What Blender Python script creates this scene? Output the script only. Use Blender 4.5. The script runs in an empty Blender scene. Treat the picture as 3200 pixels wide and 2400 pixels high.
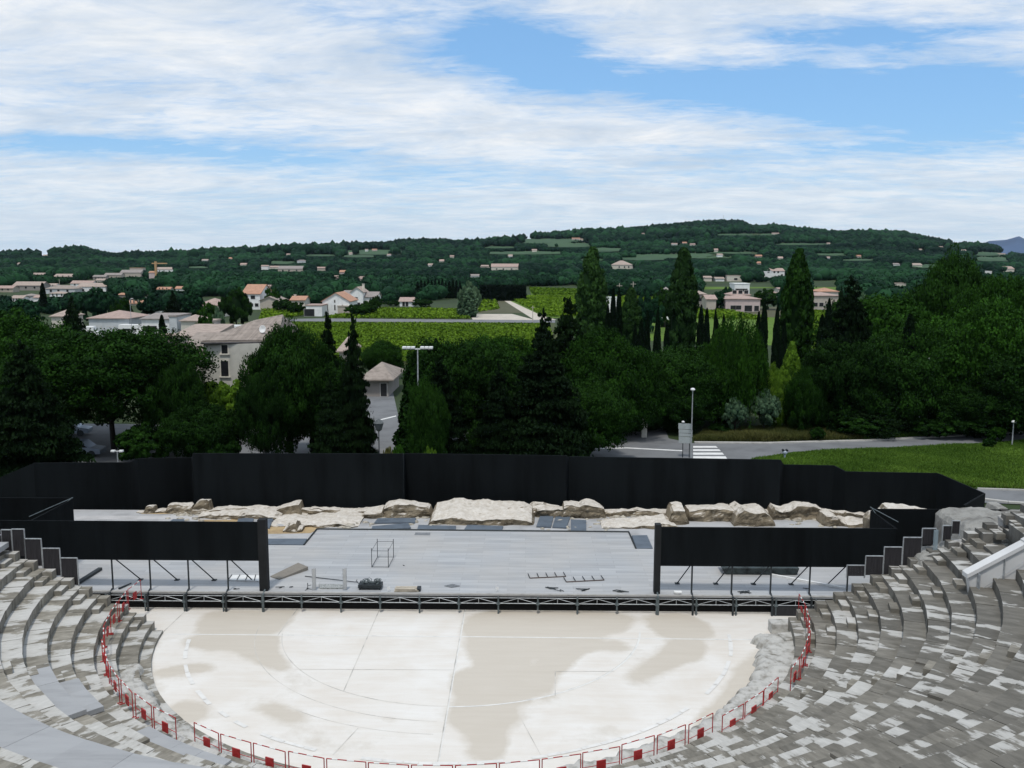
import bpy, math, random
import numpy as np
from mathutils import Vector
R_ = math.radians
rng = np.random.default_rng(7)
random.seed(7)
scene = bpy.context.scene
COL = scene.collection

# ------------------------------------------------------------------ camera, world, sun, exposure
ORDW = ['first', 'second', 'third', 'fourth', 'fifth', 'sixth', 'seventh', 'eighth', 'ninth', 'tenth', 'eleventh', 'twelfth', 'thirteenth']
HC = 18.0
HAZE = 0.000016
PITCH, YAW, ROLL = 7.6593, 0.8811, 0.1146
cam_d = bpy.data.cameras.new('camera'); cam = bpy.data.objects.new('camera', cam_d); COL.objects.link(cam)
cam_d.sensor_width = 36.0; cam_d.lens = 36.0*2900/3200
cam_d.clip_start = 0.1; cam_d.clip_end = 30000
from mathutils import Matrix
cam.matrix_world = (Matrix.Translation((0, 0, HC)) @ Matrix.Rotation(R_(YAW), 4, 'Z')
                    @ Matrix.Rotation(R_(90-PITCH), 4, 'X') @ Matrix.Rotation(R_(ROLL), 4, 'Z'))
scene.camera = cam
scene.view_settings.view_transform = 'Standard'; scene.view_settings.look = 'None'
scene.view_settings.exposure = 0.0; scene.view_settings.gamma = 1.0

SUN_EL, SUN_AZ = 66.0, 190.0      # azimuth clockwise from +Y: behind and to the left of the viewer
w = bpy.data.worlds.new("World"); scene.world = w; w.use_nodes = True
nt = w.node_tree; nt.nodes.clear()
def N(t, kind, **kw):
    n = t.nodes.new(kind)
    for k, v in kw.items(): setattr(n, k, v)
    return n
def L(t, a, b): t.links.new(a, b)
def M(t, op, a, b=None, c=None, clamp=False):
    n = t.nodes.new('ShaderNodeMath'); n.operation = op; n.use_clamp = clamp
    for i, v in enumerate((a, b, c)):
        if v is None: continue
        if isinstance(v, (int, float)): n.inputs[i].default_value = v
        else: t.links.new(v, n.inputs[i])
    return n.outputs[0]
def MIX(t, f, a, b):
    n = t.nodes.new('ShaderNodeMix'); n.data_type = 'RGBA'
    for i, v in ((0, f), (6, a), (7, b)):
        if isinstance(v, (int, float)): n.inputs[i].default_value = v
        elif isinstance(v, tuple): n.inputs[i].default_value = (*v[:3], 1)
        else: t.links.new(v, n.inputs[i])
    return n.outputs[2]
def RAMP(t, f, stops):
    n = t.nodes.new('ShaderNodeValToRGB'); e = n.color_ramp.elements
    while len(e) < len(stops): e.new(0.5)
    for i, (p, c) in enumerate(stops):
        e[i].position = p; e[i].color = (*c, 1) if isinstance(c, tuple) else (c, c, c, 1)
    t.links.new(f, n.inputs[0]); return n.outputs[0]
def NOISE(t, vec, scale, detail=4, rough=0.55, dist=0.0):
    n = t.nodes.new('ShaderNodeTexNoise'); n.inputs['Scale'].default_value = scale
    n.inputs['Detail'].default_value = detail; n.inputs['Roughness'].default_value = rough
    n.inputs['Distortion'].default_value = dist
    if vec is not None: t.links.new(vec, n.inputs['Vector'])
    return n.outputs['Fac']

sky = N(nt, 'ShaderNodeTexSky', sky_type='NISHITA', sun_disc=False)
sky.sun_elevation = R_(SUN_EL); sky.sun_rotation = R_(SUN_AZ); sky.air_density = 1.0; sky.dust_density = 0.6; sky.ozone_density = 2.0
tc = N(nt, 'ShaderNodeTexCoord'); sp = N(nt, 'ShaderNodeSeparateXYZ'); L(nt, tc.outputs['Generated'], sp.inputs[0])
dx, dy, dz = sp.outputs
zc = M(nt, 'ADD', M(nt, 'MAXIMUM', dz, 0.0), 0.11)
px_ = M(nt, 'DIVIDE', dx, zc); py_ = M(nt, 'DIVIDE', dy, zc)
cv = N(nt, 'ShaderNodeCombineXYZ'); L(nt, px_, cv.inputs[0]); L(nt, py_, cv.inputs[1])
mp = N(nt, 'ShaderNodeMapping'); mp.inputs['Rotation'].default_value = (0, 0, R_(28)); mp.inputs['Scale'].default_value = (0.8, 1.1, 1)
L(nt, cv.outputs[0], mp.inputs[0])
big = NOISE(nt, mp.outputs[0], 0.75, 10, 0.62, 0.25)
mp2 = N(nt, 'ShaderNodeMapping'); mp2.inputs['Rotation'].default_value = (0, 0, R_(35)); mp2.inputs['Scale'].default_value = (1.0, 1.9, 1)
L(nt, cv.outputs[0], mp2.inputs[0])
wisp = NOISE(nt, mp2.outputs[0], 4.6, 9, 0.68, 0.35)
# where the blue openings are, as directions (azimuth slope u, elevation slope v)
ya = M(nt, 'MAXIMUM', dy, 0.05)
u = M(nt, 'DIVIDE', dx, ya); v = M(nt, 'DIVIDE', dz, ya)
GAPS = [(1560, 175, 250, 120, .24), (1730, 260, 190, 80, .16), (2000, 290, 300, 60, .19), (2420, 310, 360, 75, .25), (2850, 400, 520, 100, .21),
        (2660, 160, 320, 50, .20), (2950, 300, 260, 90, .20), (250, 468, 460, 34, .20), (820, 505, 420, 36, .13), (1500, 560, 600, 40, .10), (250, 300, 500, 26, .05),
        (2300, 500, 600, 40, .06), (1050, 100, 170, 50, .04), (900, 640, 700, 40, .03), (430, 90, 500, 90, -.12), (600, 250, 420, 120, -.10), (1900, 90, 600, 55, -.05),
        (2500, 60, 700, 40, -.08), (400, 590, 500, 60, -.08), (1900, 440, 700, 40, -.13), (2900, 180, 200, 50, -.05), (2300, 640, 700, 50, -.10), (1250, 330, 300, 90, -.10)]
bias = None
for gx, gy_, sx, sy, a in GAPS:
    uu = (gx-1645)/2900; vv = (810-gy_)/2900*1.02
    e1 = M(nt, 'POWER', M(nt, 'ABSOLUTE', M(nt, 'DIVIDE', M(nt, 'SUBTRACT', u, uu), sx/2900)), 2.0)
    e2 = M(nt, 'POWER', M(nt, 'ABSOLUTE', M(nt, 'DIVIDE', M(nt, 'SUBTRACT', v, vv), sy/2900)), 2.0)
    g = M(nt, 'MULTIPLY', M(nt, 'EXPONENT', M(nt, 'MULTIPLY', M(nt, 'ADD', e1, e2), -1.0)), a)
    bias = g if bias is None else M(nt, 'ADD', bias, g)
front = M(nt, 'GREATER_THAN', dy, 0.05)
bias = M(nt, 'MULTIPLY', bias, front)
dens = M(nt, 'SUBTRACT', M(nt, 'ADD', M(nt, 'MULTIPLY', big, 0.55), M(nt, 'MULTIPLY', wisp, 0.47)), bias)
cover = RAMP(nt, dens, [(0.34, 0.0), (0.43, 0.38), (0.53, 0.80), (0.66, 1.0)])
# soft grey undersides of the thicker cloud, from a broad noise
shade = NOISE(nt, mp.outputs[0], 1.9, 9, 0.66, 0.5)
cloud = RAMP(nt, shade, [(0.32, (6.0, 6.9, 8.0)), (0.47, (7.6, 8.2, 8.9)), (0.60, (9.3, 9.5, 9.7))])
skyc = MIX(nt, 1.0, sky.outputs[0], sky.outputs[0])
mul = N(nt, 'ShaderNodeMix', data_type='RGBA', blend_type='MULTIPLY'); mul.inputs[0].default_value = 1.0
L(nt, sky.outputs[0], mul.inputs[6]); mul.inputs[7].default_value = (1.40, 1.62, 1.85, 1)
blue = MIX(nt, 0.6, mul.outputs[2], (2.0, 4.4, 7.6))
col = MIX(nt, cover, blue, cloud)
hz = RAMP(nt, v, [(0.0, 0.62), (0.06, 0.25), (0.13, 0.0)])
col = MIX(nt, M(nt, 'MULTIPLY', hz, front), col, (6.4, 7.7, 8.9))
bg = N(nt, 'ShaderNodeBackground'); L(nt, col, bg.inputs[0]); bg.inputs[1].default_value = 0.1
out = N(nt, 'ShaderNodeOutputWorld'); L(nt, bg.outputs[0], out.inputs[0])

sun_d = bpy.data.lights.new('sun', 'SUN'); sun = bpy.data.objects.new('sun', sun_d); COL.objects.link(sun)
sun_d.energy = 2.2; sun_d.angle = R_(5); sun_d.color = (1.0, 0.96, 0.90)
sd = Vector((math.sin(R_(SUN_AZ))*math.cos(R_(SUN_EL)), math.cos(R_(SUN_AZ))*math.cos(R_(SUN_EL)), math.sin(R_(SUN_EL))))
sun.rotation_euler = sd.to_track_quat('Z', 'Y').to_euler()

# ------------------------------------------------------------------ measuring helpers: a line of sight of the survey camera met with a plane
_t, _y, _r = R_(PITCH), R_(YAW), R_(ROLL)
def ray(x, y):
    x -= 1600.; y -= 1200.; c, s = math.cos(_r), math.sin(_r); x, y = x*c+y*s, -x*s+y*c
    f = 2900*math.cos(_t)-y*math.sin(_t); D = 2900*math.sin(_t)+y*math.cos(_t)
    return (x*math.cos(_y)-f*math.sin(_y), f*math.cos(_y)+x*math.sin(_y), -D)
def gz(x, y, z=0.0):
    r = ray(x, y); k = (z-HC)/r[2]; return r[0]*k, r[1]*k
def gy(x, y, Y):
    r = ray(x, y); k = Y/r[1]; return r[0]*k, HC+r[2]*k
def lin(r, g, b):
    f = lambda c: (c/255/12.92) if c/255 <= 0.04045 else ((c/255+0.055)/1.055)**2.4
    return (f(r), f(g), f(b))

# ------------------------------------------------------------------ object helpers
def tag(o, label=None, cat=None, group=None, kind=None):
    if label: o['label'] = label
    if cat: o['category'] = cat
    if group: o['group'] = group
    if kind: o['kind'] = kind
    return o
def empty(name, loc, label, cat, group=None, rz=0.0, scale=None):
    o = bpy.data.objects.new(name, None); COL.objects.link(o); o.location = loc; o.rotation_euler = (0, 0, rz)
    o.empty_display_size = 0.2
    if scale is not None: o.scale = scale
    return tag(o, label, cat, group)
def place(name, me, parent=None, loc=None):
    o = bpy.data.objects.new(name, me); COL.objects.link(o)
    if parent: o.parent = parent
    if loc is not None: o.location = loc
    return o
def npmesh(name, V, F, mat=None, attrs=None, smooth=False):
    """V (n,3); F (m,k) or list of such arrays; attrs: dict name -> per-face float array"""
    me = bpy.data.meshes.new(name)
    Fs = F if isinstance(F, list) else [F]
    V = np.asarray(V, dtype=np.float32)
    me.vertices.add(len(V)); me.vertices.foreach_set('co', V.ravel())
    nl = sum(f.size for f in Fs); nf = sum(len(f) for f in Fs)
    me.loops.add(nl); me.polygons.add(nf)
    me.loops.foreach_set('vertex_index', np.concatenate([np.asarray(f, dtype=np.int32).ravel() for f in Fs]))
    tot = np.concatenate([np.full(len(f), f.shape[1], dtype=np.int32) for f in Fs])
    st = np.concatenate([[0], np.cumsum(tot)[:-1]]).astype(np.int32)
    me.polygons.foreach_set('loop_start', st); me.polygons.foreach_set('loop_total', tot)
    if smooth: me.polygons.foreach_set('use_smooth', np.ones(nf, dtype=bool))
    me.update(calc_edges=True)
    for k, a in (attrs or {}).items():
        a = np.asarray(a, dtype=np.float32)
        at = me.attributes.new(k, 'FLOAT', 'FACE' if len(a) == nf else 'POINT'); at.data.foreach_set('value', a)
    if mat: me.materials.append(mat)
    return me
class MB:
    def __init__(s): s.v = []; s.f = []; s.t = []
    def add(s, V, F, tone=None):
        b = len(s.v); s.v += [tuple(p) for p in V]; s.f += [tuple(b+i for i in f) for f in F]
        s.t += [random.random() if tone is None else tone]*len(F); return s
    def hexa(s, P, tone=None):   # 4 bottom points then 4 top points, counter-clockwise
        return s.add(P, [(3, 2, 1, 0), (4, 5, 6, 7), (0, 1, 5, 4), (1, 2, 6, 5), (2, 3, 7, 6), (3, 0, 4, 7)], tone)
    def box(s, x0, x1, y0, y1, z0, z1, tone=None):
        return s.hexa([(x0, y0, z0), (x1, y0, z0), (x1, y1, z0), (x0, y1, z0), (x0, y0, z1), (x1, y0, z1), (x1, y1, z1), (x0, y1, z1)], tone)
    def obox(s, c, sx, sy, z0, z1, rz, tone=None):
        ca, sa = math.cos(rz), math.sin(rz); q = []
        for z in (z0, z1):
            for a, b in ((-1, -1), (1, -1), (1, 1), (-1, 1)):
                X, Y = a*sx/2, b*sy/2; q.append((c[0]+X*ca-Y*sa, c[1]+X*sa+Y*ca, z))
        return s.hexa(q, tone)
    def prism(s, pts, z0, z1, tone=None):
        n = len(pts); V = [(p[0], p[1], z0) for p in pts]+[(p[0], p[1], z1) for p in pts]
        F = [tuple(range(n-1, -1, -1)), tuple(range(n, 2*n))]+[(i, (i+1) % n, n+(i+1) % n, n+i) for i in range(n)]
        return s.add(V, F, tone)
    def tube(s, a, b, r, n=8, r2=None, tone=None):
        a = Vector(a); b = Vector(b); d = (b-a); r2 = r if r2 is None else r2
        if d.length < 1e-6: return s
        q = d.to_track_quat('Z', 'Y'); V = []
        for p, rr in ((a, r), (b, r2)):
            for i in range(n):
                an = 2*math.pi*i/n; V.append(p+q@Vector((rr*math.cos(an), rr*math.sin(an), 0)))
        F = [(i, (i+1) % n, n+(i+1) % n, n+i) for i in range(n)]+[tuple(range(n-1, -1, -1)), tuple(range(n, 2*n))]
        return s.add(V, F, tone)
    def lathe(s, c, prof, n=12, tone=None):
        V = []; F = []
        for r, z in prof:
            for i in range(n):
                an = 2*math.pi*i/n; V.append((c[0]+r*math.cos(an), c[1]+r*math.sin(an), c[2]+z))
        for j in range(len(prof)-1):
            for i in range(n): F.append((j*n+i, j*n+(i+1) % n, (j+1)*n+(i+1) % n, (j+1)*n+i))
        F.append(tuple(range(n-1, -1, -1))); F.append(tuple(range((len(prof)-1)*n, len(prof)*n)))
        return s.add(V, F, tone)
    def mesh(s, name, mat, bevel=0.0, smooth=False):
        me = bpy.data.meshes.new(name); me.from_pydata([tuple(p) for p in s.v], [], s.f)
        at = me.attributes.new('tone', 'FLOAT', 'FACE'); at.data.foreach_set('value', np.array(s.t, dtype=np.float32))
        if smooth: me.polygons.foreach_set('use_smooth', np.ones(len(s.f), dtype=bool))
        me.materials.append(mat); me.update(); return me
    def build(s, name, mat, parent=None, bevel=0.0, smooth=False, loc=None):
        o = place(name, s.mesh(name, mat, smooth=smooth), parent, loc)
        if bevel:
            m = o.modifiers.new('bevel', 'BEVEL'); m.width = bevel; m.segments = 2; m.limit_method = 'ANGLE'
        return o

# ------------------------------------------------------------------ materials
MATS = {}
def mat(name, c, rough=0.8, var=0.25, scale=3.0, bump=0.0, metal=0.0, spec=0.3, c2=None, tone=0.0, detail=5, stretch=None, bscale=None):
    """plain surface with procedural mottling: c -> c2 by noise, brightness jitter by the mesh 'tone' attribute"""
    if name in MATS: return MATS[name]
    m = bpy.data.materials.new(name); m.use_nodes = True; t = m.node_tree; b = t.nodes['Principled BSDF']
    g = N(t, 'ShaderNodeTexCoord').outputs['Object']
    if stretch:
        mpn = N(t, 'ShaderNodeMapping'); mpn.inputs['Scale'].default_value = stretch; L(t, g, mpn.inputs[0]); g = mpn.outputs[0]
    nz = NOISE(t, g, scale, detail, 0.6)
    c2 = c2 or tuple(x*(1-var*1.6) for x in c); chi = tuple(min(1, x*(1+var*0.5)) for x in c)
    colr = RAMP(t, nz, [(0.28, c2), (0.52, c), (0.75, chi)])
    if tone:
        at = N(t, 'ShaderNodeAttribute', attribute_name='tone')
        f = M(t, 'ADD', M(t, 'MULTIPLY', at.outputs['Fac'], tone), 1-tone/2)
        mm = N(t, 'ShaderNodeVectorMath', operation='SCALE'); L(t, colr, mm.inputs[0]); L(t, f, mm.inputs['Scale']); colr = mm.outputs[0]
    L(t, colr, b.inputs['Base Color']); b.inputs['Roughness'].default_value = rough; b.inputs['Metallic'].default_value = metal
    b.inputs['Specular IOR Level'].default_value = spec
    if bump:
        bn = N(t, 'ShaderNodeBump'); bn.inputs['Strength'].default_value = bump; bn.inputs['Distance'].default_value = 0.05
        L(t, NOISE(t, g, bscale or scale*4, 6, 0.65), bn.inputs['Height']); L(t, bn.outputs[0], b.inputs['Normal'])
    MATS[name] = m; return m
BLACK = mat('black_cloth', (0.0056, 0.0072, 0.0082), 0.9, 0.35, 0.9, tone=0.6, spec=0.08, bump=.5, stretch=(1, 1, .12), bscale=2.2)
STEEL = mat('galvanised', (0.46, 0.48, 0.49), 0.5, 0.25, 6, metal=0.5)
DSTEEL = mat('dark_steel', (0.035, 0.042, 0.045), 0.5, 0.3, 6, metal=0.3)
GSTEEL = mat('green_grey_steel', (0.12, 0.145, 0.15), 0.55, 0.3, 5, metal=0.3)
WOODG = mat('weathered_plywood', (0.22, 0.20, 0.17), 0.8, 0.25, 5, stretch=(1, 6, 1), tone=.3)
REDP = mat('red_paint', (0.40, 0.035, 0.035), 0.5, 0.25, 5)
WHITEP = mat('white_paint', (0.75, 0.75, 0.73), 0.5, 0.1, 5)
BARK = mat('bark', (0.035, 0.028, 0.022), 0.9, 0.5, 6, bump=.6, stretch=(1, 1, .2))
def foliage(name, dark, light, hue=None, spec=0.03):
    m = bpy.data.materials.new(name); m.use_nodes = True; t = m.node_tree; b = t.nodes['Principled BSDF']
    at = N(t, 'ShaderNodeAttribute', attribute_name='tone')
    oi = N(t, 'ShaderNodeObjectInfo')
    f = M(t, 'ADD', at.outputs['Fac'], M(t, 'MULTIPLY', M(t, 'SUBTRACT', oi.outputs['Random'], 0.5), 0.36), clamp=True)
    stops = [(0.0, dark), (0.55, tuple((a*.62+b_*.38) for a, b_ in zip(dark, light))), (1.0, light)]
    L(t, RAMP(t, f, stops), b.inputs['Base Color'])
    b.inputs['Roughness'].default_value = 0.65; b.inputs['Specular IOR Level'].default_value = spec
    MATS[name] = m; return m
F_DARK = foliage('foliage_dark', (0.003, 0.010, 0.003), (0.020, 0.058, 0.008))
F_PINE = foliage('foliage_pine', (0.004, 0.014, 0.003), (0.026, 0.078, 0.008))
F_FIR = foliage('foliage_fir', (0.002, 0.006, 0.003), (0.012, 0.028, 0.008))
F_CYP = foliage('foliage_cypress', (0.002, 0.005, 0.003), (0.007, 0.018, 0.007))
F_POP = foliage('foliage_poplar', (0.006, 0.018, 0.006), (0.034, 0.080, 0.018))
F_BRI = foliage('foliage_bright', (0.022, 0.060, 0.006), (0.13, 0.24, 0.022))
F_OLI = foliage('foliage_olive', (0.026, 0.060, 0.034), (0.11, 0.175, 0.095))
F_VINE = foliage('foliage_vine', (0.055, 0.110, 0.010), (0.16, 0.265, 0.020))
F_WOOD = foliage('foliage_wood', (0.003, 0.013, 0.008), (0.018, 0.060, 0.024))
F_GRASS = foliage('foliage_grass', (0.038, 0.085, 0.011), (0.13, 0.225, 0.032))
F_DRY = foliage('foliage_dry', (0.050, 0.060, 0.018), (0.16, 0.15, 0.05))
# ------------------------------------------------------------------ terrain and hills
SKYL = [(-900, 812), (-400, 806), (0, 800), (100, 795), (230, 784), (265, 783), (340, 799), (450, 797), (600, 795), (700, 788), (800, 784), (900, 776), (1000, 773), (1100, 770), (1200, 768),
        (1280, 757), (1350, 755), (1450, 760), (1550, 748), (1650, 738), (1750, 733), (1850, 725), (1950, 722), (2050, 712), (2150, 702), (2250, 698),
        (2300, 700), (2345, 716), (2400, 710), (2500, 722), (2600, 728), (2700, 728), (2800, 730), (2850, 744), (2900, 752), (2960, 766), (3000, 763),
        (3080, 770), (3130, 790), (3200, 803), (3500, 812), (4200, 818)]
SU = np.array([(p[0]-1645)/2900 for p in SKYL]); SV = np.array([(810-p[1])/2900 for p in SKYL])
def ridge_d(u): return 1900+ 900/(1+np.exp(-(u+0.05)*9))
def fnoise(x, y, s):
    return (np.sin(x/s+1.3*np.sin(y/s*0.7+.5))+np.sin(y/s*1.3+1.7*np.sin(x/s*0.8+2.))+0.5*np.sin((x+y)/s*2.3+1.1))/2.5
def terr(X, Y):
    X = np.asarray(X, dtype=float); Y = np.asarray(Y, dtype=float)
    Ys = np.maximum(Y, 1.0); u = X/Ys; Yr = ridge_d(u)
    hr = HC+np.interp(u, SU, SV)*Yr-9.0
    s = np.clip((Y-620)/(Yr-620), 0, 1); s = s*s*(3-2*s)*0.65+0.35*s
    back = np.clip((Y-Yr)/900, 0, 1)
    h = hr*s*(1-back*0.9)
    h = h+fnoise(X, Y, 130)*np.clip((Y-700)/600, 0, 1)*4*(1-s)*s*4
    return np.where(Y < 620, 0.0, h)-0.06
ys = np.concatenate([np.linspace(-120, 100, 12), np.linspace(130, 620, 26), np.linspace(640, 3900, 120), [4600, 6000, 9000, 12000]])
us = np.linspace(-1.3, 1.3, 171)
UU, YY = np.meshgrid(us, ys); XX = UU*(np.maximum(YY, 0)+220)
ZZ = terr(XX, YY)
V = np.stack([XX.ravel(), YY.ravel(), ZZ.ravel()], 1)
n0, n1 = XX.shape; idx = np.arange(n0*n1).reshape(n0, n1)
Fq = np.stack([idx[:-1, :-1].ravel(), idx[:-1, 1:].ravel(), idx[1:, 1:].ravel(), idx[1:, :-1].ravel()], 1)
GROUND = mat('ground_earth', (0.030, 0.050, 0.014), 0.95, 0.4, 0.02, c2=(0.018, 0.032, 0.010), detail=8)
tag(place('ground', npmesh('ground', V, Fq, GROUND, smooth=True)), kind='structure')
# distant mountains
MTN = mat('far_mountain', (0.05, 0.09, 0.17), 0.95, 0.25, 0.001)
pts = [(2700, 812), (2900, 800), (2990, 786), (3030, 763), (3062, 749), (3112, 746), (3130, 741), (3152, 734), (3175, 746), (3200, 737), (3260, 730), (3350, 742), (3500, 735), (3700, 770), (3900, 812)]
pu = np.array([(p[0]-1645)/2900 for p in pts]); pv = np.array([(810-p[1])/2900 for p in pts])
uu = np.linspace(pu[0], pu[-1], 160); dd = np.linspace(0, 1, 14)
A, B = np.meshgrid(uu, dd); Yb = 8200+2600*B
prof = np.clip(1-np.abs(B-0.55)/0.55, 0, 1)**0.8
Hh = (np.interp(A, pu, pv)*(8200+2600*.55)+HC)*prof+fnoise(A*9000, B*3000, 140)*9*prof*(1-prof)*3-5
V = np.stack([(A*Yb).ravel(), Yb.ravel(), Hh.ravel()], 1); idx = np.arange(A.size).reshape(A.shape)
Fq = np.stack([idx[:-1, :-1].ravel(), idx[:-1, 1:].ravel(), idx[1:, 1:].ravel(), idx[1:, :-1].ravel()], 1)
tag(place('mountains', npmesh('mountains', V, Fq, MTN, smooth=True)), kind='structure')

def sheet(name, pix, z, m, kind='structure', zq=0.0, label=None, cat=None):
    """a flat patch of ground outlined by sightlines met with the plane z"""
    pts = [gz(x, y, zq) for x, y in pix]
    me = bpy.data.meshes.new(name); me.from_pydata([(p[0], p[1], z) for p in pts], [], [tuple(range(len(pts)))]); me.materials.append(m)
    if me.polygons[0].normal.z < 0: me.flip_normals()
    return tag(place(name, me), label, cat, kind=kind)
ASPH = mat('asphalt', (0.17, 0.175, 0.18), 0.85, 0.2, 0.35, detail=8, tone=0)
ASPH2 = mat('asphalt_worn', (0.20, 0.20, 0.20), 0.85, 0.25, 0.5, detail=8)
PALE = mat('pale_gravel', (0.50, 0.45, 0.38), 0.9, 0.15, 0.4)
KERB = mat('kerb_stone', (0.42, 0.41, 0.38), 0.85, 0.2, 1.5)
GRASS = mat('grass_ground', (0.050, 0.100, 0.016), 0.95, 0.35, 0.25, c2=(0.085, 0.075, 0.03), detail=9)
SOIL = mat('field_soil', (0.060, 0.075, 0.022), 0.95, 0.35, 0.3, detail=8)
PLOUGH = mat('ploughed_soil', (0.085, 0.085, 0.045), 0.95, 0.2, 0.2, detail=8)
BRIGHTF = mat('bright_field', (0.085, 0.155, 0.012), 0.95, 0.2, 0.15, detail=8)
ROW = [(-200, 1470), (-200, 1320), (400, 1325), (900, 1340), (1080, 1350), (1130, 1300), (1150, 1228), (1228, 1225), (1245, 1300), (1262, 1352), (1500, 1350), (1830, 1352), (1900, 1358), (2080, 1345), (2090, 1370),
       (2160, 1384), (2400, 1386), (2700, 1378), (3000, 1362), (3250, 1348), (3700, 1330), (3700, 1352), (3250, 1372), (3000, 1388), (2700, 1402), (2480, 1412), (2350, 1434), (2180, 1460), (900, 1475)]
sheet('road', ROW, 0.0, ASPH)
sheet('grass_bank', [(2350, 1436), (2480, 1414), (2700, 1404), (3000, 1390), (3250, 1374), (3700, 1355), (3900, 1500), (3250, 1535), (3060, 1527), (2900, 1515), (2500, 1500), (2330, 1480)], 0.004, GRASS)
sheet('grass_verge', [(2165, 1382), (2190, 1352), (2260, 1340), (2480, 1330), (2900, 1325), (3250, 1320), (3250, 1345), (3000, 1359), (2700, 1375), (2400, 1383)], 0.004, GRASS)
sheet('side_road', [(3060, 1527), (3250, 1535), (3900, 1502), (3900, 1570), (3250, 1578), (3050, 1570), (2900, 1550)], 0.004, ASPH)
sheet('gravel_yard', [(1650, 1352), (1900, 1358), (2110, 1346), (2140, 1322), (2000, 1328), (1700, 1340)], 0.004, ASPH2)
def strip(name, line, w, h, m, z0=0.0, kind='structure'):
    P = [Vector((*gz(x, y), 0)) for x, y in line]; mb = MB()
    for a, b in zip(P[:-1], P[1:]):
        d = (b-a).normalized(); nrm = Vector((-d.y, d.x, 0))*w/2
        q = [a-nrm, b-nrm, b+nrm, a+nrm]
        mb.hexa([(p.x, p.y, z0) for p in q]+[(p.x, p.y, z0+h) for p in q])
    return tag(mb.build(name, m), kind=kind)
strip('kerb', [(2170, 1384), (2400, 1386), (2700, 1378), (3000, 1362), (3250, 1348)], 0.5, 0.12, KERB)
strip('side_kerb', [(3055, 1529), (3150, 1532), (3260, 1536)], 0.18, 0.12, KERB)
strip('side_kerb', [(3060, 1560), (3150, 1571), (3260, 1578)], 0.35, 0.12, KERB)
LINEP = mat('road_paint', (0.72, 0.72, 0.70), 0.7, 0.12, 2)
mb = MB()
for i, (ya, yb) in enumerate(((1394, 1399.5), (1404, 1410), (1414.5, 1421.5), (1426, 1435))):
    xa, xb = 2166, 2243+i*10
    q = [gz(xa, yb), gz(xb, yb), gz(xb-6, ya), gz(xa, ya)]
    mb.add([(p[0], p[1], 0.012) for p in q], [(0, 1, 2, 3)])
tag(mb.build('crosswalk', LINEP), kind='structure')
mb = MB()
for pl in ([(1856, 1402), (1960, 1400), (2135, 1409)], [(1440, 1385), (1500, 1410), (1520, 1424)], [(1165, 1318), (1238, 1300)]):
    for (x0, y0), (x1, y1) in zip(pl[:-1], pl[1:]):
        q = [gz(x0, y0+1.6), gz(x1, y1+1.6), gz(x1, y1-1.6), gz(x0, y0-1.6)]
        mb.add([(p[0], p[1], 0.012) for p in q], [(0, 1, 2, 3)])
tag(mb.build('road_line', LINEP), kind='structure')
sheet('pavement', [(1215, 1475), (1240, 1412), (1290, 1404), (1300, 1475)], 0.006, KERB)
sheet('pavement', [(900, 1460), (1120, 1408), (1210, 1400), (1180, 1460)], 0.008, ASPH2)
# fields
fz = dict(kind='structure')
sheet('field_soil', [(560, 1140), (700, 1008), (915, 1003), (1735, 1010), (1760, 1140)], 0.0, SOIL, **fz)
sheet('field_road', [(840, 1008), (915, 997), (1000, 995), (1735, 1001), (1735, 1009), (915, 1004)], 0.03, ASPH, **fz)
sheet('vineyard_soil', [(1010, 994), (1160, 958), (1440, 963), (1475, 997)], 0.0, SOIL, **fz)
sheet('gravel_path', [(1466, 981), (1600, 981), (1672, 1000), (1478, 1000)], 0.012, PALE, **fz)
sheet('ploughed_field', [(1500, 924), (1570, 925), (1660, 978), (1490, 978)], 0.012, PLOUGH, **fz)
sheet('bright_field', [(1560, 925), (1810, 925), (2400, 960), (2700, 1000), (2700, 1090), (1900, 1060), (1800, 994), (1690, 994)], 0.0, BRIGHTF, **fz)
sheet('field_path', [(1560, 930), (1572, 930), (1690, 985), (1740, 1000), (1670, 1000)], 0.02, PALE, **fz)
sheet('bright_field', [(1655, 901), (1810, 907), (1810, 923), (1660, 923)], 0.02, BRIGHTF, **fz)
sheet('ploughed_field', [(2200, 962), (2700, 955), (2700, 990), (2420, 992), (2200, 985)], 0.016, PLOUGH, **fz)
sheet('bright_field', [(2530, 876), (2625, 880), (2640, 905), (2540, 912)], 0.016, BRIGHTF, **fz)
sheet('bright_field', [(0, 878), (70, 880), (60, 892), (0, 893)], 0.016, BRIGHTF, **fz)
sheet('bright_field', [(2190, 880), (2410, 876), (2430, 900), (2190, 905)], 0.016, BRIGHTF, **fz)

# ------------------------------------------------------------------ foliage generators (numpy)
def leafquads(C, n, size, outward=None, flat=0.0, up=0.0):
    """n random leaf quads centred at rows of C"""
    m = len(C); d = rng.normal(size=(m, 3))
    if outward is not None: d = d*0.6+outward
    d[:, 2] += up
    d /= np.linalg.norm(d, axis=1)[:, None]+1e-9
    a = np.cross(d, rng.normal(size=(m, 3))); a /= np.linalg.norm(a, axis=1)[:, None]+1e-9
    b = np.cross(d, a); s = (size*(0.6+0.8*rng.random(m)))[:, None]
    if flat: b = b*flat
    V = np.stack([C-a*s-b*s*.6, C+a*s*.7-b*s*.8, C+a*s+b*s*.7, C-a*s*.6+b*s*.9], 1).reshape(-1, 3)
    return V, np.arange(m*4).reshape(m, 4)
def ico(sub=1):
    import bmesh
    bm = bmesh.new(); bmesh.ops.create_icosphere(bm, subdivisions=sub, radius=1)
    v = np.array([p.co[:] for p in bm.verts]); f = np.array([[q.index for q in p.verts] for p in bm.faces]); bm.free(); return v, f
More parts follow.
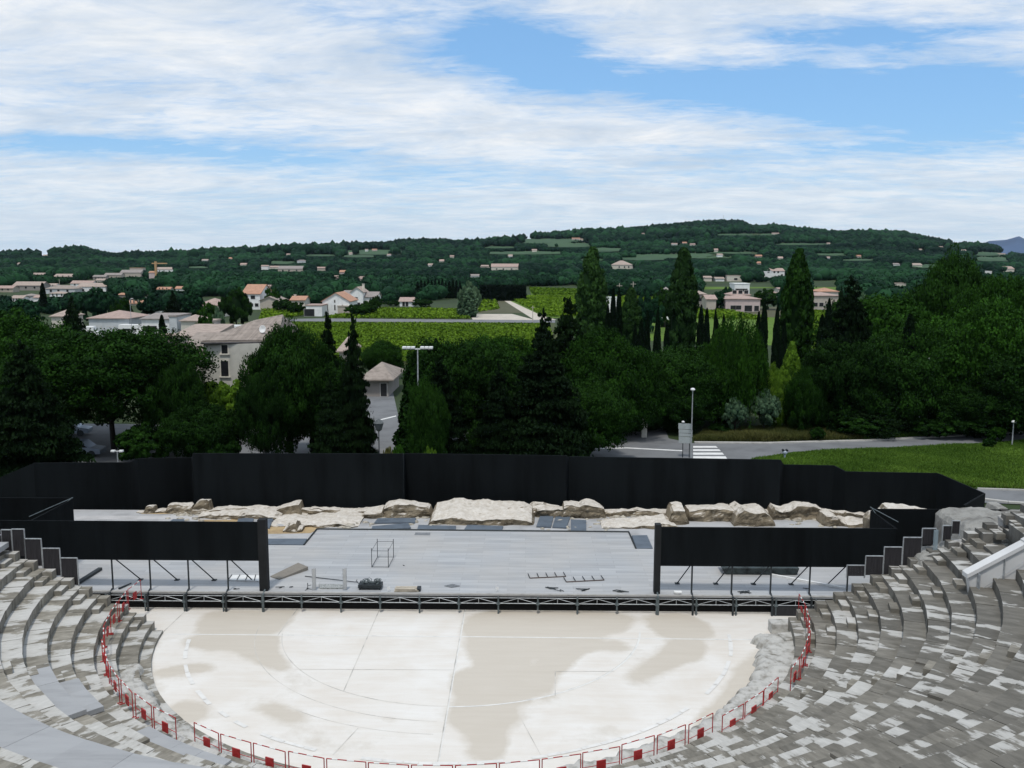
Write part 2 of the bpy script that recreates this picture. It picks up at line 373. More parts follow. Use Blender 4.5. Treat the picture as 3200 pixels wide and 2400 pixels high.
ICO1 = ico(1); ICO2 = ico(2); ICO3 = ico(3)
def crown_mesh(name, kind, n, leaf, mat_, seed, core=0.8):
    """unit crown: radius about 1, height 0..1"""
    g = np.random.default_rng(seed); ph = g.random(12)*6.28
    def lump(d):
        return (np.sin(d[:, 0]*3.1+ph[0])*np.sin(d[:, 1]*3.3+ph[1])+np.sin(d[:, 2]*4.2+ph[2])*np.sin(d[:, 0]*5.1+ph[3])*.7+np.sin(d[:, 1]*7+ph[4])*np.sin(d[:, 2]*6.3+ph[5])*.4)
    V = F = T = None; coreV = None
    if kind in ('dome', 'pine', 'round'):
        nc = max(90, n//90); d = g.normal(size=(nc, 3)); d[:, 2] = np.where(g.random(nc) < .3, -np.abs(d[:, 2])*.8, np.abs(d[:, 2]))
        d /= np.linalg.norm(d, axis=1)[:, None]
        amp = .13; rad = (0.86+amp*lump(d))*(0.72+0.36*g.random(nc)**.8)
        zc0, zr = {'dome': (0.46, 0.52), 'pine': (0.42, 0.56), 'round': (0.5, 0.48)}[kind]
        cen = np.stack([d[:, 0]*rad, d[:, 1]*rad, zc0+d[:, 2]*rad*zr*1.05], 1)
        full = 1+.20*np.sin(np.pi*np.clip(np.abs(d[:, 2]), 0, 1))*(kind != 'round'); cen[:, :2] *= full[:, None]
        k = n//nc; ci = np.repeat(np.arange(nc), k); m = len(ci)
        o = g.normal(size=(m, 3)); o /= np.linalg.norm(o, axis=1)[:, None]; rr = 0.13*(0.7+.6*g.random(nc))[ci]*(0.55+.45*g.random(m))
        P = cen[ci]+o*rr[:, None]*np.array([1, 1, .62])
        V, F = leafquads(P, m, leaf, outward=o*.8+d[ci]*.3)
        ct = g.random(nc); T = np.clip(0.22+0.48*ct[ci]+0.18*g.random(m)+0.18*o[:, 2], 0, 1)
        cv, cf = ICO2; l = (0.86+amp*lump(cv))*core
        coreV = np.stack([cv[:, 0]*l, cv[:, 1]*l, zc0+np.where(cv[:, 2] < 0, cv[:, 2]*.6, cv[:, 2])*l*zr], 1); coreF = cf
    elif kind == 'fir':
        P = []; tn = []; out = []
        L_ = 26
        for i in range(L_):
            h = 0.04+0.94*i/(L_-1); rr = (1-h)**.75*(0.95)+0.03; nb = int(6+rr*9)
            for j in range(nb):
                an = g.random()*6.28; ln = rr*(0.55+0.5*g.random()); q = max(8, int(n/(L_*10)*ln*2.0)); s_ = g.random(q)**.7
                sp_ = 0.11*ln*g.normal(size=q)*(.4+s_)
                z = h+0.03*g.normal()+s_*0.015-s_**2*0.05*ln+g.normal(size=q)*.006
                P.append(np.stack([math.cos(an)*s_*ln-math.sin(an)*sp_, math.sin(an)*s_*ln+math.cos(an)*sp_, z], 1)); tt = g.random()*.5
                tn.append(np.clip(tt+0.3*g.random(q)+.2*s_, 0, 1))
        P = np.concatenate(P); T = np.concatenate(tn); m = len(P); V, F = leafquads(P, m, leaf, up=1.0, flat=.7)
        cv, cf = ICO2; l = 1+.2*lump(cv)*.5
        zz = (cv[:, 2]+1)/2; coreV = np.stack([cv[:, 0]*l*(1.02-zz)*.42, cv[:, 1]*l*(1.02-zz)*.42, 0.06+zz*.86], 1); coreF = cf
    elif kind in ('cypress', 'poplar'):
        h = g.random(n)**(0.9 if kind == 'cypress' else .85); an = g.random(n)*6.28
        if kind == 'cypress': prof = np.minimum(1, (h+.02)/.12)**.5*(1-h)**.55*1.05
        else: prof = np.minimum(1, (h+.12)/.3)**.6*np.minimum(1, (1-h)/.34)**.55
        lm = (1+.10*np.sin(an*3+h*9+ph[0])+.10*np.sin(an*5-h*23+ph[1])+(.12 if kind == 'poplar' else .05)*np.sin(an*2+h*37+ph[2])+(.10*np.sin(an*4+h*71+ph[3]) if kind == 'poplar' else 0))
        r = prof*lm*(0.72+.28*g.random(n)**.5)
        P = np.stack([np.cos(an)*r, np.sin(an)*r, h], 1); o = np.stack([np.cos(an), np.sin(an), .35*np.ones(n)], 1)
        if kind == 'poplar':
            nc = 230; hc = g.random(nc)**.9; ac = g.random(nc)*6.28; pc = np.minimum(1, (hc+.15)/.3)**.6*np.minimum(1, (1-hc)/.38)**.75*(.62+.34*g.random(nc)**.5)
            ci = g.integers(0, nc, n); q = g.normal(size=(n, 3)); q /= np.linalg.norm(q, axis=1)[:, None]; q *= (.6+.4*g.random(n))[:, None]*(.7+.6*g.random(nc))[ci][:, None]
            P = np.stack([np.cos(ac[ci])*pc[ci]+q[:, 0]*.22, np.sin(ac[ci])*pc[ci]+q[:, 1]*.22, np.clip(hc[ci]+q[:, 2]*.05, 0, 1.02)], 1); h = P[:, 2]; o = np.stack([q[:, 0], q[:, 1], .3+q[:, 2]], 1)
        V, F = leafquads(P, n, leaf, outward=o*.9)
        Z = V[:, 2].reshape(-1, 4); zc_ = P[:, 2][:, None]; Z = zc_+(Z-zc_)*SQ.get(kind, .1); V[:, 2] = Z.ravel()
        T = np.clip(.2+.4*g.random(nc)[ci]+.3*g.random(n)+.15*q[:, 2], 0, 1) if kind == 'poplar' else np.clip(.35+.35*np.sin(an*4+h*31+ph[3])*np.sin(h*17+ph[4])+.35*g.random(n), 0, 1)
        cv, cf = ICO2; zz = (cv[:, 2]+1)/2
        pr = np.minimum(1, (zz+.12)/.3)**.6*np.minimum(1, (1.001-zz)/.36)**.55 if kind == 'poplar' else np.minimum(1, (zz+.02)/.12)**.5*(1.001-zz)**.6
        nr = np.hypot(cv[:, 0], cv[:, 1])+1e-6
        coreV = np.stack([cv[:, 0]/nr*pr*.75, cv[:, 1]/nr*pr*.75, zz*.97], 1); coreF = cf
    elif kind == 'weep':
        ns = n//45; P = []; T = []; 
        d = g.normal(size=(ns, 3)); d[:, 2] = np.abs(d[:, 2]); d /= np.linalg.norm(d, axis=1)[:, None]; rad = .55+.45*g.random(ns)**.5
        for i in range(ns):
            x, y = d[i, 0]*rad[i], d[i, 1]*rad[i]; top = .55+.44*d[i, 2]*rad[i]*(1+.06*lump(d[i:i+1])[0]); ln = .15+.45*g.random()
            s_ = g.random(45); P.append(np.stack([x*(1+.12*s_)+.03*g.normal(size=45), y*(1+.12*s_)+.03*g.normal(size=45), top-ln*s_], 1)); T.append(np.clip(.75*g.random()+.25*g.random(45)-.1*s_, 0, 1))
        P = np.concatenate(P); T = np.concatenate(T); V, F = leafquads(P, len(P), leaf, flat=.4)
        cv, cf = ICO2; coreV = np.stack([cv[:, 0]*.72, cv[:, 1]*.72, .42+cv[:, 2]*.42], 1); coreF = cf
    Tn = np.concatenate([T, np.full(len(coreF), 0.15)])  # solid dark core added inside the crown to block light
    return npmesh(name, np.concatenate([V, coreV]), [F, coreF+len(V)], mat_, {'tone': Tn})
SQ = {'cypress': .16, 'poplar': .3}
def trunk_mesh(name, kind):
    """unit trunk: z 0..1 reaches the crown; limbs spread for broad crowns"""
    mb = MB()
    if kind in ('dome', 'pine', 'round', 'weep'):
        mb.tube((0, 0, 0), (0.02, 0.01, .32), .055, 9, .04)
        for i in range(6):
            a = i*1.05+.3; r = .38+.2*(i % 2); mb.tube((0.02, 0.01, .26+.03*(i % 3)), (math.cos(a)*r, math.sin(a)*r, .52+.1*(i % 2)), .03, 6, .012)
        mb.tube((.02, .01, .32), (0, 0, .75), .035, 7, .012)
    else:
        mb.tube((0, 0, 0), (0, 0, .55), .06 if kind != 'fir' else .05, 8, .035); mb.tube((0, 0, .55), (0, 0, .95), .035, 8, .01)
    return mb.mesh(name, BARK)
PROTO = {}
def proto(kind, fol, detail, var):
    key = (kind, fol.name, detail, var)
    if key not in PROTO:
        n = {'dome': (70000, 6000), 'pine': (76000, 6000), 'round': (14000, 2600), 'fir': (42000, 7000), 'cypress': (12000, 2500), 'poplar': (22000, 4000), 'weep': (26000, 5000)}[kind][detail]
        lf = {'dome': (.0125, .04), 'pine': (.0115, .04), 'round': (.033, .07), 'fir': (.019, .045), 'cypress': (.085, .16), 'poplar': (.055, .12), 'weep': (.020, .045)}[kind][detail]
        PROTO[key] = (crown_mesh('crown', kind, n, lf, fol, 11+var*7+len(PROTO)), trunk_mesh('trunk', kind))
    return PROTO[key]
def tree(name, kind, fol, px, top, Y, wpx, label, cat='tree', base=None, group=None, detail=0, var=0, z0=None, lift=0.12, rz=None):
    """tree with its crown top and width taken from sightlines, standing on the ground at distance Y"""
    X, zt = gy(px, top, Y); zb = float(terr(X, Y)) if z0 is None else z0
    r = wpx/2*Y/2900; h = max(zt-zb, 1.0)
    cm, tm = proto(kind, fol, detail, var)
    e = empty(name, (X, Y, zb), label, cat, group, rz=random.random()*6.28 if rz is None else rz)
    c = place('crown', cm, e); t_ = place('trunk', tm, e)
    lo = h*lift if base is None else base
    c.location = (0, 0, lo); c.scale = (r, r, h-lo)
    tr = min(r, h*.45); t_.scale = (tr, tr, h*.9)
    return e
# ------------------------------------------------------------------ the theatre: orchestra floor, podium, seating rows
CX, CY, YEND = -3.14, 44.3, 43.15
def pol(r, th, z=0.0): return (CX+r*math.cos(th), CY+r*math.sin(th), z)
def thend(r, side):   # angle at which radius r meets the end line; side -1 left, +1 right
    d = math.asin((CY-YEND)/r)
    return math.pi+d if side < 0 else 2*math.pi-d
def row_r(k): return 15.03+0.86*(k-1)
def row_z(k): return 0.44*k
def cone(px, py):
    """where a sightline meets the slope of the seating: returns radius, angle, row"""
    r = ray(px, py); best = None
    for i in range(5000):
        s = 60-i*0.012; kk = s/r[1]; X, Y, Z = r[0]*kk, r[1]*kk, HC+r[2]*kk
        R = math.hypot(X-CX, Y-CY); k = 1+(R-15.03)/.86
        if k > 0 and Z-0.44*k <= 0: best = (R, math.atan2(Y-CY, X-CX) % (2*math.pi), k)
    return best
# stone of the seating: blocks with lime-white patches whose edges break at every joint
def stone_mat(name, dark, mid, light, thr=0.5, sc=(1.25, 0.42)):
    m = bpy.data.materials.new(name); m.use_nodes = True; t = m.node_tree; b = t.nodes['Principled BSDF']
    uvn = N(t, 'ShaderNodeAttribute', attribute_name='puv'); at = N(t, 'ShaderNodeAttribute', attribute_name='tone'); wt = N(t, 'ShaderNodeAttribute', attribute_name='wet')
    mp = N(t, 'ShaderNodeMapping'); mp.inputs['Scale'].default_value = (sc[0], sc[1], 1); L(t, uvn.outputs['Vector'], mp.inputs[0])
    off = N(t, 'ShaderNodeVectorMath', operation='MULTIPLY_ADD'); cmb = N(t, 'ShaderNodeCombineXYZ'); sc_ = M(t, 'MULTIPLY', at.outputs['Fac'], .62)
    L(t, sc_, cmb.inputs[0]); L(t, sc_, cmb.inputs[2]); av = N(t, 'ShaderNodeVectorMath', operation='ADD'); L(t, mp.outputs[0], av.inputs[0]); L(t, cmb.outputs[0], av.inputs[1])
    n1 = NOISE(t, av.outputs[0], 0.9, 5, 0.52, 0.25)
    n2 = NOISE(t, mp.outputs[0], 6.0, 8, 0.72)
    f = M(t, 'SUBTRACT', M(t, 'ADD', n1, M(t, 'MULTIPLY', M(t, 'SUBTRACT', n2, .5), .20)), M(t, 'MULTIPLY', wt.outputs['Fac'], .085))
    patch = RAMP(t, f, [(thr-.03, 0.0), (thr+.0, .8), (thr+.12, 1.0)])
    geo_ = N(t, 'ShaderNodeNewGeometry'); sz_ = N(t, 'ShaderNodeSeparateXYZ'); L(t, geo_.outputs['Normal'], sz_.inputs[0]); patch = M(t, 'MULTIPLY', patch, M(t, 'ADD', M(t, 'MULTIPLY', M(t, 'GREATER_THAN', sz_.outputs[2], .5), .85), .15))   # patches full on upward faces, faint on the risers
    lo = MIX(t, RAMP(t, NOISE(t, av.outputs[0], 2.6, 5, .6), [(.35, 0.0), (.65, 1.0)]), dark, mid)
    lo2 = N(t, 'ShaderNodeVectorMath', operation='SCALE'); L(t, lo, lo2.inputs[0])
    L(t, M(t, 'ADD', M(t, 'MULTIPLY', M(t, 'SUBTRACT', at.outputs['Fac'], .5), .35), M(t, 'SUBTRACT', 1.12, M(t, 'MULTIPLY', wt.outputs['Fac'], .55))), lo2.inputs['Scale'])
    c = MIX(t, patch, lo2.outputs[0], light)
    # cool the darkest, most worn side a little
    c3 = MIX(t, M(t, 'MULTIPLY', wt.outputs['Fac'], .35), c, MIX(t, patch, (0.14, 0.138, 0.13), (0.37, 0.37, 0.355)))
    hs = N(t, 'ShaderNodeVectorMath', operation='SCALE'); L(t, c3, hs.inputs[0]); L(t, M(t, 'ADD', .74, M(t, 'MULTIPLY', n2, .52)), hs.inputs['Scale'])
    L(t, hs.outputs[0], b.inputs['Base Color']); b.inputs['Roughness'].default_value = .8; b.inputs['Specular IOR Level'].default_value = .25
    bn = N(t, 'ShaderNodeBump'); bn.inputs['Strength'].default_value = .35; bn.inputs['Distance'].default_value = .03
    L(t, NOISE(t, mp.outputs[0], 9.0, 6, .7), bn.inputs['Height']); L(t, bn.outputs[0], b.inputs['Normal'])
    return m
STONE = stone_mat('seat_stone', (0.135, 0.124, 0.100), (0.25, 0.232, 0.195), (0.49, 0.48, 0.45), .512)
seating = empty('theatre_seating', (CX, CY, 0), 'half-round stone theatre seating of stepped grey and white blocks round the orchestra', 'seating')
def wetness(th, k):   # right side more worn and dark
    a = (th-math.pi)/math.pi     # 0 left end .. 1 right end
    return min(1, max(0, (a-.40)*2.2))*min(1, max(0, .35+k*.045))
STAIR_A = [math.pi+a*math.pi for a in (.0, .195, .40, .60, .80, .925, 1.0)]
def row_mesh(k):
    r0, r1, z1, z0 = row_r(k), row_r(k+1)+.02, row_z(k), max(0, row_z(k)-.62)
    V = []; F = []; T = []; W = []; U = []
    def block(ra, rb, ta0, tb0, ta1, tb1, za, zb, tone, k_, wet=None):
        n = max(1, int(abs(tb0-ta0)*ra/1.1)); b0 = len(V)
        for i in range(n+1):
            s = i/n; t0 = ta0+(tb0-ta0)*s; t1 = ta1+(tb1-ta1)*s
            for (r, t, z) in ((ra, t0, za), (ra, t0, zb), (rb, t1, zb), (rb, t1, za)):
                x, y, _ = pol(r, t); V.append((x-CX, y-CY, z)); U.append((t*r0*1.0, r+(zb-z)*1.0, 0))
        for i in range(n):
            a = b0+4*i; F.extend([(a, a+4, a+5, a+1), (a+1, a+5, a+6, a+2)]); 
        e = b0+4*n; F.extend([(b0, b0+1, b0+2, b0+3), (e+3, e+2, e+1, e)])
        wv = wetness((ta0+tb0)/2, k_) if wet is None else wet
        T.extend([tone]*(2*n+2)); W.extend([wv]*(2*n+2))
    t = thend(r0, -1); te = thend(r0, 1); f0 = (thend(r1, -1)-t); f1 = (thend(r1, 1)-te)
    tot = te-t; cur = t
    rr = random.Random(100+k)
    while cur < te-1e-4:
        wd = rr.uniform(.9, 2.4)/r0; wd = min(wd, te-cur)
        if te-cur-wd < .4/r0: wd = te-cur
        a, b = cur, cur+wd; sa = (a-t)/tot; sb = (b-t)/tot; gap = .011/r0
        a1 = a+f0*(1-sa)+f1*sa if False else a+f0*(1-sa)**8+f1*sa**8; b1 = b+f0*(1-sb)**8+f1*sb**8
        jz = rr.gauss(0, .007)-( .10 if rr.random() < .02 else 0); jr = rr.gauss(0, .010)
        if k >= 11 and cur > te-4.2/r0: jz = rr.uniform(-.36, .22); jr = rr.uniform(-.15, .35)   # broken upper end of the rows
        block(r0+jr, r1, a+gap, b-gap, a1+gap, b1-gap, z0, z1+jz, rr.random(), k)
        cur = b
    # half-height stair blocks lying on the tread against the next riser
    for i, A_ in enumerate(STAIR_A):
        wid = .85
        if i == 0: a, b = thend(r1, -1)+.55/r1, thend(r1, -1)+(.55+wid)/r1
        elif i == len(STAIR_A)-1: a, b = thend(r1, 1)-(.55+wid)/r1, thend(r1, 1)-.55/r1
        else: a, b = A_-wid/2/r1, A_+wid/2/r1
        block(r1-.40, r1, a, b, a, b, z1-.05, z1+.22, rr.random(), k, wet=wetness(a, k)*.35)
        if i in (0, len(STAIR_A)-1):
            a, b = (thend(r1, -1), thend(r1, -1)+.5/r1) if i == 0 else (thend(r1, 1)-.5/r1, thend(r1, 1))
            block(r1-.5, r1, a, b, a, b, z1-.05, z1+.40, rr.random(), k)
    me = bpy.data.meshes.new('seat_row'); me.from_pydata(V, [], F)
    for nm, arr in (('tone', T), ('wet', W)):
        at = me.attributes.new(nm, 'FLOAT', 'FACE'); at.data.foreach_set('value', np.array(arr, dtype=np.float32))
    at = me.attributes.new('puv', 'FLOAT_VECTOR', 'POINT'); at.data.foreach_set('vector', np.array(U, dtype=np.float32).ravel())
    me.materials.append(STONE); me.update(); return me
NROW = 35
for k in range(1, NROW):
    if k == 1: continue
    o = place('seat_row', row_mesh(k), seating)
# first row stops before the ruined right side
def arc_block(name, ra, rb, ta, tb, za, zb, m, parent=None, n=40, local=True, jag=0.0, puv=True, wet=0.1, blocks=True, seed=3):
    rr = random.Random(seed); V = []; F = []; T = []; U = []
    cur = ta
    while cur < tb-1e-5:
        wd = (rr.uniform(.9, 2.0)/ra) if blocks else (tb-ta); wd = min(wd, tb-cur)
        if tb-cur-wd < .3/ra: wd = tb-cur
        a, b = cur, cur+wd; q = max(1, int((b-a)*ra/.8)); b0 = len(V); j = rr.gauss(0, .006); ji = rr.uniform(-jag, jag)
        for i in range(q+1):
            t = a+(b-a)*i/q
            for r, z in ((ra+ji, za), (ra+ji, zb+j), (rb, zb+j), (rb, za)):
                x, y, _ = pol(r, t); V.append((x-CX, y-CY, z)); U.append((t*ra, r+(zb-z), 0))
        for i in range(q):
            p = b0+4*i; F += [(p, p+4, p+5, p+1), (p+1, p+5, p+6, p+2), (p+2, p+6, p+7, p+3)]
        e = b0+4*q; F += [(b0, b0+1, b0+2, b0+3), (e+3, e+2, e+1, e)]; T += [rr.random()]*(3*q+2); cur = b
    me = bpy.data.meshes.new(name); me.from_pydata(V, [], F)
    for nm, arr in (('tone', T), ('wet', [wet]*len(T))):
        at = me.attributes.new(nm, 'FLOAT', 'FACE'); at.data.foreach_set('value', np.array(arr, dtype=np.float32))
    at = me.attributes.new('puv', 'FLOAT_VECTOR', 'POINT'); at.data.foreach_set('vector', np.array(U, dtype=np.float32).ravel())
    me.materials.append(m); me.update(); return place(name, me, parent, None if parent else (CX, CY, 0))
arc_block('seat_row', 15.03, 15.92, thend(15.03, -1), math.pi*1.47, 0, .44, STONE, seating, seed=5)
arc_block('podium_step', 14.5, 15.1, thend(14.5, -1)+.03, math.pi*1.45, 0, .15, STONE, seating, seed=6)
for (ra, rb, off, z) in ((15.5, 15.92, .5, .66), (15.42, 15.92, .0, .80)):
    arc_block('stair_block', ra, rb, thend(15.9, -1)+off/15.9+.001, thend(15.9, -1)+(off+(.85 if off else .45))/15.9, .42, z, STONE, seating, seed=7)
# smooth grey boards covering some of the rows
BOARD = mat('grey_board', (0.335, 0.34, 0.345), 0.7, 0.10, .5, stretch=(1, 5, 1), tone=.10)
for (ka, th0, th1, lab) in ((5, cone(165, 2098)[1], cone(300, 2235)[1], 'higher of two joined strips of grey cover board on the left rows'),
                            (4, cone(175, 2120)[1], cone(322, 2222)[1], 'lower of two joined strips of grey cover board on the left rows')):
    th0, th1 = sorted((th0, th1))
    o = arc_block('cover_board', row_r(ka)+.02, row_r(ka+1)-.04, th0, th1, row_z(ka)+.015, row_z(ka)+.2, BOARD, seed=ka)
    tag(o, lab, 'cover board', 'grey boards on the seats')
R_a = cone(330, 2268); R_b = cone(600, 2370)
o = arc_block('cover_board', row_r(3)+.02, row_r(4)-.03, R_a[1]-.01, R_b[1]+.03, row_z(3)+.015, row_z(3)+.10, BOARD, seed=31)
tag(o, 'long grey board lying on the row just behind the barriers at lower left', 'cover board', 'grey boards on the seats')
o = arc_block('cover_board', row_r(2)+.35, row_r(3)-.03, R_a[1]+.06, R_b[1]+.09, row_z(2)+.015, row_z(2)+.09, BOARD, seed=32)
tag(o, 'grey board beside the longest board, right behind the left barriers', 'cover board', 'grey boards on the seats')
A1 = cone(0, 2262); A2 = cone(420, 2398)
print('walk', A1, A2)
kw = int(round((A1[2]+A2[2])/2))
o = arc_block('walkway_cover', row_r(kw)-.1, row_r(kw+6)+.3, math.pi*1.02, math.pi*1.49, row_z(kw+1)-.2, row_z(kw+1)+.06, BOARD, seed=33)
tag(o, 'wide smooth grey walkway cover across the seating in the bottom left corner', 'walkway')

# orchestra floor with its stains, as a fine sheet carrying a 'stain' value
x = np.linspace(-24, 18, 421); y = np.linspace(28.5, 47.2, 188); XX, YY = np.meshgrid(x, y)
PXL = []
def to_px(X, Y, Z=0.0):
    Z = Z-HC; xx = X*math.cos(_y)+Y*math.sin(_y); f = -X*math.sin(_y)+Y*math.cos(_y)
    fw = f*math.cos(_t)-Z*math.sin(_t); dn = -f*math.sin(_t)-Z*math.cos(_t); xx = xx/fw*2900; dn = dn/fw*2900
    c, s = math.cos(_r), math.sin(_r); return 1600+xx*c-dn*s, 1200+xx*s+dn*c
def poly_mask(poly, X, Y):
    P = [gz(a, b) for a, b in poly]; ins = np.zeros(X.shape, bool); n = len(P)
    for i in range(n):
        x0, y0 = P[i]; x1, y1 = P[(i+1) % n]
        c = ((y0 > Y) != (y1 > Y)) & (X < (x1-x0)*(Y-y0)/(y1-y0+1e-12)+x0); ins ^= c
    return ins
st = [  # damp beige areas of the floor
 [(1447, 1997), (1450, 1925), (1560, 1908), (1900, 1912), (1990, 1928), (1960, 1975), (1900, 1990), (1800, 1995), (1700, 1998)],
 [(1445, 1999), (1760, 2000), (1960, 2000), (1975, 2040), (1860, 2030), (1790, 2060), (1755, 2105), (1735, 2150), (1700, 2172), (1600, 2200), (1560, 2213), (1410, 2213), (1425, 2098), (1480, 2095), (1482, 2070), (1455, 2045)],
 [(1410, 2217), (1600, 2216), (1610, 2235), (1575, 2270), (1580, 2330), (1555, 2385), (1480, 2380), (1470, 2330), (1440, 2290), (1390, 2255), (1425, 2235)],
 [(600, 1990), (700, 1992), (795, 1990), (780, 2008), (735, 2003), (720, 2035), (640, 2030), (590, 2010)],
 [(725, 1990), (800, 1990), (868, 1990), (870, 2040), (900, 2080), (880, 2100), (800, 2070), (740, 2040)],
 [(640, 1910), (930, 1908), (870, 1980), (760, 1985), (650, 1985), (600, 1975)],
 [(2010, 1925), (2140, 1915), (2230, 1960), (2240, 1995), (2120, 2000), (2050, 1985)],
 [(1960, 2120), (2060, 2050), (2100, 2010), (2180, 2005), (2220, 2020), (2180, 2060), (2060, 2090), (2010, 2130)],
 [(2290, 2090), (2380, 2020), (2385, 2110), (2340, 2190), (2280, 2250), (2200, 2280), (2160, 2290), (2210, 2220), (2290, 2160)],
 [(520, 2220), (560, 2195), (620, 2190), (650, 2215), (600, 2260), (570, 2262)],
 [(470, 2100), (560, 2085), (640, 2075), (700, 2090), (560, 2105), (480, 2112)],
 [(800, 2210), (870, 2200), (920, 2225), (960, 2260), (880, 2250)], [(1180, 2245), (1240, 2246), (1235, 2258), (1190, 2256)],
 [(1880, 2270), (1930, 2262), (1945, 2282), (1895, 2285)], [(930, 1990), (965, 1992), (955, 2000), (920, 1998)]]
holes = [[(1640, 2085), (1690, 2035), (1700, 2050), (1680, 2075), (1655, 2095)], [(820, 1920), (880, 1912), (860, 1960), (810, 1955)], [(1560, 2003), (1580, 2014), (1552, 2012)],
         [(1770, 2098), (1925, 2098), (1880, 2140), (1735, 2180), (1735, 2110)]]
S = np.zeros(XX.shape)
for p in st: S[poly_mask(p, XX, YY)] = 1
for p in holes[:1]+holes[2:]: S[poly_mask(p, XX, YY)] = 0
def blur(A, n):
    for _ in range(n):
        A = (A+np.roll(A, 1, 0)+np.roll(A, -1, 0)+np.roll(A, 1, 1)+np.roll(A, -1, 1))/5
    return A
rad_ = np.hypot(XX-CX, YY-CY); S = blur(S, 30)+.26*((rad_ > 8.85) & (YY < 42.5))*np.clip(.6+.5*fnoise(XX, YY*1.3, 1.6), 0, 1)
V = np.stack([XX.ravel(), YY.ravel(), np.full(XX.size, .004)], 1); idx = np.arange(XX.size).reshape(XX.shape)
Fq = np.stack([idx[:-1, :-1].ravel(), idx[:-1, 1:].ravel(), idx[1:, 1:].ravel(), idx[1:, :-1].ravel()], 1)
m = bpy.data.materials.new('orchestra_floor'); m.use_nodes = True; t = m.node_tree; b = t.nodes['Principled BSDF']
g = N(t, 'ShaderNodeTexCoord').outputs['Object']; at = N(t, 'ShaderNodeAttribute', attribute_name='stain')
n1 = NOISE(t, g, .35, 6, .6, .4); n2 = NOISE(t, g, 1.6, 7, .6)
mpn = N(t, 'ShaderNodeMapping'); mpn.inputs['Scale'].default_value = (.5, 3.5, 1); L(t, g, mpn.inputs[0]); n3 = NOISE(t, mpn.outputs[0], .8, 6, .65, .3)
f = M(t, 'ADD', at.outputs['Fac'], M(t, 'MULTIPLY', M(t, 'SUBTRACT', n2, .5), .5))
damp = RAMP(t, M(t, 'ADD', f, M(t, 'MULTIPLY', M(t, 'SUBTRACT', n1, .5), 1.1)), [(.26, 0.0), (.44, .55), (.62, 1.0)])
base = MIX(t, RAMP(t, M(t, 'ADD', M(t, 'MULTIPLY', n1, .6), M(t, 'MULTIPLY', n3, .4)), [(.38, 0.0), (.62, 1.0)]), (0.66, 0.61, 0.54), (0.745, 0.72, 0.675))
dampc = MIX(t, n3, (0.51, 0.455, 0.375), (0.60, 0.55, 0.475))
L(t, MIX(t, damp, base, dampc), b.inputs['Base Color']); b.inputs['Roughness'].default_value = .5; b.inputs['Specular IOR Level'].default_value = .35
tag(place('orchestra_floor', npmesh('orchestra_floor', V, Fq, m, {'stain': S.ravel()})), kind='structure')
LINEM = mat('floor_joint', (0.58, 0.55, 0.50), .7, .3, 1.2)
LINEW = mat('floor_seam_white', (0.71, 0.695, 0.655), .6, .12, 2)
def ribbon(name, P, wd, z, m, **kw):
    mb = MB()
    for a, b in zip(P[:-1], P[1:]):
        a = Vector((a[0], a[1], 0)); b = Vector((b[0], b[1], 0)); d = (b-a).normalized(); nn = Vector((-d.y, d.x, 0))*wd/2
        q = [a-nn, b-nn, b+nn, a+nn]; mb.add([(p.x, p.y, z) for p in q], [(0, 1, 2, 3)])
    o = mb.build(name, m); tag(o, kind='structure'); return o
LY = 42.4
def arcpts(r, a0, a1, n=90): return [pol(r, a0+(a1-a0)*i/n) for i in range(n+1)]
ribbon('floor_joint', arcpts(8.75, math.pi+.18, 2*math.pi-.18), .05, .008, LINEM)
ribbon('floor_seam', arcpts(8.79, 1.50*math.pi, 2*math.pi-.12), .09, .010, LINEW)
ribbon('floor_seam', [gz(520, 1982), gz(1450, 1990), gz(2400, 2000)], .10, .009, LINEW)
for a_, b_ in (((1452, 1903), (1367, 2386)), ((1187, 1903), (1074, 2160)), ((932, 1900), (868, 1986)), ((592, 1898), (500, 1985))):
    ribbon('floor_joint', [gz(*a_), gz(*b_)], .045, .013, LINEM)
ribbon('floor_seam', [gz(1455, 1903), gz(1370, 2386)], .05, .0115, LINEW)
for a_, b_ in (((920, 2092), (1420, 2094)), ((1735, 2099), (1920, 2099)), ((1735, 2100), (1735, 2175)), ((1120, 2275), (1040, 2360)), ((1630, 2250), (1695, 2370))):
    ribbon('floor_joint', [gz(*a_), gz(*b_)], .03, .0125, LINEM)
ribbon('floor_joint', arcpts(10.0, math.pi*1.02, 1.49*math.pi), .03, .0075, LINEM)
ribbon('floor_joint', arcpts(11.0, math.pi*1.3, 1.49*math.pi), .03, .0078, LINEM)
# ring of pale stones
mb = MB(); cur = math.pi+.12; rr = random.Random(9)
while cur < 2*math.pi-.1:
    wd = rr.uniform(.5, 1.1)/13.05; a, b = cur, cur+wd*.96; r0 = 12.98+rr.uniform(-.02, .02); r1 = 13.16+rr.uniform(-.02, .02)
    if rr.random() < .82: mb.add([pol(r0, a, .02), pol(r1, a, .02), pol(r1, b, .02), pol(r0, b, .02)], [(0, 1, 2, 3)])
    cur += wd
o = mb.build('stone_ring', mat('ring_stone', (0.70, 0.685, 0.65), .7, .08, 3, tone=.08)); tag(o, kind='structure')
if o.data.polygons[0].normal.z < 0: o.data.flip_normals()

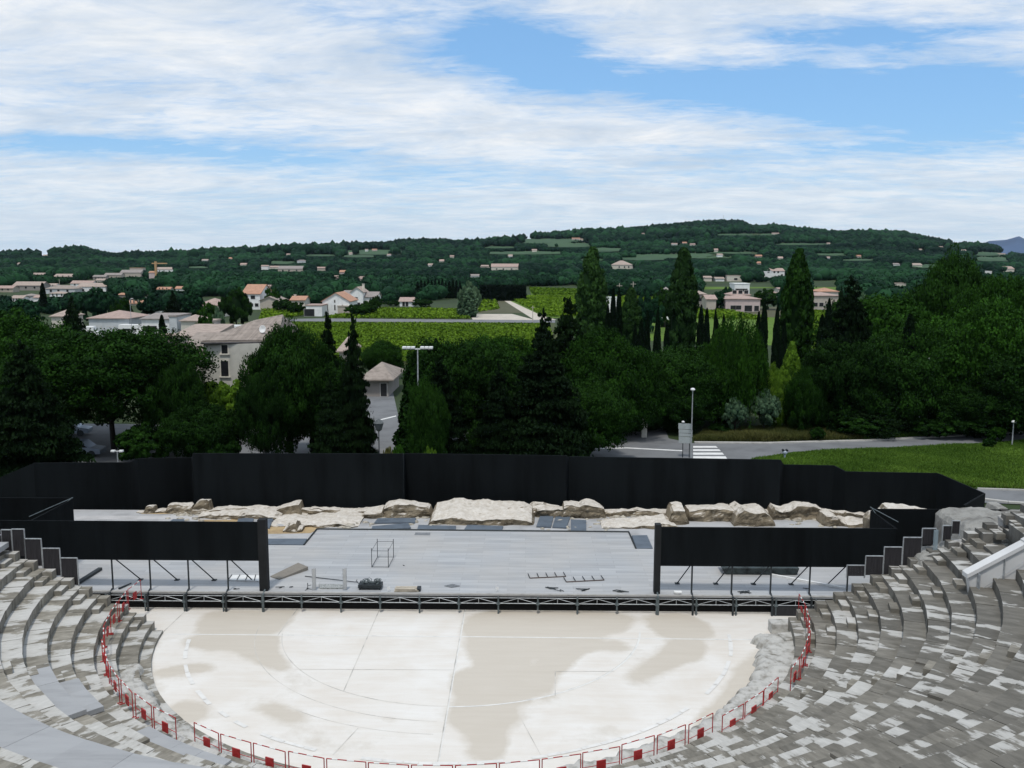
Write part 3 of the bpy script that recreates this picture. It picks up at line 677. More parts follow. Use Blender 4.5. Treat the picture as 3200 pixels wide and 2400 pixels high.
# ruined podium on the right: cracked, uneven limestone
ROCKL = mat('cracked_limestone', (0.46, 0.45, 0.42), .9, .35, 2.2, c2=(0.17, 0.155, 0.125), bump=.9, detail=9, bscale=6)
def rocky(name, ra, rb, ta, tb, z, seed, label, cat='rock ledge', amp=.16):
    g = np.random.default_rng(seed); nt_, nr = 150, 16
    T_, R__ = np.meshgrid(np.linspace(ta, tb, nt_), np.linspace(0, 1, nr)); ra_ = ra+.28*fnoise(T_*50, T_*30, 1.7)+.15*fnoise(T_*90, T_*70, .9)
    RR = ra_+(rb-ra_)*R__; X = CX+RR*np.cos(T_); Y = CY+RR*np.sin(T_)
    Zs = z*np.clip(R__*6, 0, 1)**.5+amp*fnoise(X, Y, .55)*np.clip(R__*4, 0, 1)*.5+g.normal(size=X.shape)*.015
    Zs += np.floor(fnoise(X, Y, 1.3)*3)/3*amp*.8*np.clip(R__*4, 0, 1); Zs[0] = 0; Zs = np.maximum(Zs, 0)
    V = np.stack([X.ravel(), Y.ravel(), Zs.ravel()], 1); idx = np.arange(X.size).reshape(X.shape)
    F = np.stack([idx[:-1, :-1].ravel(), idx[1:, :-1].ravel(), idx[1:, 1:].ravel(), idx[:-1, 1:].ravel()], 1)
    me = npmesh(name, V, F, ROCKL)
    if me.polygons[nr*3].normal.z < 0: me.flip_normals()
    return tag(place(name, me), label, cat)
rocky('podium_ruin', 14.3, 15.95, 1.47*math.pi, 2*math.pi-.14, .42, 4, 'cracked white limestone ledge left of the podium edging the right side of the orchestra')
rocky('podium_ruin', 15.0, 15.95, 1.13*math.pi, 1.47*math.pi, .50, 8, 'rubble strip of broken stone under the barriers at lower left', amp=.12)
for i, (px, py, wx, wy, h, lab) in enumerate(((2440, 1975, 1.1, .7, .55, 'pale squared stone block standing at the corner beside the right end of the orchestra'),
                                               (2415, 2015, .6, .6, .4, 'small pale stone block in front of the squared corner block'),
                                               (2475, 2015, 1.2, .8, .5, 'brown weathered stone block under the right-hand barriers'))):
    X, Y = gz(px, py); mb = MB(); mb.obox((X, Y), wx, wy, 0, h, .15*i)
    o = mb.build('stone_block', ROCKL, bevel=.05); tag(o, lab, 'stone block')
# ------------------------------------------------------------------ stage
SY = 45.93        # plane of the front screens
DZ = 0.95         # deck height
def deck_mat():
    m = bpy.data.materials.new('stage_deck'); m.use_nodes = True; t = m.node_tree; b = t.nodes['Principled BSDF']
    g = N(t, 'ShaderNodeTexCoord').outputs['Object']
    br = N(t, 'ShaderNodeTexBrick'); L(t, g, br.inputs['Vector']); br.offset = .37
    for k_, v_ in (('Scale', 1.0), ('Mortar Size', .008), ('Mortar Smooth', .2), ('Bias', 0.0), ('Brick Width', 2.5), ('Row Height', .42)): br.inputs[k_].default_value = v_
    br.inputs['Color1'].default_value = (0.35, 0.36, 0.37, 1); br.inputs['Color2'].default_value = (0.43, 0.44, 0.445, 1); br.inputs['Mortar'].default_value = (0.25, 0.25, 0.25, 1)
    mpn = N(t, 'ShaderNodeMapping'); mpn.inputs['Scale'].default_value = (.25, 3, 1); L(t, g, mpn.inputs[0])
    n = NOISE(t, mpn.outputs[0], 1.2, 8, .65, .2); n2 = NOISE(t, g, .25, 5, .6)
    c = MIX(t, RAMP(t, n2, [(.4, 0.0), (.65, .55)]), br.outputs['Color'], (0.44, 0.42, 0.39))
    s = N(t, 'ShaderNodeVectorMath', operation='SCALE'); L(t, c, s.inputs[0]); L(t, M(t, 'ADD', .68, M(t, 'MULTIPLY', n, .55)), s.inputs['Scale'])
    L(t, s.outputs[0], b.inputs['Base Color']); b.inputs['Roughness'].default_value = .55; b.inputs['Specular IOR Level'].default_value = .35
    return m
DECK = deck_mat()
stage = empty('stage', (CX, 50, 0), 'wide grey boarded stage on a dark steel underframe between the orchestra and the rocks', 'stage')
bl = gz(990, 1655, DZ); br_ = gz(1965, 1664, DZ); cl = gz(950, 1704, DZ); cr = gz(1987, 1715, DZ)
fl = SY-.28
mb = MB(); mb.prism([(-27.5, fl), (21.2, fl), (21.2, cr[1]), cr, br_, bl, cl, (-27.5, cl[1])], DZ-.06, DZ)
o = mb.build('deck', DECK); o.parent = stage; o.matrix_parent_inverse = Matrix.Translation((-CX, -50, 0))
def sub(mb, name, m, parent, bevel=0.0, smooth=False):
    o = mb.build(name, m, bevel=bevel, smooth=smooth); o.parent = parent; o.matrix_parent_inverse = Matrix.Translation(-Vector(parent.location)); return o
LOWBLK = mat('painted_shade', (0.006, 0.006, 0.006), .9, .3, 1)
mb = MB(); mb.box(-26, 19.5, 46.02, 46.08, 0, DZ-.10); sub(mb, 'understage_shade_sheet', LOWBLK, stage)  # near-black sheet, the shade under the deck put into its colour
mb = MB(); mb.tube((bl[0], bl[1]+.03, DZ+.04), (br_[0], br_[1]+.03, DZ+.04), .05, 6); mb.tube((bl[0], bl[1]+.03, DZ+.04), (cl[0], cl[1], DZ+.04), .05, 6); mb.tube((br_[0], br_[1], DZ+.04), (cr[0], cr[1], DZ+.04), .05, 6)
sub(mb, 'edge_trim', DSTEEL, stage)
# front truss under the lip: two chords, verticals and diagonals in every bay
bays = [gz(px, 1903)[0] for px in ()]
XL = gy(240, 1890, SY)[0]; XR = gy(2680, 1915, SY)[0]; PITCH_B = 2.02
xs = []; xx = gy(827, 1880, SY)[0]
while xx > XL: xs.append(xx); xx -= PITCH_B
xs = xs[::-1]; xx = xs[-1]+PITCH_B
while xx < XR: xs.append(xx); xx += PITCH_B
for i, xa in enumerate(xs[:-1]):
    xb = xs[i+1]; mb = MB(); yv = fl-.05
    mb.tube((xa, yv, DZ-.13), (xb, yv, DZ-.13), .018, 6); mb.tube((xa, yv, DZ-.42), (xb, yv, DZ-.42), .022, 6)
    mb.tube((xa+.05, yv, DZ-.42), ((xa+xb)/2, yv, DZ-.15), .016, 5); mb.tube((xb-.05, yv, DZ-.42), ((xa+xb)/2, yv, DZ-.15), .016, 5); mb.tube(((xa+xb)/2, yv, DZ-.42), ((xa+xb)/2, yv, DZ-.15), .018, 5)
    sub(mb, 'truss', STEEL, stage)
for i, xa in enumerate(xs):
    mb = MB(); zb = 0 if i % 2 == 0 or not (-13 < xa < 6.2) else DZ-.75
    mb.tube((xa, fl-.12, zb), (xa, fl-.12, DZ-.05), .045, 7); mb.box(xa-.09, xa+.09, fl-.2, fl-.0, DZ-.45, DZ-.36)
    sub(mb, 'leg', GSTEEL, stage)
# pale ledge of timber along the lip
mb = MB(); mb.box(-27, 20.5, fl-.02, fl+.16, DZ+.004, DZ+.05); sub(mb, 'lip_board', mat('lip_wood', (0.36, 0.35, 0.33), .7, .25, 3, stretch=(1, 4, 4)), stage)

# black cloth screens
def screen(name, P, zb, zt, label, parent=None, th=.12, m=BLACK, group=None):
    mb = MB()
    for (a, b) in zip(P[:-1], P[1:]):
        za, zc = (a[2] if len(a) > 2 else zt), (b[2] if len(b) > 2 else zt)
        d = (Vector(b[:2])-Vector(a[:2])).normalized(); nn = Vector((-d.y, d.x))*th
        zb0 = a[3] if len(a) > 3 else zb; zb1 = b[3] if len(b) > 3 else zb
        q = [(a[0], a[1], zb0), (b[0], b[1], zb1), (b[0]+nn.x, b[1]+nn.y, zb1), (a[0]+nn.x, a[1]+nn.y, zb0), (a[0], a[1], za), (b[0], b[1], zc), (b[0]+nn.x, b[1]+nn.y, zc), (a[0]+nn.x, a[1]+nn.y, za)]
        mb.hexa(q)
    return mb
def wing(side):
    if side < 0:
        x0 = gy(827, 1700, SY)[0]; x1 = gy(-60, 1700, SY)[0]; zt, zb = 4.63, 2.58; xr = gy(225, 1600, 50.6)[0]
        e = empty('black_screen', ((x0+x1)/2, SY, 0), 'long black cloth screen on posts over the left side of the stage', 'screen', 'black cloth screens on posts')
    else:
        x0 = gy(2055, 1700, SY)[0]; x1 = gy(3010, 1700, SY)[0]; zt, zb = 4.50, 2.46; xr = gy(2725, 1600, 49.6)[0]
        e = empty('black_screen', ((x0+x1)/2, SY, 0), 'long black cloth screen on posts over the right side of the stage', 'screen', 'black cloth screens on posts')
    xa, xb = min(x0, x1), max(x0, x1)
    if side > 0: xb = gy(2800, 1660, SY)[0]
    mb = MB(); mb.box(xa, xb, SY, SY+.1, zb, zt, .9); sub(mb, 'cloth', BLACK, e)
    yb = 50.6 if side < 0 else 49.6
    # rear half of the box and its return
    mb = MB(); mb.box(*( (-46, xr) if side < 0 else (xr, 33)), yb, yb+.1, 1.2, 4.6 if side < 0 else 4.52, .3); sub(mb, 'rear_cloth', BLACK, e)
    mb = MB(); xs_ = xr if side < 0 else xr-.1; mb.box(xs_, xs_+.1, SY+.11, yb-.01, zb if side > 0 else 2.6, 4.56 if side < 0 else 4.45, .5); sub(mb, 'return_cloth', BLACK, e)
    mb = MB(); s_ = -1 if side < 0 else 1
    mb.tube((xr+.15*-s_, yb-.1, 4.66), (xr+s_*.2, SY+.6, 4.68), .022, 6); mb.tube((xr-.1*s_, yb-.1, 4.66), (xr+s_*.1, SY+2.4, 4.1), .018, 6); sub(mb, 'top_rail', GSTEEL, e)
    # end pier
    w_ = .34; xe = x0 if side < 0 else x0
    mb = MB(); q = [(xe-w_, SY-.03, .98), (xe+.08, SY-.03, .98), (xe+.08, SY+.4, .98), (xe-w_, SY+.4, .98)] if side < 0 else [(xe-.12, SY-.03, .98), (xe+.18, SY-.03, .98), (xe+.18, SY+.4, .98), (xe-.12, SY+.4, .98)]
    mb.hexa(q+[(a, b, zt+.12) for a, b, _ in q], .2); sub(mb, 'end_pier', mat('black_pier', (0.012, 0.0135, 0.0145), .8, .2, 1), e)
    pp = (827, 711, 588, 468, 350) if side < 0 else (2055, 2163, 2288, 2410, 2532, 2650)
    for i, p in enumerate(pp):
        X = gy(p, 1800, SY)[0]; mb = MB(); mb.tube((X, SY-.42, 0), (X, SY-.42, .95), .055, 8); mb.tube((X, SY-.42, .9), (X, SY-.04, 1.05), .05, 8)
        mb.tube((X, SY+.05, 1.0), (X, SY+.05, zb), .045, 8); sub(mb, 'post', DSTEEL if i else GSTEEL, e)
        if i:
            dxx = .95 if side < 0 else -.62
            mb = MB(); Xb = X+(0.12 if side < 0 else -.05); mb.tube((Xb, SY+.12, zb+.05), (Xb+dxx*.7, SY+1.6, DZ+.03), .03, 6); mb.box(Xb+dxx*.7-.12, Xb+dxx*.7+.12, SY+1.5, SY+1.72, DZ+.002, DZ+.04); sub(mb, 'brace', DSTEEL, e)
    return e
wing(-1); wing(1)

# tall black fence behind the ruins
zb_ = 0.5
FP = [(-160, 1560, 63.0, 1600), (105, 1447, 61.5, 1600), (405, 1445, 63.2, 1600), (430, 1433, 62.2, 1600), (598, 1430, 63.3, 1600), (602, 1417, 62.4, 1600), (1258, 1418, 62.0, 1600), (1266, 1417, 63.4, 1600), (1770, 1424, 62.0, 1600),
      (1778, 1427, 63.2, 1600), (2440, 1437, 61.6, 1600), (2450, 1452, 63.2, 1600), (2605, 1455, 62.4, 1600), (2642, 1474, 61.6, 1600), (2930, 1479, 60.5, 1600), (3073, 1541, 57.5, 1600)]
e = empty('black_fence', (0, 62, 0), 'tall angled black cloth fence closing the theatre behind the rocks', 'fence')
FQ = [(*gy(p[0], p[1], p[2])[:1], p[2], gy(p[0], p[1], p[2])[1]) for p in FP]
for a, b in zip(FQ[:-1], FQ[1:]):
    mb = screen('p', [(a[0], a[1], a[2]), (b[0], b[1], b[2])], -.3, 4, ''); sub(mb, 'panel', BLACK, e)
    n = max(1, int((b[0]-a[0])/3)); 
    for i in range(n+1):
        s = i/n; X = a[0]+(b[0]-a[0])*s; Y = a[1]+(b[1]-a[1])*s+.22; Z = a[2]+(b[2]-a[2])*s
        if i < n or b is FQ[-1]:
            mb = MB(); mb.tube((X, Y, 0), (X, Y, Z-.05), .05, 6); sub(mb, 'post', DSTEEL, e)
# return of the fence at the far right towards the rows
x_, z_ = gy(3073, 1541, 57.5); mb = screen('p', [(x_, 57.5, z_), (gy(3008, 1600, 50.3)[0], 50.3, 4.6)], 0, 4, ''); sub(mb, 'panel', BLACK, e)

# ------------------------------------------------------------------ pulpitum back area: pale slabs, hatches, ochre earth
SLAB = mat('pale_slab', (0.40, 0.40, 0.40), .8, .2, .6, detail=8)
OCHRE = mat('ochre_earth', (0.42, 0.31, 0.17), .9, .3, .9, c2=(0.28, 0.20, 0.12), detail=8)
mb = MB(); mb.prism([(-28, cl[1]+.05), (cl[0], cl[1]+.05), (bl[0]-.02, bl[1]+.1), (br_[0]+.02, br_[1]+.1), (cr[0]+.05, cr[1]+.05), (26, cr[1]+.05), (26, 61.8), (-34, 61.8), (-34, cl[1]+3)], -.05, DZ-.12)
tag(mb.build('ruin_floor', SLAB), kind='structure')
ZF = DZ-.12
def flat(name, pix, z, m, label=None, cat=None, kind=None, group=None, th=.05):
    pts = [gz(x, y, z) for x, y in pix]; mb = MB(); a = sum(pts[i][0]*pts[(i+1) % len(pts)][1]-pts[(i+1) % len(pts)][0]*pts[i][1] for i in range(len(pts)))
    if a < 0: pts = pts[::-1]
    mb.prism(pts, z-th, z); o = mb.build(name, m); return tag(o, label, cat, group, kind)
for pix in ([(620, 1620), (650, 1612), (745, 1612), (760, 1632), (620, 1634)], [(836, 1655), (842, 1645), (985, 1640), (1000, 1650), (970, 1666), (838, 1668)], [(440, 1605), (470, 1590), (560, 1590), (640, 1600), (600, 1604), (500, 1606)], [(1258, 1612), (1260, 1596), (1342, 1594), (1342, 1611)]):
    flat('earth_patch', pix, ZF+.01, OCHRE, kind='structure')
HATCH = mat('hatch_blue_grey', (0.11, 0.135, 0.165), .6, .2, 1)
hat = [([(740, 1633), (746, 1617), (793, 1620), (788, 1633)], 'left of the rock pile, behind the left screen end'), ([(800, 1634), (812, 1620), (855, 1618), (842, 1650)], 'just right of the left screen end'),
       ([(1178, 1622), (1182, 1619), (1300, 1618), (1297, 1632), (1170, 1633)], 'uppermost left of the big pale rock'), ([(1160, 1655), (1164, 1644), (1276, 1634), (1284, 1648), (1200, 1655)], 'just below the uppermost hatch at the stage back edge'),
       ([(1303, 1655), (1308, 1640), (1425, 1643), (1424, 1656)], 'under the left half of the big pale rock'), ([(1450, 1655), (1460, 1640), (1510, 1641), (1573, 1644), (1567, 1657)], 'under the right half of the big pale rock'),
       ([(1676, 1644), (1688, 1611), (1730, 1612), (1722, 1646)], 'left of a pair right of the big pale rock'), ([(1726, 1646), (1737, 1612), (1782, 1615), (1770, 1648)], 'right of a pair right of the big pale rock'),
       ([(1784, 1659), (1784, 1623), (1832, 1625), (1832, 1660)], 'rightmost upright one near the stage back edge'), ([(1990, 1714), (1974, 1673), (2022, 1672), (2040, 1713)], 'large one beside the right screen pier'),
       ([(838, 1700), (838, 1683), (960, 1683), (948, 1702)], 'long sunken one left of the raised stage corner'), ([(530, 1630), (540, 1622), (575, 1622), (578, 1630)], 'small dark one behind the left screen')]
for pix, lab in hat:
    flat('floor_hatch', pix, ZF+.10, HATCH, 'blue grey floor hatch, '+lab, 'hatch', group='hatches behind the stage', th=.08)
flat('stage_mat', [(1295, 1671), (1298, 1664), (1345, 1664), (1344, 1672)], DZ+.02, mat('mat_grey', (0.2, .21, .22), .8), 'grey mat lying on the stage near its back edge', 'mat', th=.015)
flat('long_box', [(232, 1612), (236, 1622), (720, 1624), (740, 1610)], ZF+.012, mat('pale_slab2', (0.47, 0.46, 0.45), .8, .15, .8), kind='structure')

# ------------------------------------------------------------------ rocks of the scene wall
ROCK = bpy.data.materials.new('scene_rock'); ROCK.use_nodes = True; t = ROCK.node_tree; b = t.nodes['Principled BSDF']
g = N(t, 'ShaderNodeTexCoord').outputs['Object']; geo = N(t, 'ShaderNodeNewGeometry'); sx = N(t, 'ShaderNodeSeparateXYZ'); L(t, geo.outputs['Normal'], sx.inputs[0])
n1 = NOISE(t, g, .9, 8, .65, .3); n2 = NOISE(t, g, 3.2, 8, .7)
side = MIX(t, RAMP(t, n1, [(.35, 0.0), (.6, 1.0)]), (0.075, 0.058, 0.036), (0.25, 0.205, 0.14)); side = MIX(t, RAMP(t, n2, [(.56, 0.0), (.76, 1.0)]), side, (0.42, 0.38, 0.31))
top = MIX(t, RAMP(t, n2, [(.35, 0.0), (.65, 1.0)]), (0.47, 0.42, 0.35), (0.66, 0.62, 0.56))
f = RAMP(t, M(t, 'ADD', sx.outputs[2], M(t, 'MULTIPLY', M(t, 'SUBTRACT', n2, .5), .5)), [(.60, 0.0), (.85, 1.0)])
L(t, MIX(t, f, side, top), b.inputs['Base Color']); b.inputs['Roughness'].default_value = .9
bn = N(t, 'ShaderNodeBump'); bn.inputs['Strength'].default_value = .8; bn.inputs['Distance'].default_value = .08; L(t, NOISE(t, g, 5, 9, .7), bn.inputs['Height']); L(t, bn.outputs[0], b.inputs['Normal'])
import bmesh
def rock(prof, Y, depth, label, seed, zb=None, m=ROCK, slope=0.0, name='ruin_rock', cat='rock', amp=.12, fronttop=False):
    """a weathered block: the profile is its upper outline (pixels), last value pair its foot"""
    pts = [(gy(x, y, Y+depth*.4)[0], gy(x, y, Y+depth*(.1 if fronttop else .92))[1]) for x, y in prof]; zb = ZF-.1 if zb is None else zb; pts = [(a, max(b, zb+.25)) for a, b in pts]
    xs_ = [p[0] for p in pts]; x0, x1 = min(xs_), max(xs_); zt = np.interp
    nx, nyy, nz = max(10, int((x1-x0)/.16)), max(8, int(depth/.16)), 10
    xa = np.linspace(x0, x1, nx); top = np.interp(xa, [p[0] for p in pts], [p[1] for p in pts])
    V = []; rs = np.random.default_rng(seed); o1, o2 = rs.random(2)*50
    # column cross-section runs: front foot -> front top -> back top -> back foot
    prof2 = [(0, j/nz) for j in range(nz)]+[(j/nyy, 1.0) for j in range(nyy+1)]+[(1, 1-j/nz) for j in range(1, nz+1)]
    for i, X in enumerate(xa):
        ed = min(i, nx-1-i)/2.0; ed = min(1, ed); hh = top[i]-zb
        for (d, h) in prof2:
            y = Y+d*depth*(.85+.15*ed)+(.08*(1-ed)); z = zb+hh*h*(.9+.1*ed)
            if h == 1.0: z -= slope*(1-d)*hh; r_ = min(d, 1-d)*depth; z -= .05*math.exp(-r_*12)
            if d == 0: y += slope*0
            if d == 0 and slope: z = zb+hh*h*(1-slope)
            V.append([X, y, z])
    from mathutils import noise as mn
    V = np.array(V); off = Vector((o1*7, o2*7, seed))
    for i in range(len(V)):
        p = Vector(V[i]); q = p*.9+off
        a1 = mn.fractal(q, .8, 2.1, 5); a2 = mn.fractal(q+Vector((31, 7, 3)), .8, 2.1, 5); a3 = mn.noise(q*.45+Vector((5, 9, 1)))
        st_ = math.floor(p.z*4)/4
        V[i][1] += amp*2.0*a1+amp*.9*mn.noise(Vector((p.x*.5, p.z*4, seed)))
        if p.z > zb+.05: V[i][2] += amp*1.0*a2+amp*.8*a3
        V[i][0] += amp*.8*a3
    n = len(prof2); F = [(i*n+j, (i+1)*n+j, (i+1)*n+j+1, i*n+j+1) for i in range(nx-1) for j in range(n-1)]
    F += [tuple(range(n-1, -1, -1))[::-1], tuple((nx-1)*n+j for j in range(n-1, -1, -1))]
    me = bpy.data.meshes.new(name); me.from_pydata(V.tolist(), [], F); me.materials.append(m)
    bm = bmesh.new(); bm.from_mesh(me); bmesh.ops.recalc_face_normals(bm, faces=bm.faces); bm.to_mesh(me); bm.free()
    return tag(place(name, me), label, cat)
rk = [
 ([(455, 1598), (462, 1577), (470, 1573), (486, 1574), (486, 1600)], 60.2, .8, 'small grey upright stone standing alone at the far left of the ruin'),
 ([(520, 1604), (521, 1573), (560, 1569), (598, 1571), (606, 1580), (610, 1604)], 58.6, 1.6, 'flat-topped pale mushroom shaped rock at the left end of the ruin'),
 ([(600, 1590), (612, 1570), (626, 1558), (660, 1556), (665, 1590)], 60.6, 1.2, 'grey tilted slab rising behind the left rocks'),
 ([(570, 1600), (580, 1592), (640, 1584), (760, 1578), (830, 1580), (850, 1590), (850, 1608)], 58.8, 2.4, 'long low ochre ledge left of the white peaked rock'),
 ([(625, 1622), (640, 1596), (700, 1590), (770, 1585), (850, 1590), (880, 1606), (880, 1620)], 57.6, 1.2, 'dark sided low ledge in front of the long ochre ledge'),
 ([(856, 1612), (858, 1590), (878, 1572), (915, 1566), (936, 1563), (943, 1572), (930, 1590), (960, 1600), (965, 1612)], 58.4, 1.6, 'pale peaked rock with white top left of centre'),
 ([(888, 1660), (892, 1640), (905, 1627), (940, 1626), (945, 1640), (930, 1664)], 56.0, 1.0, 'rounded tan boulder lying low in front of the ledge'),
 ([(860, 1625), (880, 1605), (960, 1598), (1050, 1590), (1126, 1598), (1130, 1640), (1128, 1648)], 57.0, 3.0, 'broad smooth topped slab with rough brown front edge'),
 ([(960, 1590), (965, 1582), (1100, 1584), (1130, 1586), (1130, 1592)], 60.8, .8, 'thin white rubble line in front of the black fence'),
 ([(1130, 1620), (1135, 1590), (1160, 1582), (1200, 1577), (1210, 1600), (1215, 1615)], 58.0, 1.8, 'brown blocky rock left of the layered rock'),
 ([(1195, 1618), (1200, 1572), (1240, 1562), (1280, 1561), (1340, 1570), (1352, 1578), (1352, 1612)], 58.2, 2.2, 'layered rock with overhanging tan face beside the big pale rock'),
 ([(1344, 1641), (1346, 1590), (1354, 1570), (1400, 1566), (1412, 1558), (1445, 1556), (1475, 1564), (1520, 1564), (1600, 1563), (1640, 1570), (1668, 1580), (1670, 1640)], 57.3, 3.4, 'largest rock, a long pale smooth topped block at the centre'),
 ([(1640, 1590), (1660, 1567), (1700, 1566), (1710, 1574), (1750, 1578), (1755, 1605)], 59.6, 1.2, 'crumbly white stone behind the right end of the largest rock'),
 ([(1670, 1618), (1672, 1580), (1700, 1577), (1760, 1580), (1800, 1582), (1838, 1612)], 58.4, 1.4, 'brown faced ledge behind the pair of hatches'),
 ([(1754, 1612), (1757, 1568), (1790, 1565), (1812, 1570), (1825, 1561), (1850, 1566), (1888, 1578), (1892, 1620)], 58.3, 1.6, 'double humped white topped rock right of centre'),
 ([(1890, 1605), (1895, 1592), (1990, 1594), (2060, 1596), (2085, 1600), (2090, 1612)], 60.0, 1.4, 'flat grey rubble patch with green weeds near the fence'),
 ([(1880, 1640), (1900, 1626), (1990, 1618), (2040, 1612), (2080, 1608), (2100, 1640), (2105, 1652)], 56.6, 1.6, 'long low brown rock with ochre notch beside the right screen pier'),
 ([(2084, 1640), (2086, 1585), (2100, 1572), (2120, 1569), (2136, 1572), (2142, 1600), (2146, 1640)], 57.6, 1.5, 'tall squarish white topped rock above the right screen pier'),
 ([(2140, 1630), (2142, 1576), (2200, 1573), (2240, 1575), (2262, 1570), (2300, 1577), (2305, 1625)], 58.2, 1.6, 'long grey brown block behind the right screen, left half'),
 ([(2280, 1630), (2290, 1580), (2315, 1565), (2330, 1572), (2380, 1572), (2400, 1590), (2410, 1645)], 57.4, 2.0, 'pale lumpy boulder in the middle above the right screen'),
 ([(2398, 1625), (2402, 1585), (2415, 1572), (2430, 1580), (2470, 1570), (2490, 1560), (2530, 1566), (2560, 1575), (2575, 1592), (2590, 1625)], 58.3, 2.2, 'large dark veined arched rock above the right screen'),
 ([(2560, 1640), (2570, 1592), (2600, 1590), (2612, 1605), (2625, 1615), (2650, 1625), (2660, 1645)], 57.2, 1.4, 'broken tan rock stepping down right of the arched rock'),
 ([(2635, 1648), (2650, 1618), (2680, 1611), (2705, 1616), (2715, 1630), (2724, 1600), (2735, 1592), (2750, 1648)], 56.6, 1.3, 'low white curved rock near the right screen return'),
 ([(2722, 1600), (2728, 1594), (2770, 1592), (2790, 1573), (2830, 1577), (2900, 1583), (2935, 1590), (2945, 1604)], 54.0, 2.0, 'long pale rounded rock rising behind the right screen box')]
rk += [([(430, 1606), (500, 1600), (560, 1592), (640, 1587), (700, 1584), (760, 1588), (820, 1583), (900, 1589), (960, 1584), (1040, 1590), (1120, 1586), (1200, 1590), (1210, 1604)], 60.4, .8, 'low broken ridge of pale stone running along the left half of the ruin'),
 ([(1640, 1600), (1700, 1588), (1760, 1591), (1840, 1586), (1900, 1592), (2000, 1588), (2080, 1592), (2150, 1587), (2240, 1590), (2330, 1586), (2420, 1590), (2500, 1586), (2600, 1592), (2700, 1600), (2720, 1606)], 60.4, .8, 'low broken ridge of pale stone running along the right half of the ruin')]
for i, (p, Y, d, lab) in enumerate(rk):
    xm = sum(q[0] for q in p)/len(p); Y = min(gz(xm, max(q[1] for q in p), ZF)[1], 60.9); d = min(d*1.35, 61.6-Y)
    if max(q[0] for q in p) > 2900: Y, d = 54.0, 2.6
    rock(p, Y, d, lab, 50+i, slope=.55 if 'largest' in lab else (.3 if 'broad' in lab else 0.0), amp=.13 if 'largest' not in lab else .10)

# loose rubble strewn between the blocks and along the foot of the fence
g = np.random.default_rng(77); P = []; Fc = []; T = []; bv, bf = ICO1
n = 900; X = g.uniform(-24, 22, n); Y = np.where(g.random(n) < .6, g.uniform(60.2, 61.7, n), g.uniform(57.6, 61, n)); keep = fnoise(X, Y, 1.9) > .15
X, Y = X[keep], Y[keep]; n = len(X); sz = g.uniform(.05, .24, n)**1.0; J = 1+.25*g.normal(size=(n, len(bv), 1))
V = np.stack([X, Y, np.full(n, ZF)], 1)[:, None, :]+bv[None]*sz[:, None, None]*J*np.array([1.3, 1, .6]); F = (bf[None]+(np.arange(n)*len(bv))[:, None, None]).reshape(-1, 3)
tag(place('rubble', npmesh('rubble', V.reshape(-1, 3), F, mat('loose_rubble', (0.42, 0.385, 0.32), .95, .4, 3))), 'loose pale stone rubble strewn between the ruin rocks and the black fence', 'rubble', kind='stuff')
# ------------------------------------------------------------------ things on the stage
def stagepos(px, py): return gz(px, py, DZ)
def frame_tubes(name, segs, r, m, label, cat, group=None):
    mb = MB()
    for a, b in segs: mb.tube(a, b, r, 6)
    return tag(mb.build(name, m), label, cat, group)
# wire cage frame
x0, y0 = stagepos(1162, 1773); x1, _ = stagepos(1214, 1773); x2, y2 = stagepos(1230, 1742)
e = empty('metal_cage', ((x0+x1)/2, (y0+y2)/2, DZ), 'tall open wire cage frame standing alone on the left half of the stage', 'frame')
h = 0.95; ox, oy = (x0+x1)/2, (y0+y2)/2; dxs = x2-x1
C4 = [(x0, y0), (x1, y0), (x1+dxs, y2), (x0+dxs, y2)]; C4 = [(a-ox, b-oy) for a, b in C4]
for i in range(4):
    mb = MB(); mb.tube((*C4[i], 0), (*C4[i], h+.15), .018, 6); o = mb.build('post', DSTEEL, e)
mb = MB()
for i in range(4):
    a, b = C4[i], C4[(i+1) % 4]
    for z in (.03, h): mb.tube((*a, z), (*b, z), .012, 5)
mb.build('rail', DSTEEL, e)
# trolley full of coiled cable
xa, ya = stagepos(1122, 1838); xb, _ = stagepos(1195, 1838); wd = xb-xa
e = empty('cable_trolley', ((xa+xb)/2, ya, DZ), 'dark low trolley heaped with coiled cable near the front of the stage', 'trolley')
mb = MB(); mb.box(-wd/2, wd/2, -.3, .3, .08, .28); mb.build('tray', DSTEEL, e, bevel=.02)
mb = MB()
rr = random.Random(4)
for i in range(26):
    c = Vector((rr.uniform(-wd/2+.12, wd/2-.12), rr.uniform(-.2, .2), .32+rr.random()*.12)); R__ = rr.uniform(.07, .13); ax = Vector((rr.gauss(0, 1), rr.gauss(0, 1), rr.gauss(0, 1.5))).normalized(); q = ax.to_track_quat('Z', 'Y')
    P = [c+q@Vector((R__*math.cos(j*.9), R__*math.sin(j*.9), 0)) for j in range(8)]
    for a, b in zip(P[:-1], P[1:]): mb.tube(a, b, .016, 4)
mb.build('coiled_cable', GSTEEL, e)
for sx_ in (-1, 1):
    for sy_ in (-1, 1):
        mb = MB(); mb.tube((sx_*(wd/2-.1), sy_*.25-.03, .05), (sx_*(wd/2-.1), sy_*.25+.03, .05), .05, 10); mb.build('wheel', DSTEEL, e)
mb = MB(); mb.tube((-wd/2, 0, .2), (-wd/2-.12, 0, .42), .015, 5); mb.tube((-wd/2-.12, -.15, .42), (-wd/2-.12, .15, .42), .015, 5); mb.build('handle', DSTEEL, e)
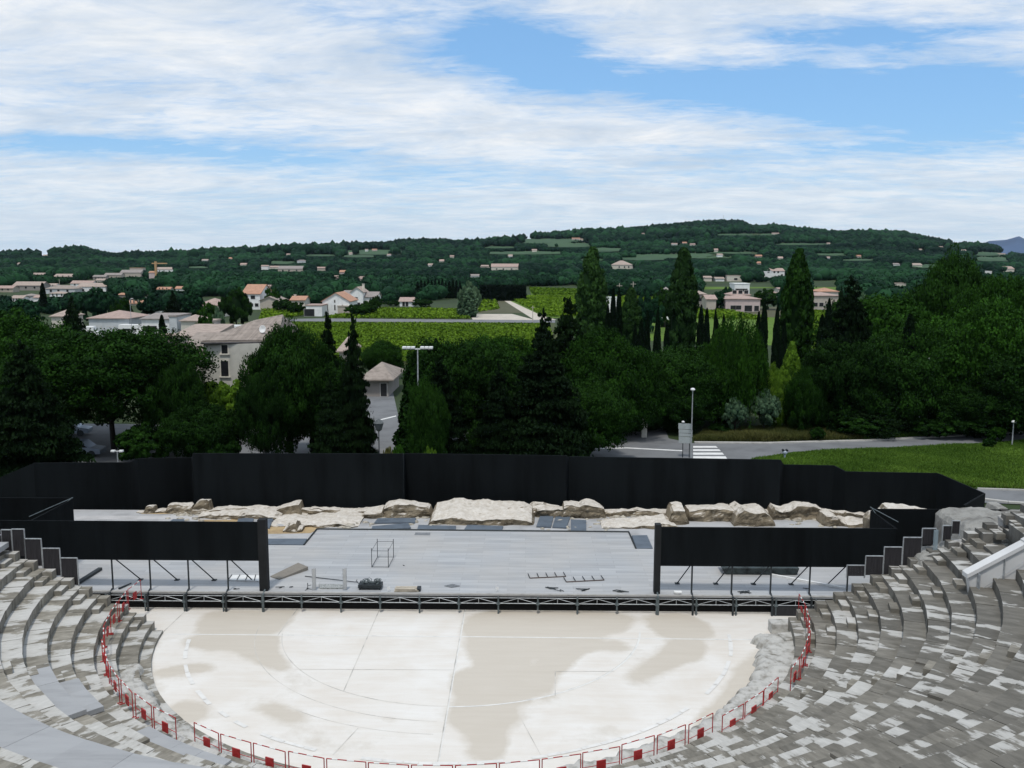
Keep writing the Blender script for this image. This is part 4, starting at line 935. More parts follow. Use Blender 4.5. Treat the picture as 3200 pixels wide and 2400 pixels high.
# tilted ramp board
P = [stagepos(845, 1803), stagepos(873, 1812), stagepos(963, 1782), stagepos(932, 1769)]
mb = MB(); zz = (DZ+.01, DZ+.01, DZ+.16, DZ+.16); mb.hexa([(p[0], p[1], DZ+.001) for p in P]+[(p[0], p[1], z+.04) for p, z in zip(P, zz)])
tag(mb.build('ramp_board', WOODG), 'brownish grey plywood ramp board lying askew beside the left screen pier', 'board')
# two translucent framed panels
PLX = mat('milky_sheet', (0.42, 0.43, 0.43), .4, .1, 2)
for px, lab in ((982, 'milky upright panel left of its pair near the stage front'), (1078, 'milky upright panel right of its pair, next to the cable trolley')):
    x, y = stagepos(px, 1845); e = empty('stand_panel', (x, y, DZ), lab, 'panel', 'milky upright panels')
    mb = MB(); mb.box(-.07, .07, 0, .02, .05, 1.15); mb.build('sheet', PLX, e)
    mb = MB(); mb.tube((-.09, 0, 0), (-.09, 0, 1.15), .016, 5); mb.tube((.09, .02, 0), (.09, .02, 1.2), .016, 5); mb.tube((-.09, 0, 1.15), (.09, .02, 1.2), .014, 5); mb.build('frame', STEEL, e)
P = [stagepos(1000, 1841), stagepos(1076, 1841), stagepos(1072, 1829), stagepos(996, 1829)]
mb = MB(); mb.prism(P, DZ+.001, DZ+.08); tag(mb.build('speckled_crate', mat('speckle', (0.33, .34, .33), .8, .5, 14)), 'low grey speckled crate lying between the two milky panels', 'crate')
x, y = stagepos(962, 1842); mb = MB(); mb.tube((x, y, DZ), (x, y, DZ+.35), .02, 6); mb.tube((x, y, DZ+.2), (x+.18, y, DZ+.24), .015, 5)
for a in (0, 2.1, 4.2): mb.tube((x, y, DZ+.06), (x+.2*math.cos(a), y+.2*math.sin(a), DZ+.01), .015, 5)
tag(mb.build('small_stand', DSTEEL), 'small dark tripod stand left of the milky panels', 'stand')
# long pole
a = stagepos(953, 1802); b = stagepos(1120, 1823); mb = MB(); mb.tube((a[0], a[1], DZ+.03), (b[0], b[1], DZ+.06), .02, 6); tag(mb.build('long_pole', DSTEEL), 'thin long pole lying on the stage behind the milky panels', 'pole')
# toothed black frames lying on the stage
def comb(p0, p1, n, ln, lab, dxt):
    a = stagepos(*p0); b = stagepos(*p1); e = empty('ladder_frame', ((a[0]+b[0])/2, (a[1]+b[1])/2, DZ), lab, 'frame', 'toothed frames on the stage')
    A_ = (a[0]-e.location.x, a[1]-e.location.y, .03); B_ = (b[0]-e.location.x, b[1]-e.location.y, .03)
    mb = MB(); mb.tube(A_, B_, .028, 6); mb.build('rail', mat('rust_steel', (0.10, .075, .065), .7, .3, 5), e)
    for i in range(n):
        s = i/(n-1); x, y = A_[0]+(B_[0]-A_[0])*s, A_[1]+(B_[1]-A_[1])*s; mb = MB(); mb.tube((x, y, .03), (x+dxt, y+ln, .06), .024, 6); mb.build('rung', DSTEEL, e)
comb((1656, 1808), (1768, 1803), 5, .62, 'dark toothed frame lying on the right half of the stage, the farther of two', -.1)
comb((1770, 1820), (1888, 1814), 5, .62, 'dark toothed frame lying on the right half of the stage, the nearer of two', -.12)
P = [stagepos(714, 1815), stagepos(822, 1819), stagepos(824, 1801), stagepos(725, 1801)]
e = empty('slatted_panel', (P[0][0], P[0][1], DZ), 'low white slatted panel with dark bars lying behind the left screen pier', 'panel')
mb = MB(); mb.prism([(p[0]-P[0][0], p[1]-P[0][1]) for p in P], .005, .07); mb.build('sheet', WHITEP, e)
for i in range(5):
    s = i/4; A_ = Vector(P[0])+(Vector(P[1])-Vector(P[0]))*s-Vector(P[0]); B_ = Vector(P[3])+(Vector(P[2])-Vector(P[3]))*s-Vector(P[0])
    mb = MB(); mb.tube((A_.x, A_.y, .09), (B_.x, B_.y, .09), .025, 5); mb.build('bar', DSTEEL, e)
# timber stack
x, y = stagepos(1270, 1845); e = empty('timber_stack', (x, y, DZ), 'small stack of pale sawn timber near the front edge of the stage', 'timber')
for i in range(7):
    mb = MB(); z = .02+.06*(i//3); mb.obox((rr.uniform(-.05, .05), (i % 3)*.2-.2), 1.25-.1*(i//3), .15, z, z+.05, rr.uniform(-.05, .05)); mb.build('plank', mat('pale_timber', (0.46, 0.41, 0.33), .8, .3, 4, stretch=(1, 6, 1)), e)
mb = MB(); mb.box(.55, .75, -.2, .25, .02, .16); mb.build('dark_block', DSTEEL, e)
def clutter(px, py, seed, lab, cat='cable', n=7, m=DSTEEL, sp=.4):
    x, y = stagepos(px, py); r = random.Random(seed); mb = MB(); p = Vector((x, y, DZ+.02))
    for i in range(n):
        q = Vector((x+r.uniform(-sp, sp), y+r.uniform(-sp, sp)*.6, DZ+.02+r.random()*.05)); mb.tube(p, q, .018, 5); p = q
    return tag(mb.build('loose_'+cat, m), lab, cat)
clutter(1735, 1842, 1, 'tangle of dark hooks and cable near the front right of the stage', sp=.55)
clutter(1820, 1846, 2, 'small scatter of dark fittings right of the tangled hooks', 'fittings')
clutter(1945, 1852, 3, 'cable scraps lying at the stage lip left of the right pier', 'scraps', sp=.5)
clutter(2325, 1852, 4, 'dark coil of rope lying under the right screen', 'rope', n=22, sp=.35)
clutter(875, 1838, 5, 'bent dark cable beside the left screen pier', 'cable', n=5, sp=.25)
clutter(910, 1836, 6, 'short dark rod right of the bent cable', 'rod', n=3, sp=.15)
clutter(740, 1841, 16, 'flat dark scraps on the deck under the left screen', 'scraps', n=5, sp=.35)
clutter(1262, 1768, 8, 'tiny dark offcut right of the wire cage', 'offcut', n=2, sp=.1)
clutter(2510, 1838, 9, 'black rods lying at the foot of the far right braces', 'rods', n=4, sp=.3)
x, y = stagepos(1413, 1832); mb = MB(); mb.prism([(x-.42, y), (x, y-.25), (x+.42, y), (x, y+.28)], DZ+.002, DZ+.03); tag(mb.build('folded_sheet', mat('mesh_grey', (0.16, .17, .18), .8, .4, 8)), 'dark grey folded diamond shaped sheet near the middle of the stage front', 'sheet')
x, y = stagepos(2118, 1857); mb = MB(); mb.box(x-.2, x+.2, y-.12, y+.12, DZ+.06, DZ+.16); tag(mb.build('white_case', WHITEP, bevel=.02), 'small white case lying under the right screen near its pier', 'case')
for px, lab in ((1554, 'small pale bracket plate standing at the middle of the stage lip'), (1215, 'small white tag plate standing left of the timber stack')):
    x, y = stagepos(px, 1848); mb = MB(); mb.box(x-.07, x+.07, y-.01, y+.01, DZ+.04, DZ+.24); mb.tube((x-.07, y, DZ), (x-.07, y, DZ+.4), .012, 5); tag(mb.build('bracket_plate', WHITEP), lab, 'bracket')
# covered truss load behind the right screen
x, y = stagepos(2268, 1796); x2_, _ = stagepos(2490, 1796)
mb = MB(); mb.hexa([(x, y, DZ+.005), (x2_, y, DZ+.005), (x2_, y+1.0, DZ+.005), (x, y+1.0, DZ+.005), (x-.25, y-.1, DZ+.42), (x2_+.1, y-.1, DZ+.42), (x2_+.1, y+1.1, DZ+.42), (x-.25, y+1.1, DZ+.42)])
tag(mb.build('covered_load', mat('tarpaulin', (0.045, .06, .062), .6, .7, 2.5, bump=1.0), bevel=.06), 'long dark green tarpaulin covered load lying under the right screen', 'load')
a = stagepos(2410, 1800); b = stagepos(2640, 1842); mb = MB(); d = (Vector(b)-Vector(a)).normalized(); n_ = Vector((-d.y, d.x))*.14
mb.prism([(a[0], a[1]), (b[0], b[1]), (b[0]+n_.x, b[1]+n_.y), (a[0]+n_.x, a[1]+n_.y)], DZ+.002, DZ+.1); tag(mb.build('long_plank', WHITEP), 'long pale plank lying diagonally under the right screen', 'plank')
a = stagepos(248, 1828); b = stagepos(320, 1782); mb = MB(); d = (Vector(b)-Vector(a)).normalized(); n_ = Vector((-d.y, d.x))*.22
mb.prism([(a[0], a[1]), (b[0], b[1]), (b[0]+n_.x, b[1]+n_.y), (a[0]+n_.x, a[1]+n_.y)], DZ+.03, DZ+.16); tag(mb.build('dark_beam', DSTEEL), 'dark slanting beam lying at the left end of the stage', 'beam')
a = stagepos(372, 1842); b = stagepos(410, 1826); mb = MB(); mb.tube((a[0], a[1], DZ+.05), (b[0], b[1], DZ+.06), .06, 6, .03); tag(mb.build('dark_wedge', DSTEEL), 'small dark wedge right of the slanting beam', 'wedge')
for px, z, lab in ((560, .0, 'rough ochre stone block in the dark under the left end of the stage'),):
    x, y = gz(565, 1893); mb = MB(); mb.box(x-.55, x+.55, 46.2, 46.55, 0, .5); tag(mb.build('stone_block', mat('ochre_block', (0.30, .25, .16), .9, .4, 3)), lab, 'stone block')
# under-stage gratings on both sides
for i, (xa, xb, lab) in enumerate(((302, 360, 'left'), (364, 420, 'middle'), (424, 470, 'right'))):
    p0 = gy(xa, 1893, 46.2); p1 = gy(xb, 1893, 46.2); mb = MB(); mb.box(p0[0], p1[0], 46.15, 46.2, 0.02, .62, .5); tag(mb.build('grey_shutter', mat('shutter_grey', (0.075, 0.078, 0.078), .6, .5, 3, stretch=(8, 1, .4))), lab+' one of three grey shutters under the left stage end', 'shutter', 'shutters under the stage')
p0 = gy(2412, 1893, 45.5); p1 = gy(2585, 1893, 45.5); mb = MB(); mb.box(p0[0], p1[0], 45.5, 45.55, 0.02, .5, .3); tag(mb.build('dark_grating', mat('grate', (0.02, .02, .022), .6, .9, 6, stretch=(10, 1, .3))), 'black ribbed grating under the right stage end', 'grating')

# ------------------------------------------------------------------ ribbed fence panels stepping up the row ends
PNL = mat('ribbed_panel', (0.035, 0.033, 0.036), .55, .5, 3, stretch=(14, 1, .3))
def end_panel(pa, pb, ptop, pbot, lab, Y=YEND+.06, grp='ribbed panels closing the row ends'):
    a, zt = gy(pa, ptop, Y); b, _ = gy(pb, ptop, Y); zb = gy(pa, pbot, Y)[1]
    e = empty('ribbed_panel', ((a+b)/2, Y, zb), lab, 'panel', grp); w_ = b-a; h = zt-zb
    mb = MB(); 
    n = 12
    for i in range(n): 
        xx = -w_/2+w_*i/n; mb.box(xx+.004, xx+w_/n-.004, 0, .02+.015*(i % 2), 0.0, h-.02)
    mb.build('sheet', PNL, e)
    mb = MB(); mb.box(-w_/2-.02, w_/2+.02, -.02, .045, h-.015, h+.025); mb.box(-w_/2-.03, -w_/2+.005, -.02, .045, -.1, h-.015); mb.box(w_/2-.005, w_/2+.03, -.02, .045, -.1, h-.015); mb.build('frame', STEEL, e)
for i, (a, b, t_, bo, lab) in enumerate([(-30, 3, 1672, 1762, 'grey panel cut by the left frame edge, outermost on the left'), (4, 34, 1656, 1740, 'narrow grey panel, second from the left'), (37, 74, 1654, 1738, 'topmost full dark panel on the left side'),
   (77, 127, 1684, 1768, 'dark ribbed panel, second highest full one on the left'), (133, 185, 1714, 1798, 'dark ribbed panel, third highest full one on the left'), (190, 240, 1744, 1827, 'lowest dark ribbed panel on the left, next to the deck')]):
    end_panel(a, b, t_, bo, lab)
for i, (a, b, t_, bo, lab) in enumerate([(2648, 2702, 1767, 1800, 'lowest pale framed panel on the right, next to the last brace'), (2707, 2760, 1738, 1797, 'second lowest ribbed panel on the right'), (2765, 2819, 1710, 1797, 'third lowest ribbed panel on the right, tall and dark'),
   (2825, 2881, 1680, 1768, 'fourth ribbed panel on the right, half behind the grey ruin rock'), (2884, 2926, 1652, 1702, 'fifth ribbed panel on the right, above the grey ruin rock'), (2948, 2974, 1643, 1690, 'narrow panel second from the top on the right'), (2977, 3000, 1628, 1668, 'topmost narrow panel on the right beside the rock')]):
    end_panel(a, b, t_, bo, lab)
GL = bpy.data.materials.new('blue_glass'); GL.use_nodes = True; b_ = GL.node_tree.nodes['Principled BSDF']; b_.inputs['Base Color'].default_value = (.30, .38, .42, 1); b_.inputs['Roughness'].default_value = .2; b_.inputs['Alpha'].default_value = .55
x0, zt = gy(2918, 1656, YEND-.2); x1, _ = gy(2932, 1656, YEND-.2); zb = gy(2918, 1745, YEND-.2)[1]; mb = MB(); mb.box(x0, x1, YEND-.25, YEND-.2, zb, zt); tag(mb.build('glass_strip', GL), 'narrow blue grey upright strip on the grey rock by the right panels', 'post')

# ------------------------------------------------------------------ right hand ruin and the white ramp wall
GROCK = mat('grey_ruin_rock', (0.26, 0.255, 0.235), .9, .45, .9, c2=(0.13, 0.125, 0.115), bump=1.0, detail=9, bscale=4)
rock([(2830, 1790), (2850, 1740), (2866, 1716), (2905, 1704), (2940, 1704), (2975, 1680), (2990, 1695), (2995, 1716), (2960, 1730)], 42.6, 1.3, 'grey rounded rock bulging in front of the right hand panels', 81, zb=3.2, m=GROCK)
rock([(2978, 1720), (2988, 1660), (3000, 1625), (3015, 1605), (3060, 1595), (3110, 1590), (3160, 1592), (3230, 1600), (3300, 1600), (3330, 1720)], 44.5, 5.0, 'large grey ruined rock mass capped with pale stone at the far right', 82, zb=0.3, m=GROCK, amp=.2)
rock([(2860, 1800), (2862, 1745), (2880, 1735), (2930, 1742), (2950, 1800)], 42.3, .8, 'low grey rock at the foot of the bulging rock', 83, zb=3.0, m=GROCK)
rock([(3090, 1592), (3100, 1572), (3130, 1565), (3155, 1580), (3160, 1595)], 52.0, 1.5, 'small grey concrete stump beside the side road on the right', 84, zb=0.0, m=GROCK)
r8 = random.Random(12)
RUB = mat('rubble_stone', (0.40, 0.39, 0.37), .9, .35, 1.5, bump=.8)
for i, (px, py, wpx, lab) in enumerate([(3010, 1700, 60, 'beside the large grey rock, lowest'), (3050, 1690, 50, 'left of the ramp wall top'), (3090, 1668, 55, 'in the middle of the slope'), (3140, 1655, 60, 'near the cap of the large grey rock'), (3180, 1680, 70, 'at the picture edge above the ramp'), (3120, 1700, 60, 'just over the ramp parapet'), (3060, 1722, 50, 'touching the ramp parapet'), (3150, 1620, 50, 'on top of the grey rock')]):
    Y = 43.2; X, Z = gy(px, py, Y); w_ = wpx*Y/2900; mb = MB(); mb.obox((0, 0), w_, w_*.8, -.5, .12, r8.uniform(-.5, .5))
    o = mb.build('rubble_block', RUB, bevel=.05, loc=(X, Y, Z)); o.rotation_euler = (r8.uniform(-.15, .15), r8.uniform(-.2, .2), 0); tag(o, 'pale tilted rubble slab '+lab, 'rubble', 'rubble on the right ruin')
CONC = mat('white_concrete', (0.62, 0.62, 0.61), .7, .10, .8, spec=.3)
Yw = 37.8
P = [gy(3028, 1797, Yw), gy(3212, 1697, Yw-.4), gy(3400, 1597, Yw-.8)]; Q = [gy(3058, 1872, Yw), gy(3212, 1878, Yw-.4), gy(3400, 1885, Yw-.8)]
e = empty('ramp_wall', (P[0][0], Yw, Q[0][1]), 'white concrete parapet wall sloping up along the seating at the far right', 'wall')
mb = MB()
for i in range(2):
    ya, yb = Yw-.4*i, Yw-.4*(i+1); q = [(Q[i][0], ya, Q[i][1]-1.5), (Q[i+1][0], yb, Q[i+1][1]-1.5), (Q[i+1][0], yb+.3, Q[i+1][1]-1.5), (Q[i][0], ya+.3, Q[i][1]-1.5), (P[i][0], ya, P[i][1]-.12), (P[i+1][0], yb, P[i+1][1]-.12), (P[i+1][0], yb+.3, P[i+1][1]-.12), (P[i][0], ya+.3, P[i][1]-.12)]
    mb.hexa(q)
sub(mb, 'wall', CONC, e)
mb = MB()
for i in range(2):
    ya, yb = Yw-.4*i, Yw-.4*(i+1); s_ = .45
    for (o1, o2, yy) in ((-.12, .06, (-.08, .40)),):
        mb.hexa([(P[i][0]-.1, ya+yy[0], P[i][1]+o1), (P[i+1][0], yb+yy[0], P[i+1][1]+o1), (P[i+1][0], yb+yy[1], P[i+1][1]+o1), (P[i][0]-.1, ya+yy[1], P[i][1]+o1), (P[i][0]-.1, ya+yy[0], P[i][1]+o2), (P[i+1][0], yb+yy[0], P[i+1][1]+o2), (P[i+1][0], yb+yy[1], P[i+1][1]+o2), (P[i][0]-.1, ya+yy[1], P[i][1]+o2)])
sub(mb, 'coping', CONC, e)
mb = MB()
for px in (3062, 3136, 3200):
    a = gy(px, 1700, Yw-.1); zt_ = np.interp(a[0], [p[0] for p in P], [p[1] for p in P]); mb.box(a[0]-.012, a[0]+.012, Yw-.35-(.3 if px > 3150 else 0), Yw-.1, Q[0][1]-.2, zt_-.1)
mb.tube((P[0][0]+.4, Yw-.12, P[0][1]-.65), (P[1][0], Yw-.5, P[1][1]-.65), .012, 4)
sub(mb, 'joint', STEEL, e)

# ------------------------------------------------------------------ red and white barriers along the front row
def barrier_proto():
    w_, h = 1.36, 1.0
    e = empty('safety_barrier', (0, 0, 0), '', 'barrier')
    for s in (-1, 1):
        mb = MB(); mb.tube((s*w_/2, 0, 0), (s*w_/2, 0, h), .019, 8); mb.box(s*w_/2-.02, s*w_/2+.02, -.10, .10, 0, .03); mb.build('post', REDP, e)
    mb = MB()
    n = 7
    mb.tube((-w_/2, 0, h), (w_/2, 0, h), .018, 8); mb.tube((-w_/2, 0, .45), (w_/2, 0, .45), .012, 6); mb.build('rail', REDP, e)
    mb = MB(); mb.tube((-w_*.2, 0, h), (-w_*.02, 0, h), .022, 8); mb.build('white_band', WHITEP, e)
    mb = MB(); mb.tube((w_*.22, 0, h), (w_*.36, 0, h), .022, 8); mb.build('white_band', WHITEP, e)
    mb = MB(); mb.box(-.17, .17, -.02, .02, .25, .62); mb.build('panel', REDP, e)
    return e
bp = barrier_proto(); first = True
RB = 15.62; NB = 34
ORD = ['first', 'second', 'third', 'fourth', 'fifth', 'sixth', 'seventh', 'eighth', 'ninth', 'tenth', 'eleventh', 'twelfth', 'thirteenth', 'fourteenth', 'fifteenth', 'sixteenth', 'seventeenth', 'eighteenth', 'nineteenth', 'twentieth', 'twenty-first', 'twenty-second', 'twenty-third', 'twenty-fourth', 'twenty-fifth', 'twenty-sixth', 'twenty-seventh', 'twenty-eighth', 'twenty-ninth', 'thirtieth', 'thirty-first', 'thirty-second', 'thirty-third', 'thirty-fourth']
for i in range(NB):
    th = math.pi+.0+(.06+i)*(math.pi*1.0)/NB
    R__ = 16.35 if i < 11 else (15.7 if i < 25 else 16.0); zz = .88 if i < 11 else (.46 if i < 22 else .5)
    if i >= 28: R__, zz = 16.45, .9
    if first: o = bp; first = False
    else:
        o = bp.copy(); COL.objects.link(o)
        for ch in list(bp.children): c = ch.copy(); COL.objects.link(c); c.parent = o
    x, y, _ = pol(R__, th); o.location = (x, y, zz); o.rotation_euler = (0, 0, th-math.pi/2+r8.uniform(-.06, .06)); o.scale = (1.0, 1, 1.0)
    o['label'] = 'red and white safety barrier, %s of the curved line from its left end' % ORD[i]; o['category'] = 'barrier'; o['group'] = 'safety barriers round the orchestra'
# ------------------------------------------------------------------ near trees
D_, P_, FI, CY_, PO, BR, OL, WD = F_DARK, F_PINE, F_FIR, F_CYP, F_POP, F_BRI, F_OLI, F_WOOD
NEAR = [
 # name kind foliage px top Y width label
 ('cedar_tree', 'fir', FI, 60, 1085, 72, 440, 'dark layered cedar at the far left edge behind the black fence', 0),
 ('pine_tree', 'pine', P_, 335, 1022, 86, 530, 'big dome shaped pine left of the pale stone farmhouse', 0),
 ('pine_tree', 'pine', P_, 40, 1000, 112, 420, 'pine at the left edge behind the dark cedar', 1),
 ('pine_tree', 'pine', P_, 175, 1075, 92, 360, 'lower pine between the left edge cedar and the big dome pine', 1),
 ('pine_tree', 'dome', D_, 535, 1125, 84, 190, 'rounded tree on the right flank of the big dome pine', 0),
 ('broadleaf_tree', 'dome', D_, 640, 1270, 80, 240, 'low dark tree under the stone farmhouse wall', 1),
 ('fig_tree', 'round', BR, 690, 1190, 92, 160, 'bright green leafy bush against the foot of the stone farmhouse', 0),
 ('broadleaf_tree', 'dome', D_, 900, 1030, 82, 262, 'tall dark rounded tree right of the stone farmhouse', 1),
 ('broadleaf_tree', 'dome', D_, 970, 1095, 84, 270, 'dark rounded tree between the farmhouse tree and the road', 0),
 ('broadleaf_tree', 'dome', D_, 820, 1150, 79, 150, 'dark tree hugging the right corner of the stone farmhouse', 0),
 ('spruce_tree', 'fir', FI, 1022, 990, 84, 150, 'slim dark conifer spike, left of two beside the tiled hut roof', 1),
 ('spruce_tree', 'fir', FI, 1102, 1003, 80, 165, 'slim ragged conifer, right of two beside the tiled hut roof', 0),
 ('spruce_tree', 'fir', FI, 1030, 1190, 76, 190, 'short dark conifer with drooping boughs over the road', 1),
 ('broadleaf_tree', 'dome', D_, 1195, 1068, 140, 130, 'dark round tree behind the tiled hut', 1),
 ('cypress_tree', 'cypress', D_, 1300, 1100, 79, 135, 'broad dark column of ivy green right of the road gap', 0),
 ('broadleaf_tree', 'dome', D_, 1335, 1185, 74, 120, 'low dark round tree hiding the foot of the floodlight mast', 0),
 ('cypress_tree', 'cypress', CY_, 1362, 1060, 96, 60, 'thin dark cypress tip behind the double headed lamp', 0),
 ('oak_tree', 'dome', D_, 1440, 1055, 86, 330, 'wide dark oak right of the double headed lamp', 0),
 ('cedar_tree', 'fir', FI, 1375, 1130, 77, 240, 'dark cedar with open lower boughs near the road gap', 0),
 ('oak_tree', 'pine', P_, 1560, 1048, 98, 300, 'green domed tree in front of the vineyard', 0),
 ('spruce_tree', 'fir', FI, 1697, 985, 92, 260, 'dark fir rising left of a taller one at the middle', 0),
 ('spruce_tree', 'fir', FI, 1776, 945, 96, 280, 'tallest dark fir in the middle of the tree belt', 1),
 ('cedar_tree', 'fir', FI, 1700, 1060, 77, 420, 'massive dark cedar at the centre just behind the fence', 1),
 ('cedar_tree', 'fir', FI, 1560, 1150, 76, 240, 'dark cedar left of the massive central cedar', 0),
 ('pine_tree', 'pine', P_, 1900, 1045, 94, 320, 'round green pine right of the central cedars', 1),
 ('broadleaf_tree', 'dome', D_, 1980, 1130, 97, 250, 'dark round tree overhanging the gravel yard', 1),
 ('broadleaf_tree', 'dome', D_, 1830, 1190, 82, 260, 'dark lower tree at the edge of the open road', 0),
 ('chestnut_tree', 'dome', D_, 2150, 1085, 100, 320, 'broad dark tree behind the street lamp and the road signs', 0),
 ('chestnut_tree', 'dome', D_, 2260, 1110, 104, 260, 'dark tree under the weeping tree', 1),
 ('broadleaf_tree', 'dome', D_, 2100, 1190, 97, 220, 'dark bush like tree left of the street lamp', 1),
 ('weeping_tree', 'weep', P_, 2303, 975, 98, 205, 'drooping rounded weeping tree between dark cypresses', 0),
 ('poplar_tree', 'poplar', PO, 1852, 782, 165, 92, 'tall poplar at the centre, leftmost of three big poplars', 0),
 ('poplar_tree', 'poplar', PO, 2137, 785, 150, 92, 'tall narrow poplar, middle of three big poplars', 1),
 ('poplar_tree', 'poplar', F_DARK, 2498, 790, 135, 96, 'darkest and rightmost of the three big poplars', 0),
 ('poplar_tree', 'poplar', PO, 1972, 905, 150, 70, 'small pale poplar between cypresses right of the leftmost big poplar', 1),
 ('birch_tree', 'dome', BR, 2425, 1150, 97.5, 100, 'bright yellow green tree below the rightmost poplar', 0),
 ('birch_tree', 'poplar', BR, 2476, 1075, 98, 62, 'upright light green tree beside the rightmost poplar foot', 0),
 ('birch_tree', 'dome', BR, 1368, 1105, 104, 60, 'small bright leafed tree behind the double headed lamp', 1),
 ('birch_tree', 'dome', P_, 2520, 1150, 96, 130, 'loose light green tree between the bright tree and the right hand mass', 1),
 ('cedar_tree', 'fir', FI, 2660, 885, 104, 330, 'dark conifer left in the big mass on the right', 0),
 ('oak_tree', 'dome', D_, 2675, 1060, 98, 300, 'large dark tree at the left of the right hand mass', 0),
 ('oak_tree', 'dome', P_, 2780, 925, 118, 420, 'large rounded green tree in the middle of the right hand mass', 0),
 ('pine_tree', 'dome', D_, 2985, 812, 125, 280, 'highest dark tree of the right hand mass', 1),
 ('pine_tree', 'pine', P_, 3120, 860, 120, 300, 'dark pine right of the highest tree of the right hand mass', 0),
 ('pine_tree', 'pine', P_, 3080, 955, 100, 420, 'bright topped umbrella pine at the right edge', 1),
 ('oak_tree', 'dome', D_, 2790, 1060, 98, 330, 'very dark oak above the grass bank', 1),
 ('oak_tree', 'dome', D_, 2930, 1010, 99, 300, 'dark oak in front of the highest tree on the right', 0),
 ('oak_tree', 'dome', D_, 3190, 1080, 96, 380, 'dark oak at the right picture edge', 0),
 ('oak_tree', 'dome', D_, 3020, 1190, 96, 270, 'low dark tree over the side verge on the right', 1),
 ('cedar_tree', 'fir', FI, 2740, 1150, 96, 300, 'dark fir just behind the grass bank', 1),
 ('cypress_tree', 'cypress', CY_, 2845, 985, 97, 75, 'dark cypress silhouette inside the right hand mass', 0),
]
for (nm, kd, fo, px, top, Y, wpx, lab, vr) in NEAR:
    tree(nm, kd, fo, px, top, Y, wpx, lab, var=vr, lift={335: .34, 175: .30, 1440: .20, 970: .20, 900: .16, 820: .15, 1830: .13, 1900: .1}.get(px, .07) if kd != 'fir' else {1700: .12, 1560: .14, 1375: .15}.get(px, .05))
CYP = [(1900, 955, 128, 34), (1917, 905, 128, 36), (1935, 900, 130, 34), (2024, 972, 125, 32), (2056, 970, 124, 34), (2005, 1000, 122, 40), (2085, 1008, 118, 34), (1985, 1010, 120, 30), (2192, 955, 128, 36), (2210, 965, 126, 34), (2237, 965, 132, 22),
       (2242, 1000, 118, 32), (2390, 940, 118, 40), (2372, 975, 120, 34), (2430, 960, 116, 36), (2452, 1000, 112, 34), (2592, 935, 116, 42), (2570, 985, 112, 50), (2262, 985, 120, 28)]
CL = ['thin one hugging the leftmost poplar on its right', 'tall pointed one right of the leftmost poplar, left of twins', 'tall pointed one right of the leftmost poplar, right of twins', 'left tip of the central cypress cluster', 'right tip of the central cypress cluster', 'short thick one left in the central cluster',
      'short one right of the central cluster', 'small one by the pale little poplar', 'just right of the middle poplar, taller', 'just right of the middle poplar, second', 'slimmest one, standing alone left of the weeping tree', 'short one in front of the slimmest cypress', 'tall one right of the weeping tree', 'one touching the weeping tree on its right', 'one at the left foot of the rightmost poplar', 'short one at the foot of the rightmost poplar', 'tall thin one at the left of the right hand tree mass', 'wide short one below the tall thin cypress on the right', 'small one behind the weeping tree']
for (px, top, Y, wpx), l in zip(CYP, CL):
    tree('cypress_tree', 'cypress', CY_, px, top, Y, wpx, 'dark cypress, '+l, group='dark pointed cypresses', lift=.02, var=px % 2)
for (px, top, Y, wpx, l, k_, f_) in [(2300, 1252, 95, 84, 'round grey green olive tree on the verge by the road sign', 'round', OL), (2392, 1228, 96, 112, 'larger grey green olive tree right of the round olive', 'round', OL), (2440, 1255, 99, 90, 'grey green shrub under the bright tree', 'round', OL),
                                (2555, 1335, 92, 52, 'small round young tree beside the road', 'round', D_), (2768, 1335, 93, 62, 'bright round shrub at the top of the grass bank', 'round', P_), (2905, 1310, 94, 130, 'wide low shrub on the far side of the road', 'round', D_),
                                (3112, 1332, 92, 66, 'round shrub on the grass near the right edge', 'round', P_), (3090, 1382, 89, 40, 'small ragged bush in the grass near the right edge', 'round', D_), (2255, 1325, 96, 90, 'low green shrub behind the direction signs', 'round', D_), (2700, 1290, 95, 200, 'dark thicket along the far side of the road', 'round', D_),
                                (3010, 1290, 95, 220, 'dark undergrowth thicket right of the wide low shrub', 'round', D_), (2560, 1265, 98, 200, 'dark understorey tree behind the small young tree', 'round', D_), (1245, 1392, 70, 62, 'rounded green bush behind the fence at the road gap', 'round', P_), (1212, 1396, 70, 40, 'orange green flowering bush beside the ornate lantern', 'round', F_DRY),
                                (1345, 1398, 70, 60, 'bright low bush just right of the road gap', 'round', BR), (1600, 1300, 80, 260, 'dark understorey trees between the central cedars', 'dome', D_), (1900, 1290, 97, 200, 'dark shrubby tree left of the stone gate pillar', 'dome', D_), (2030, 1290, 98, 110, 'dark shrub right of the stone gate pillar', 'dome', D_),
                                (690, 1370, 78, 110, 'low dark bushes behind the fence near the farmhouse tree', 'round', D_), (450, 1330, 80, 200, 'dark thicket under the big dome pine', 'round', D_), (105, 1330, 76, 190, 'dark low branches at the left behind the fence', 'round', D_)]:
    tree('shrub' if wpx < 140 else 'thicket', k_, f_, px, top, Y, wpx, l, 'shrub', lift=.22 if f_ is OL else .08, detail=0)
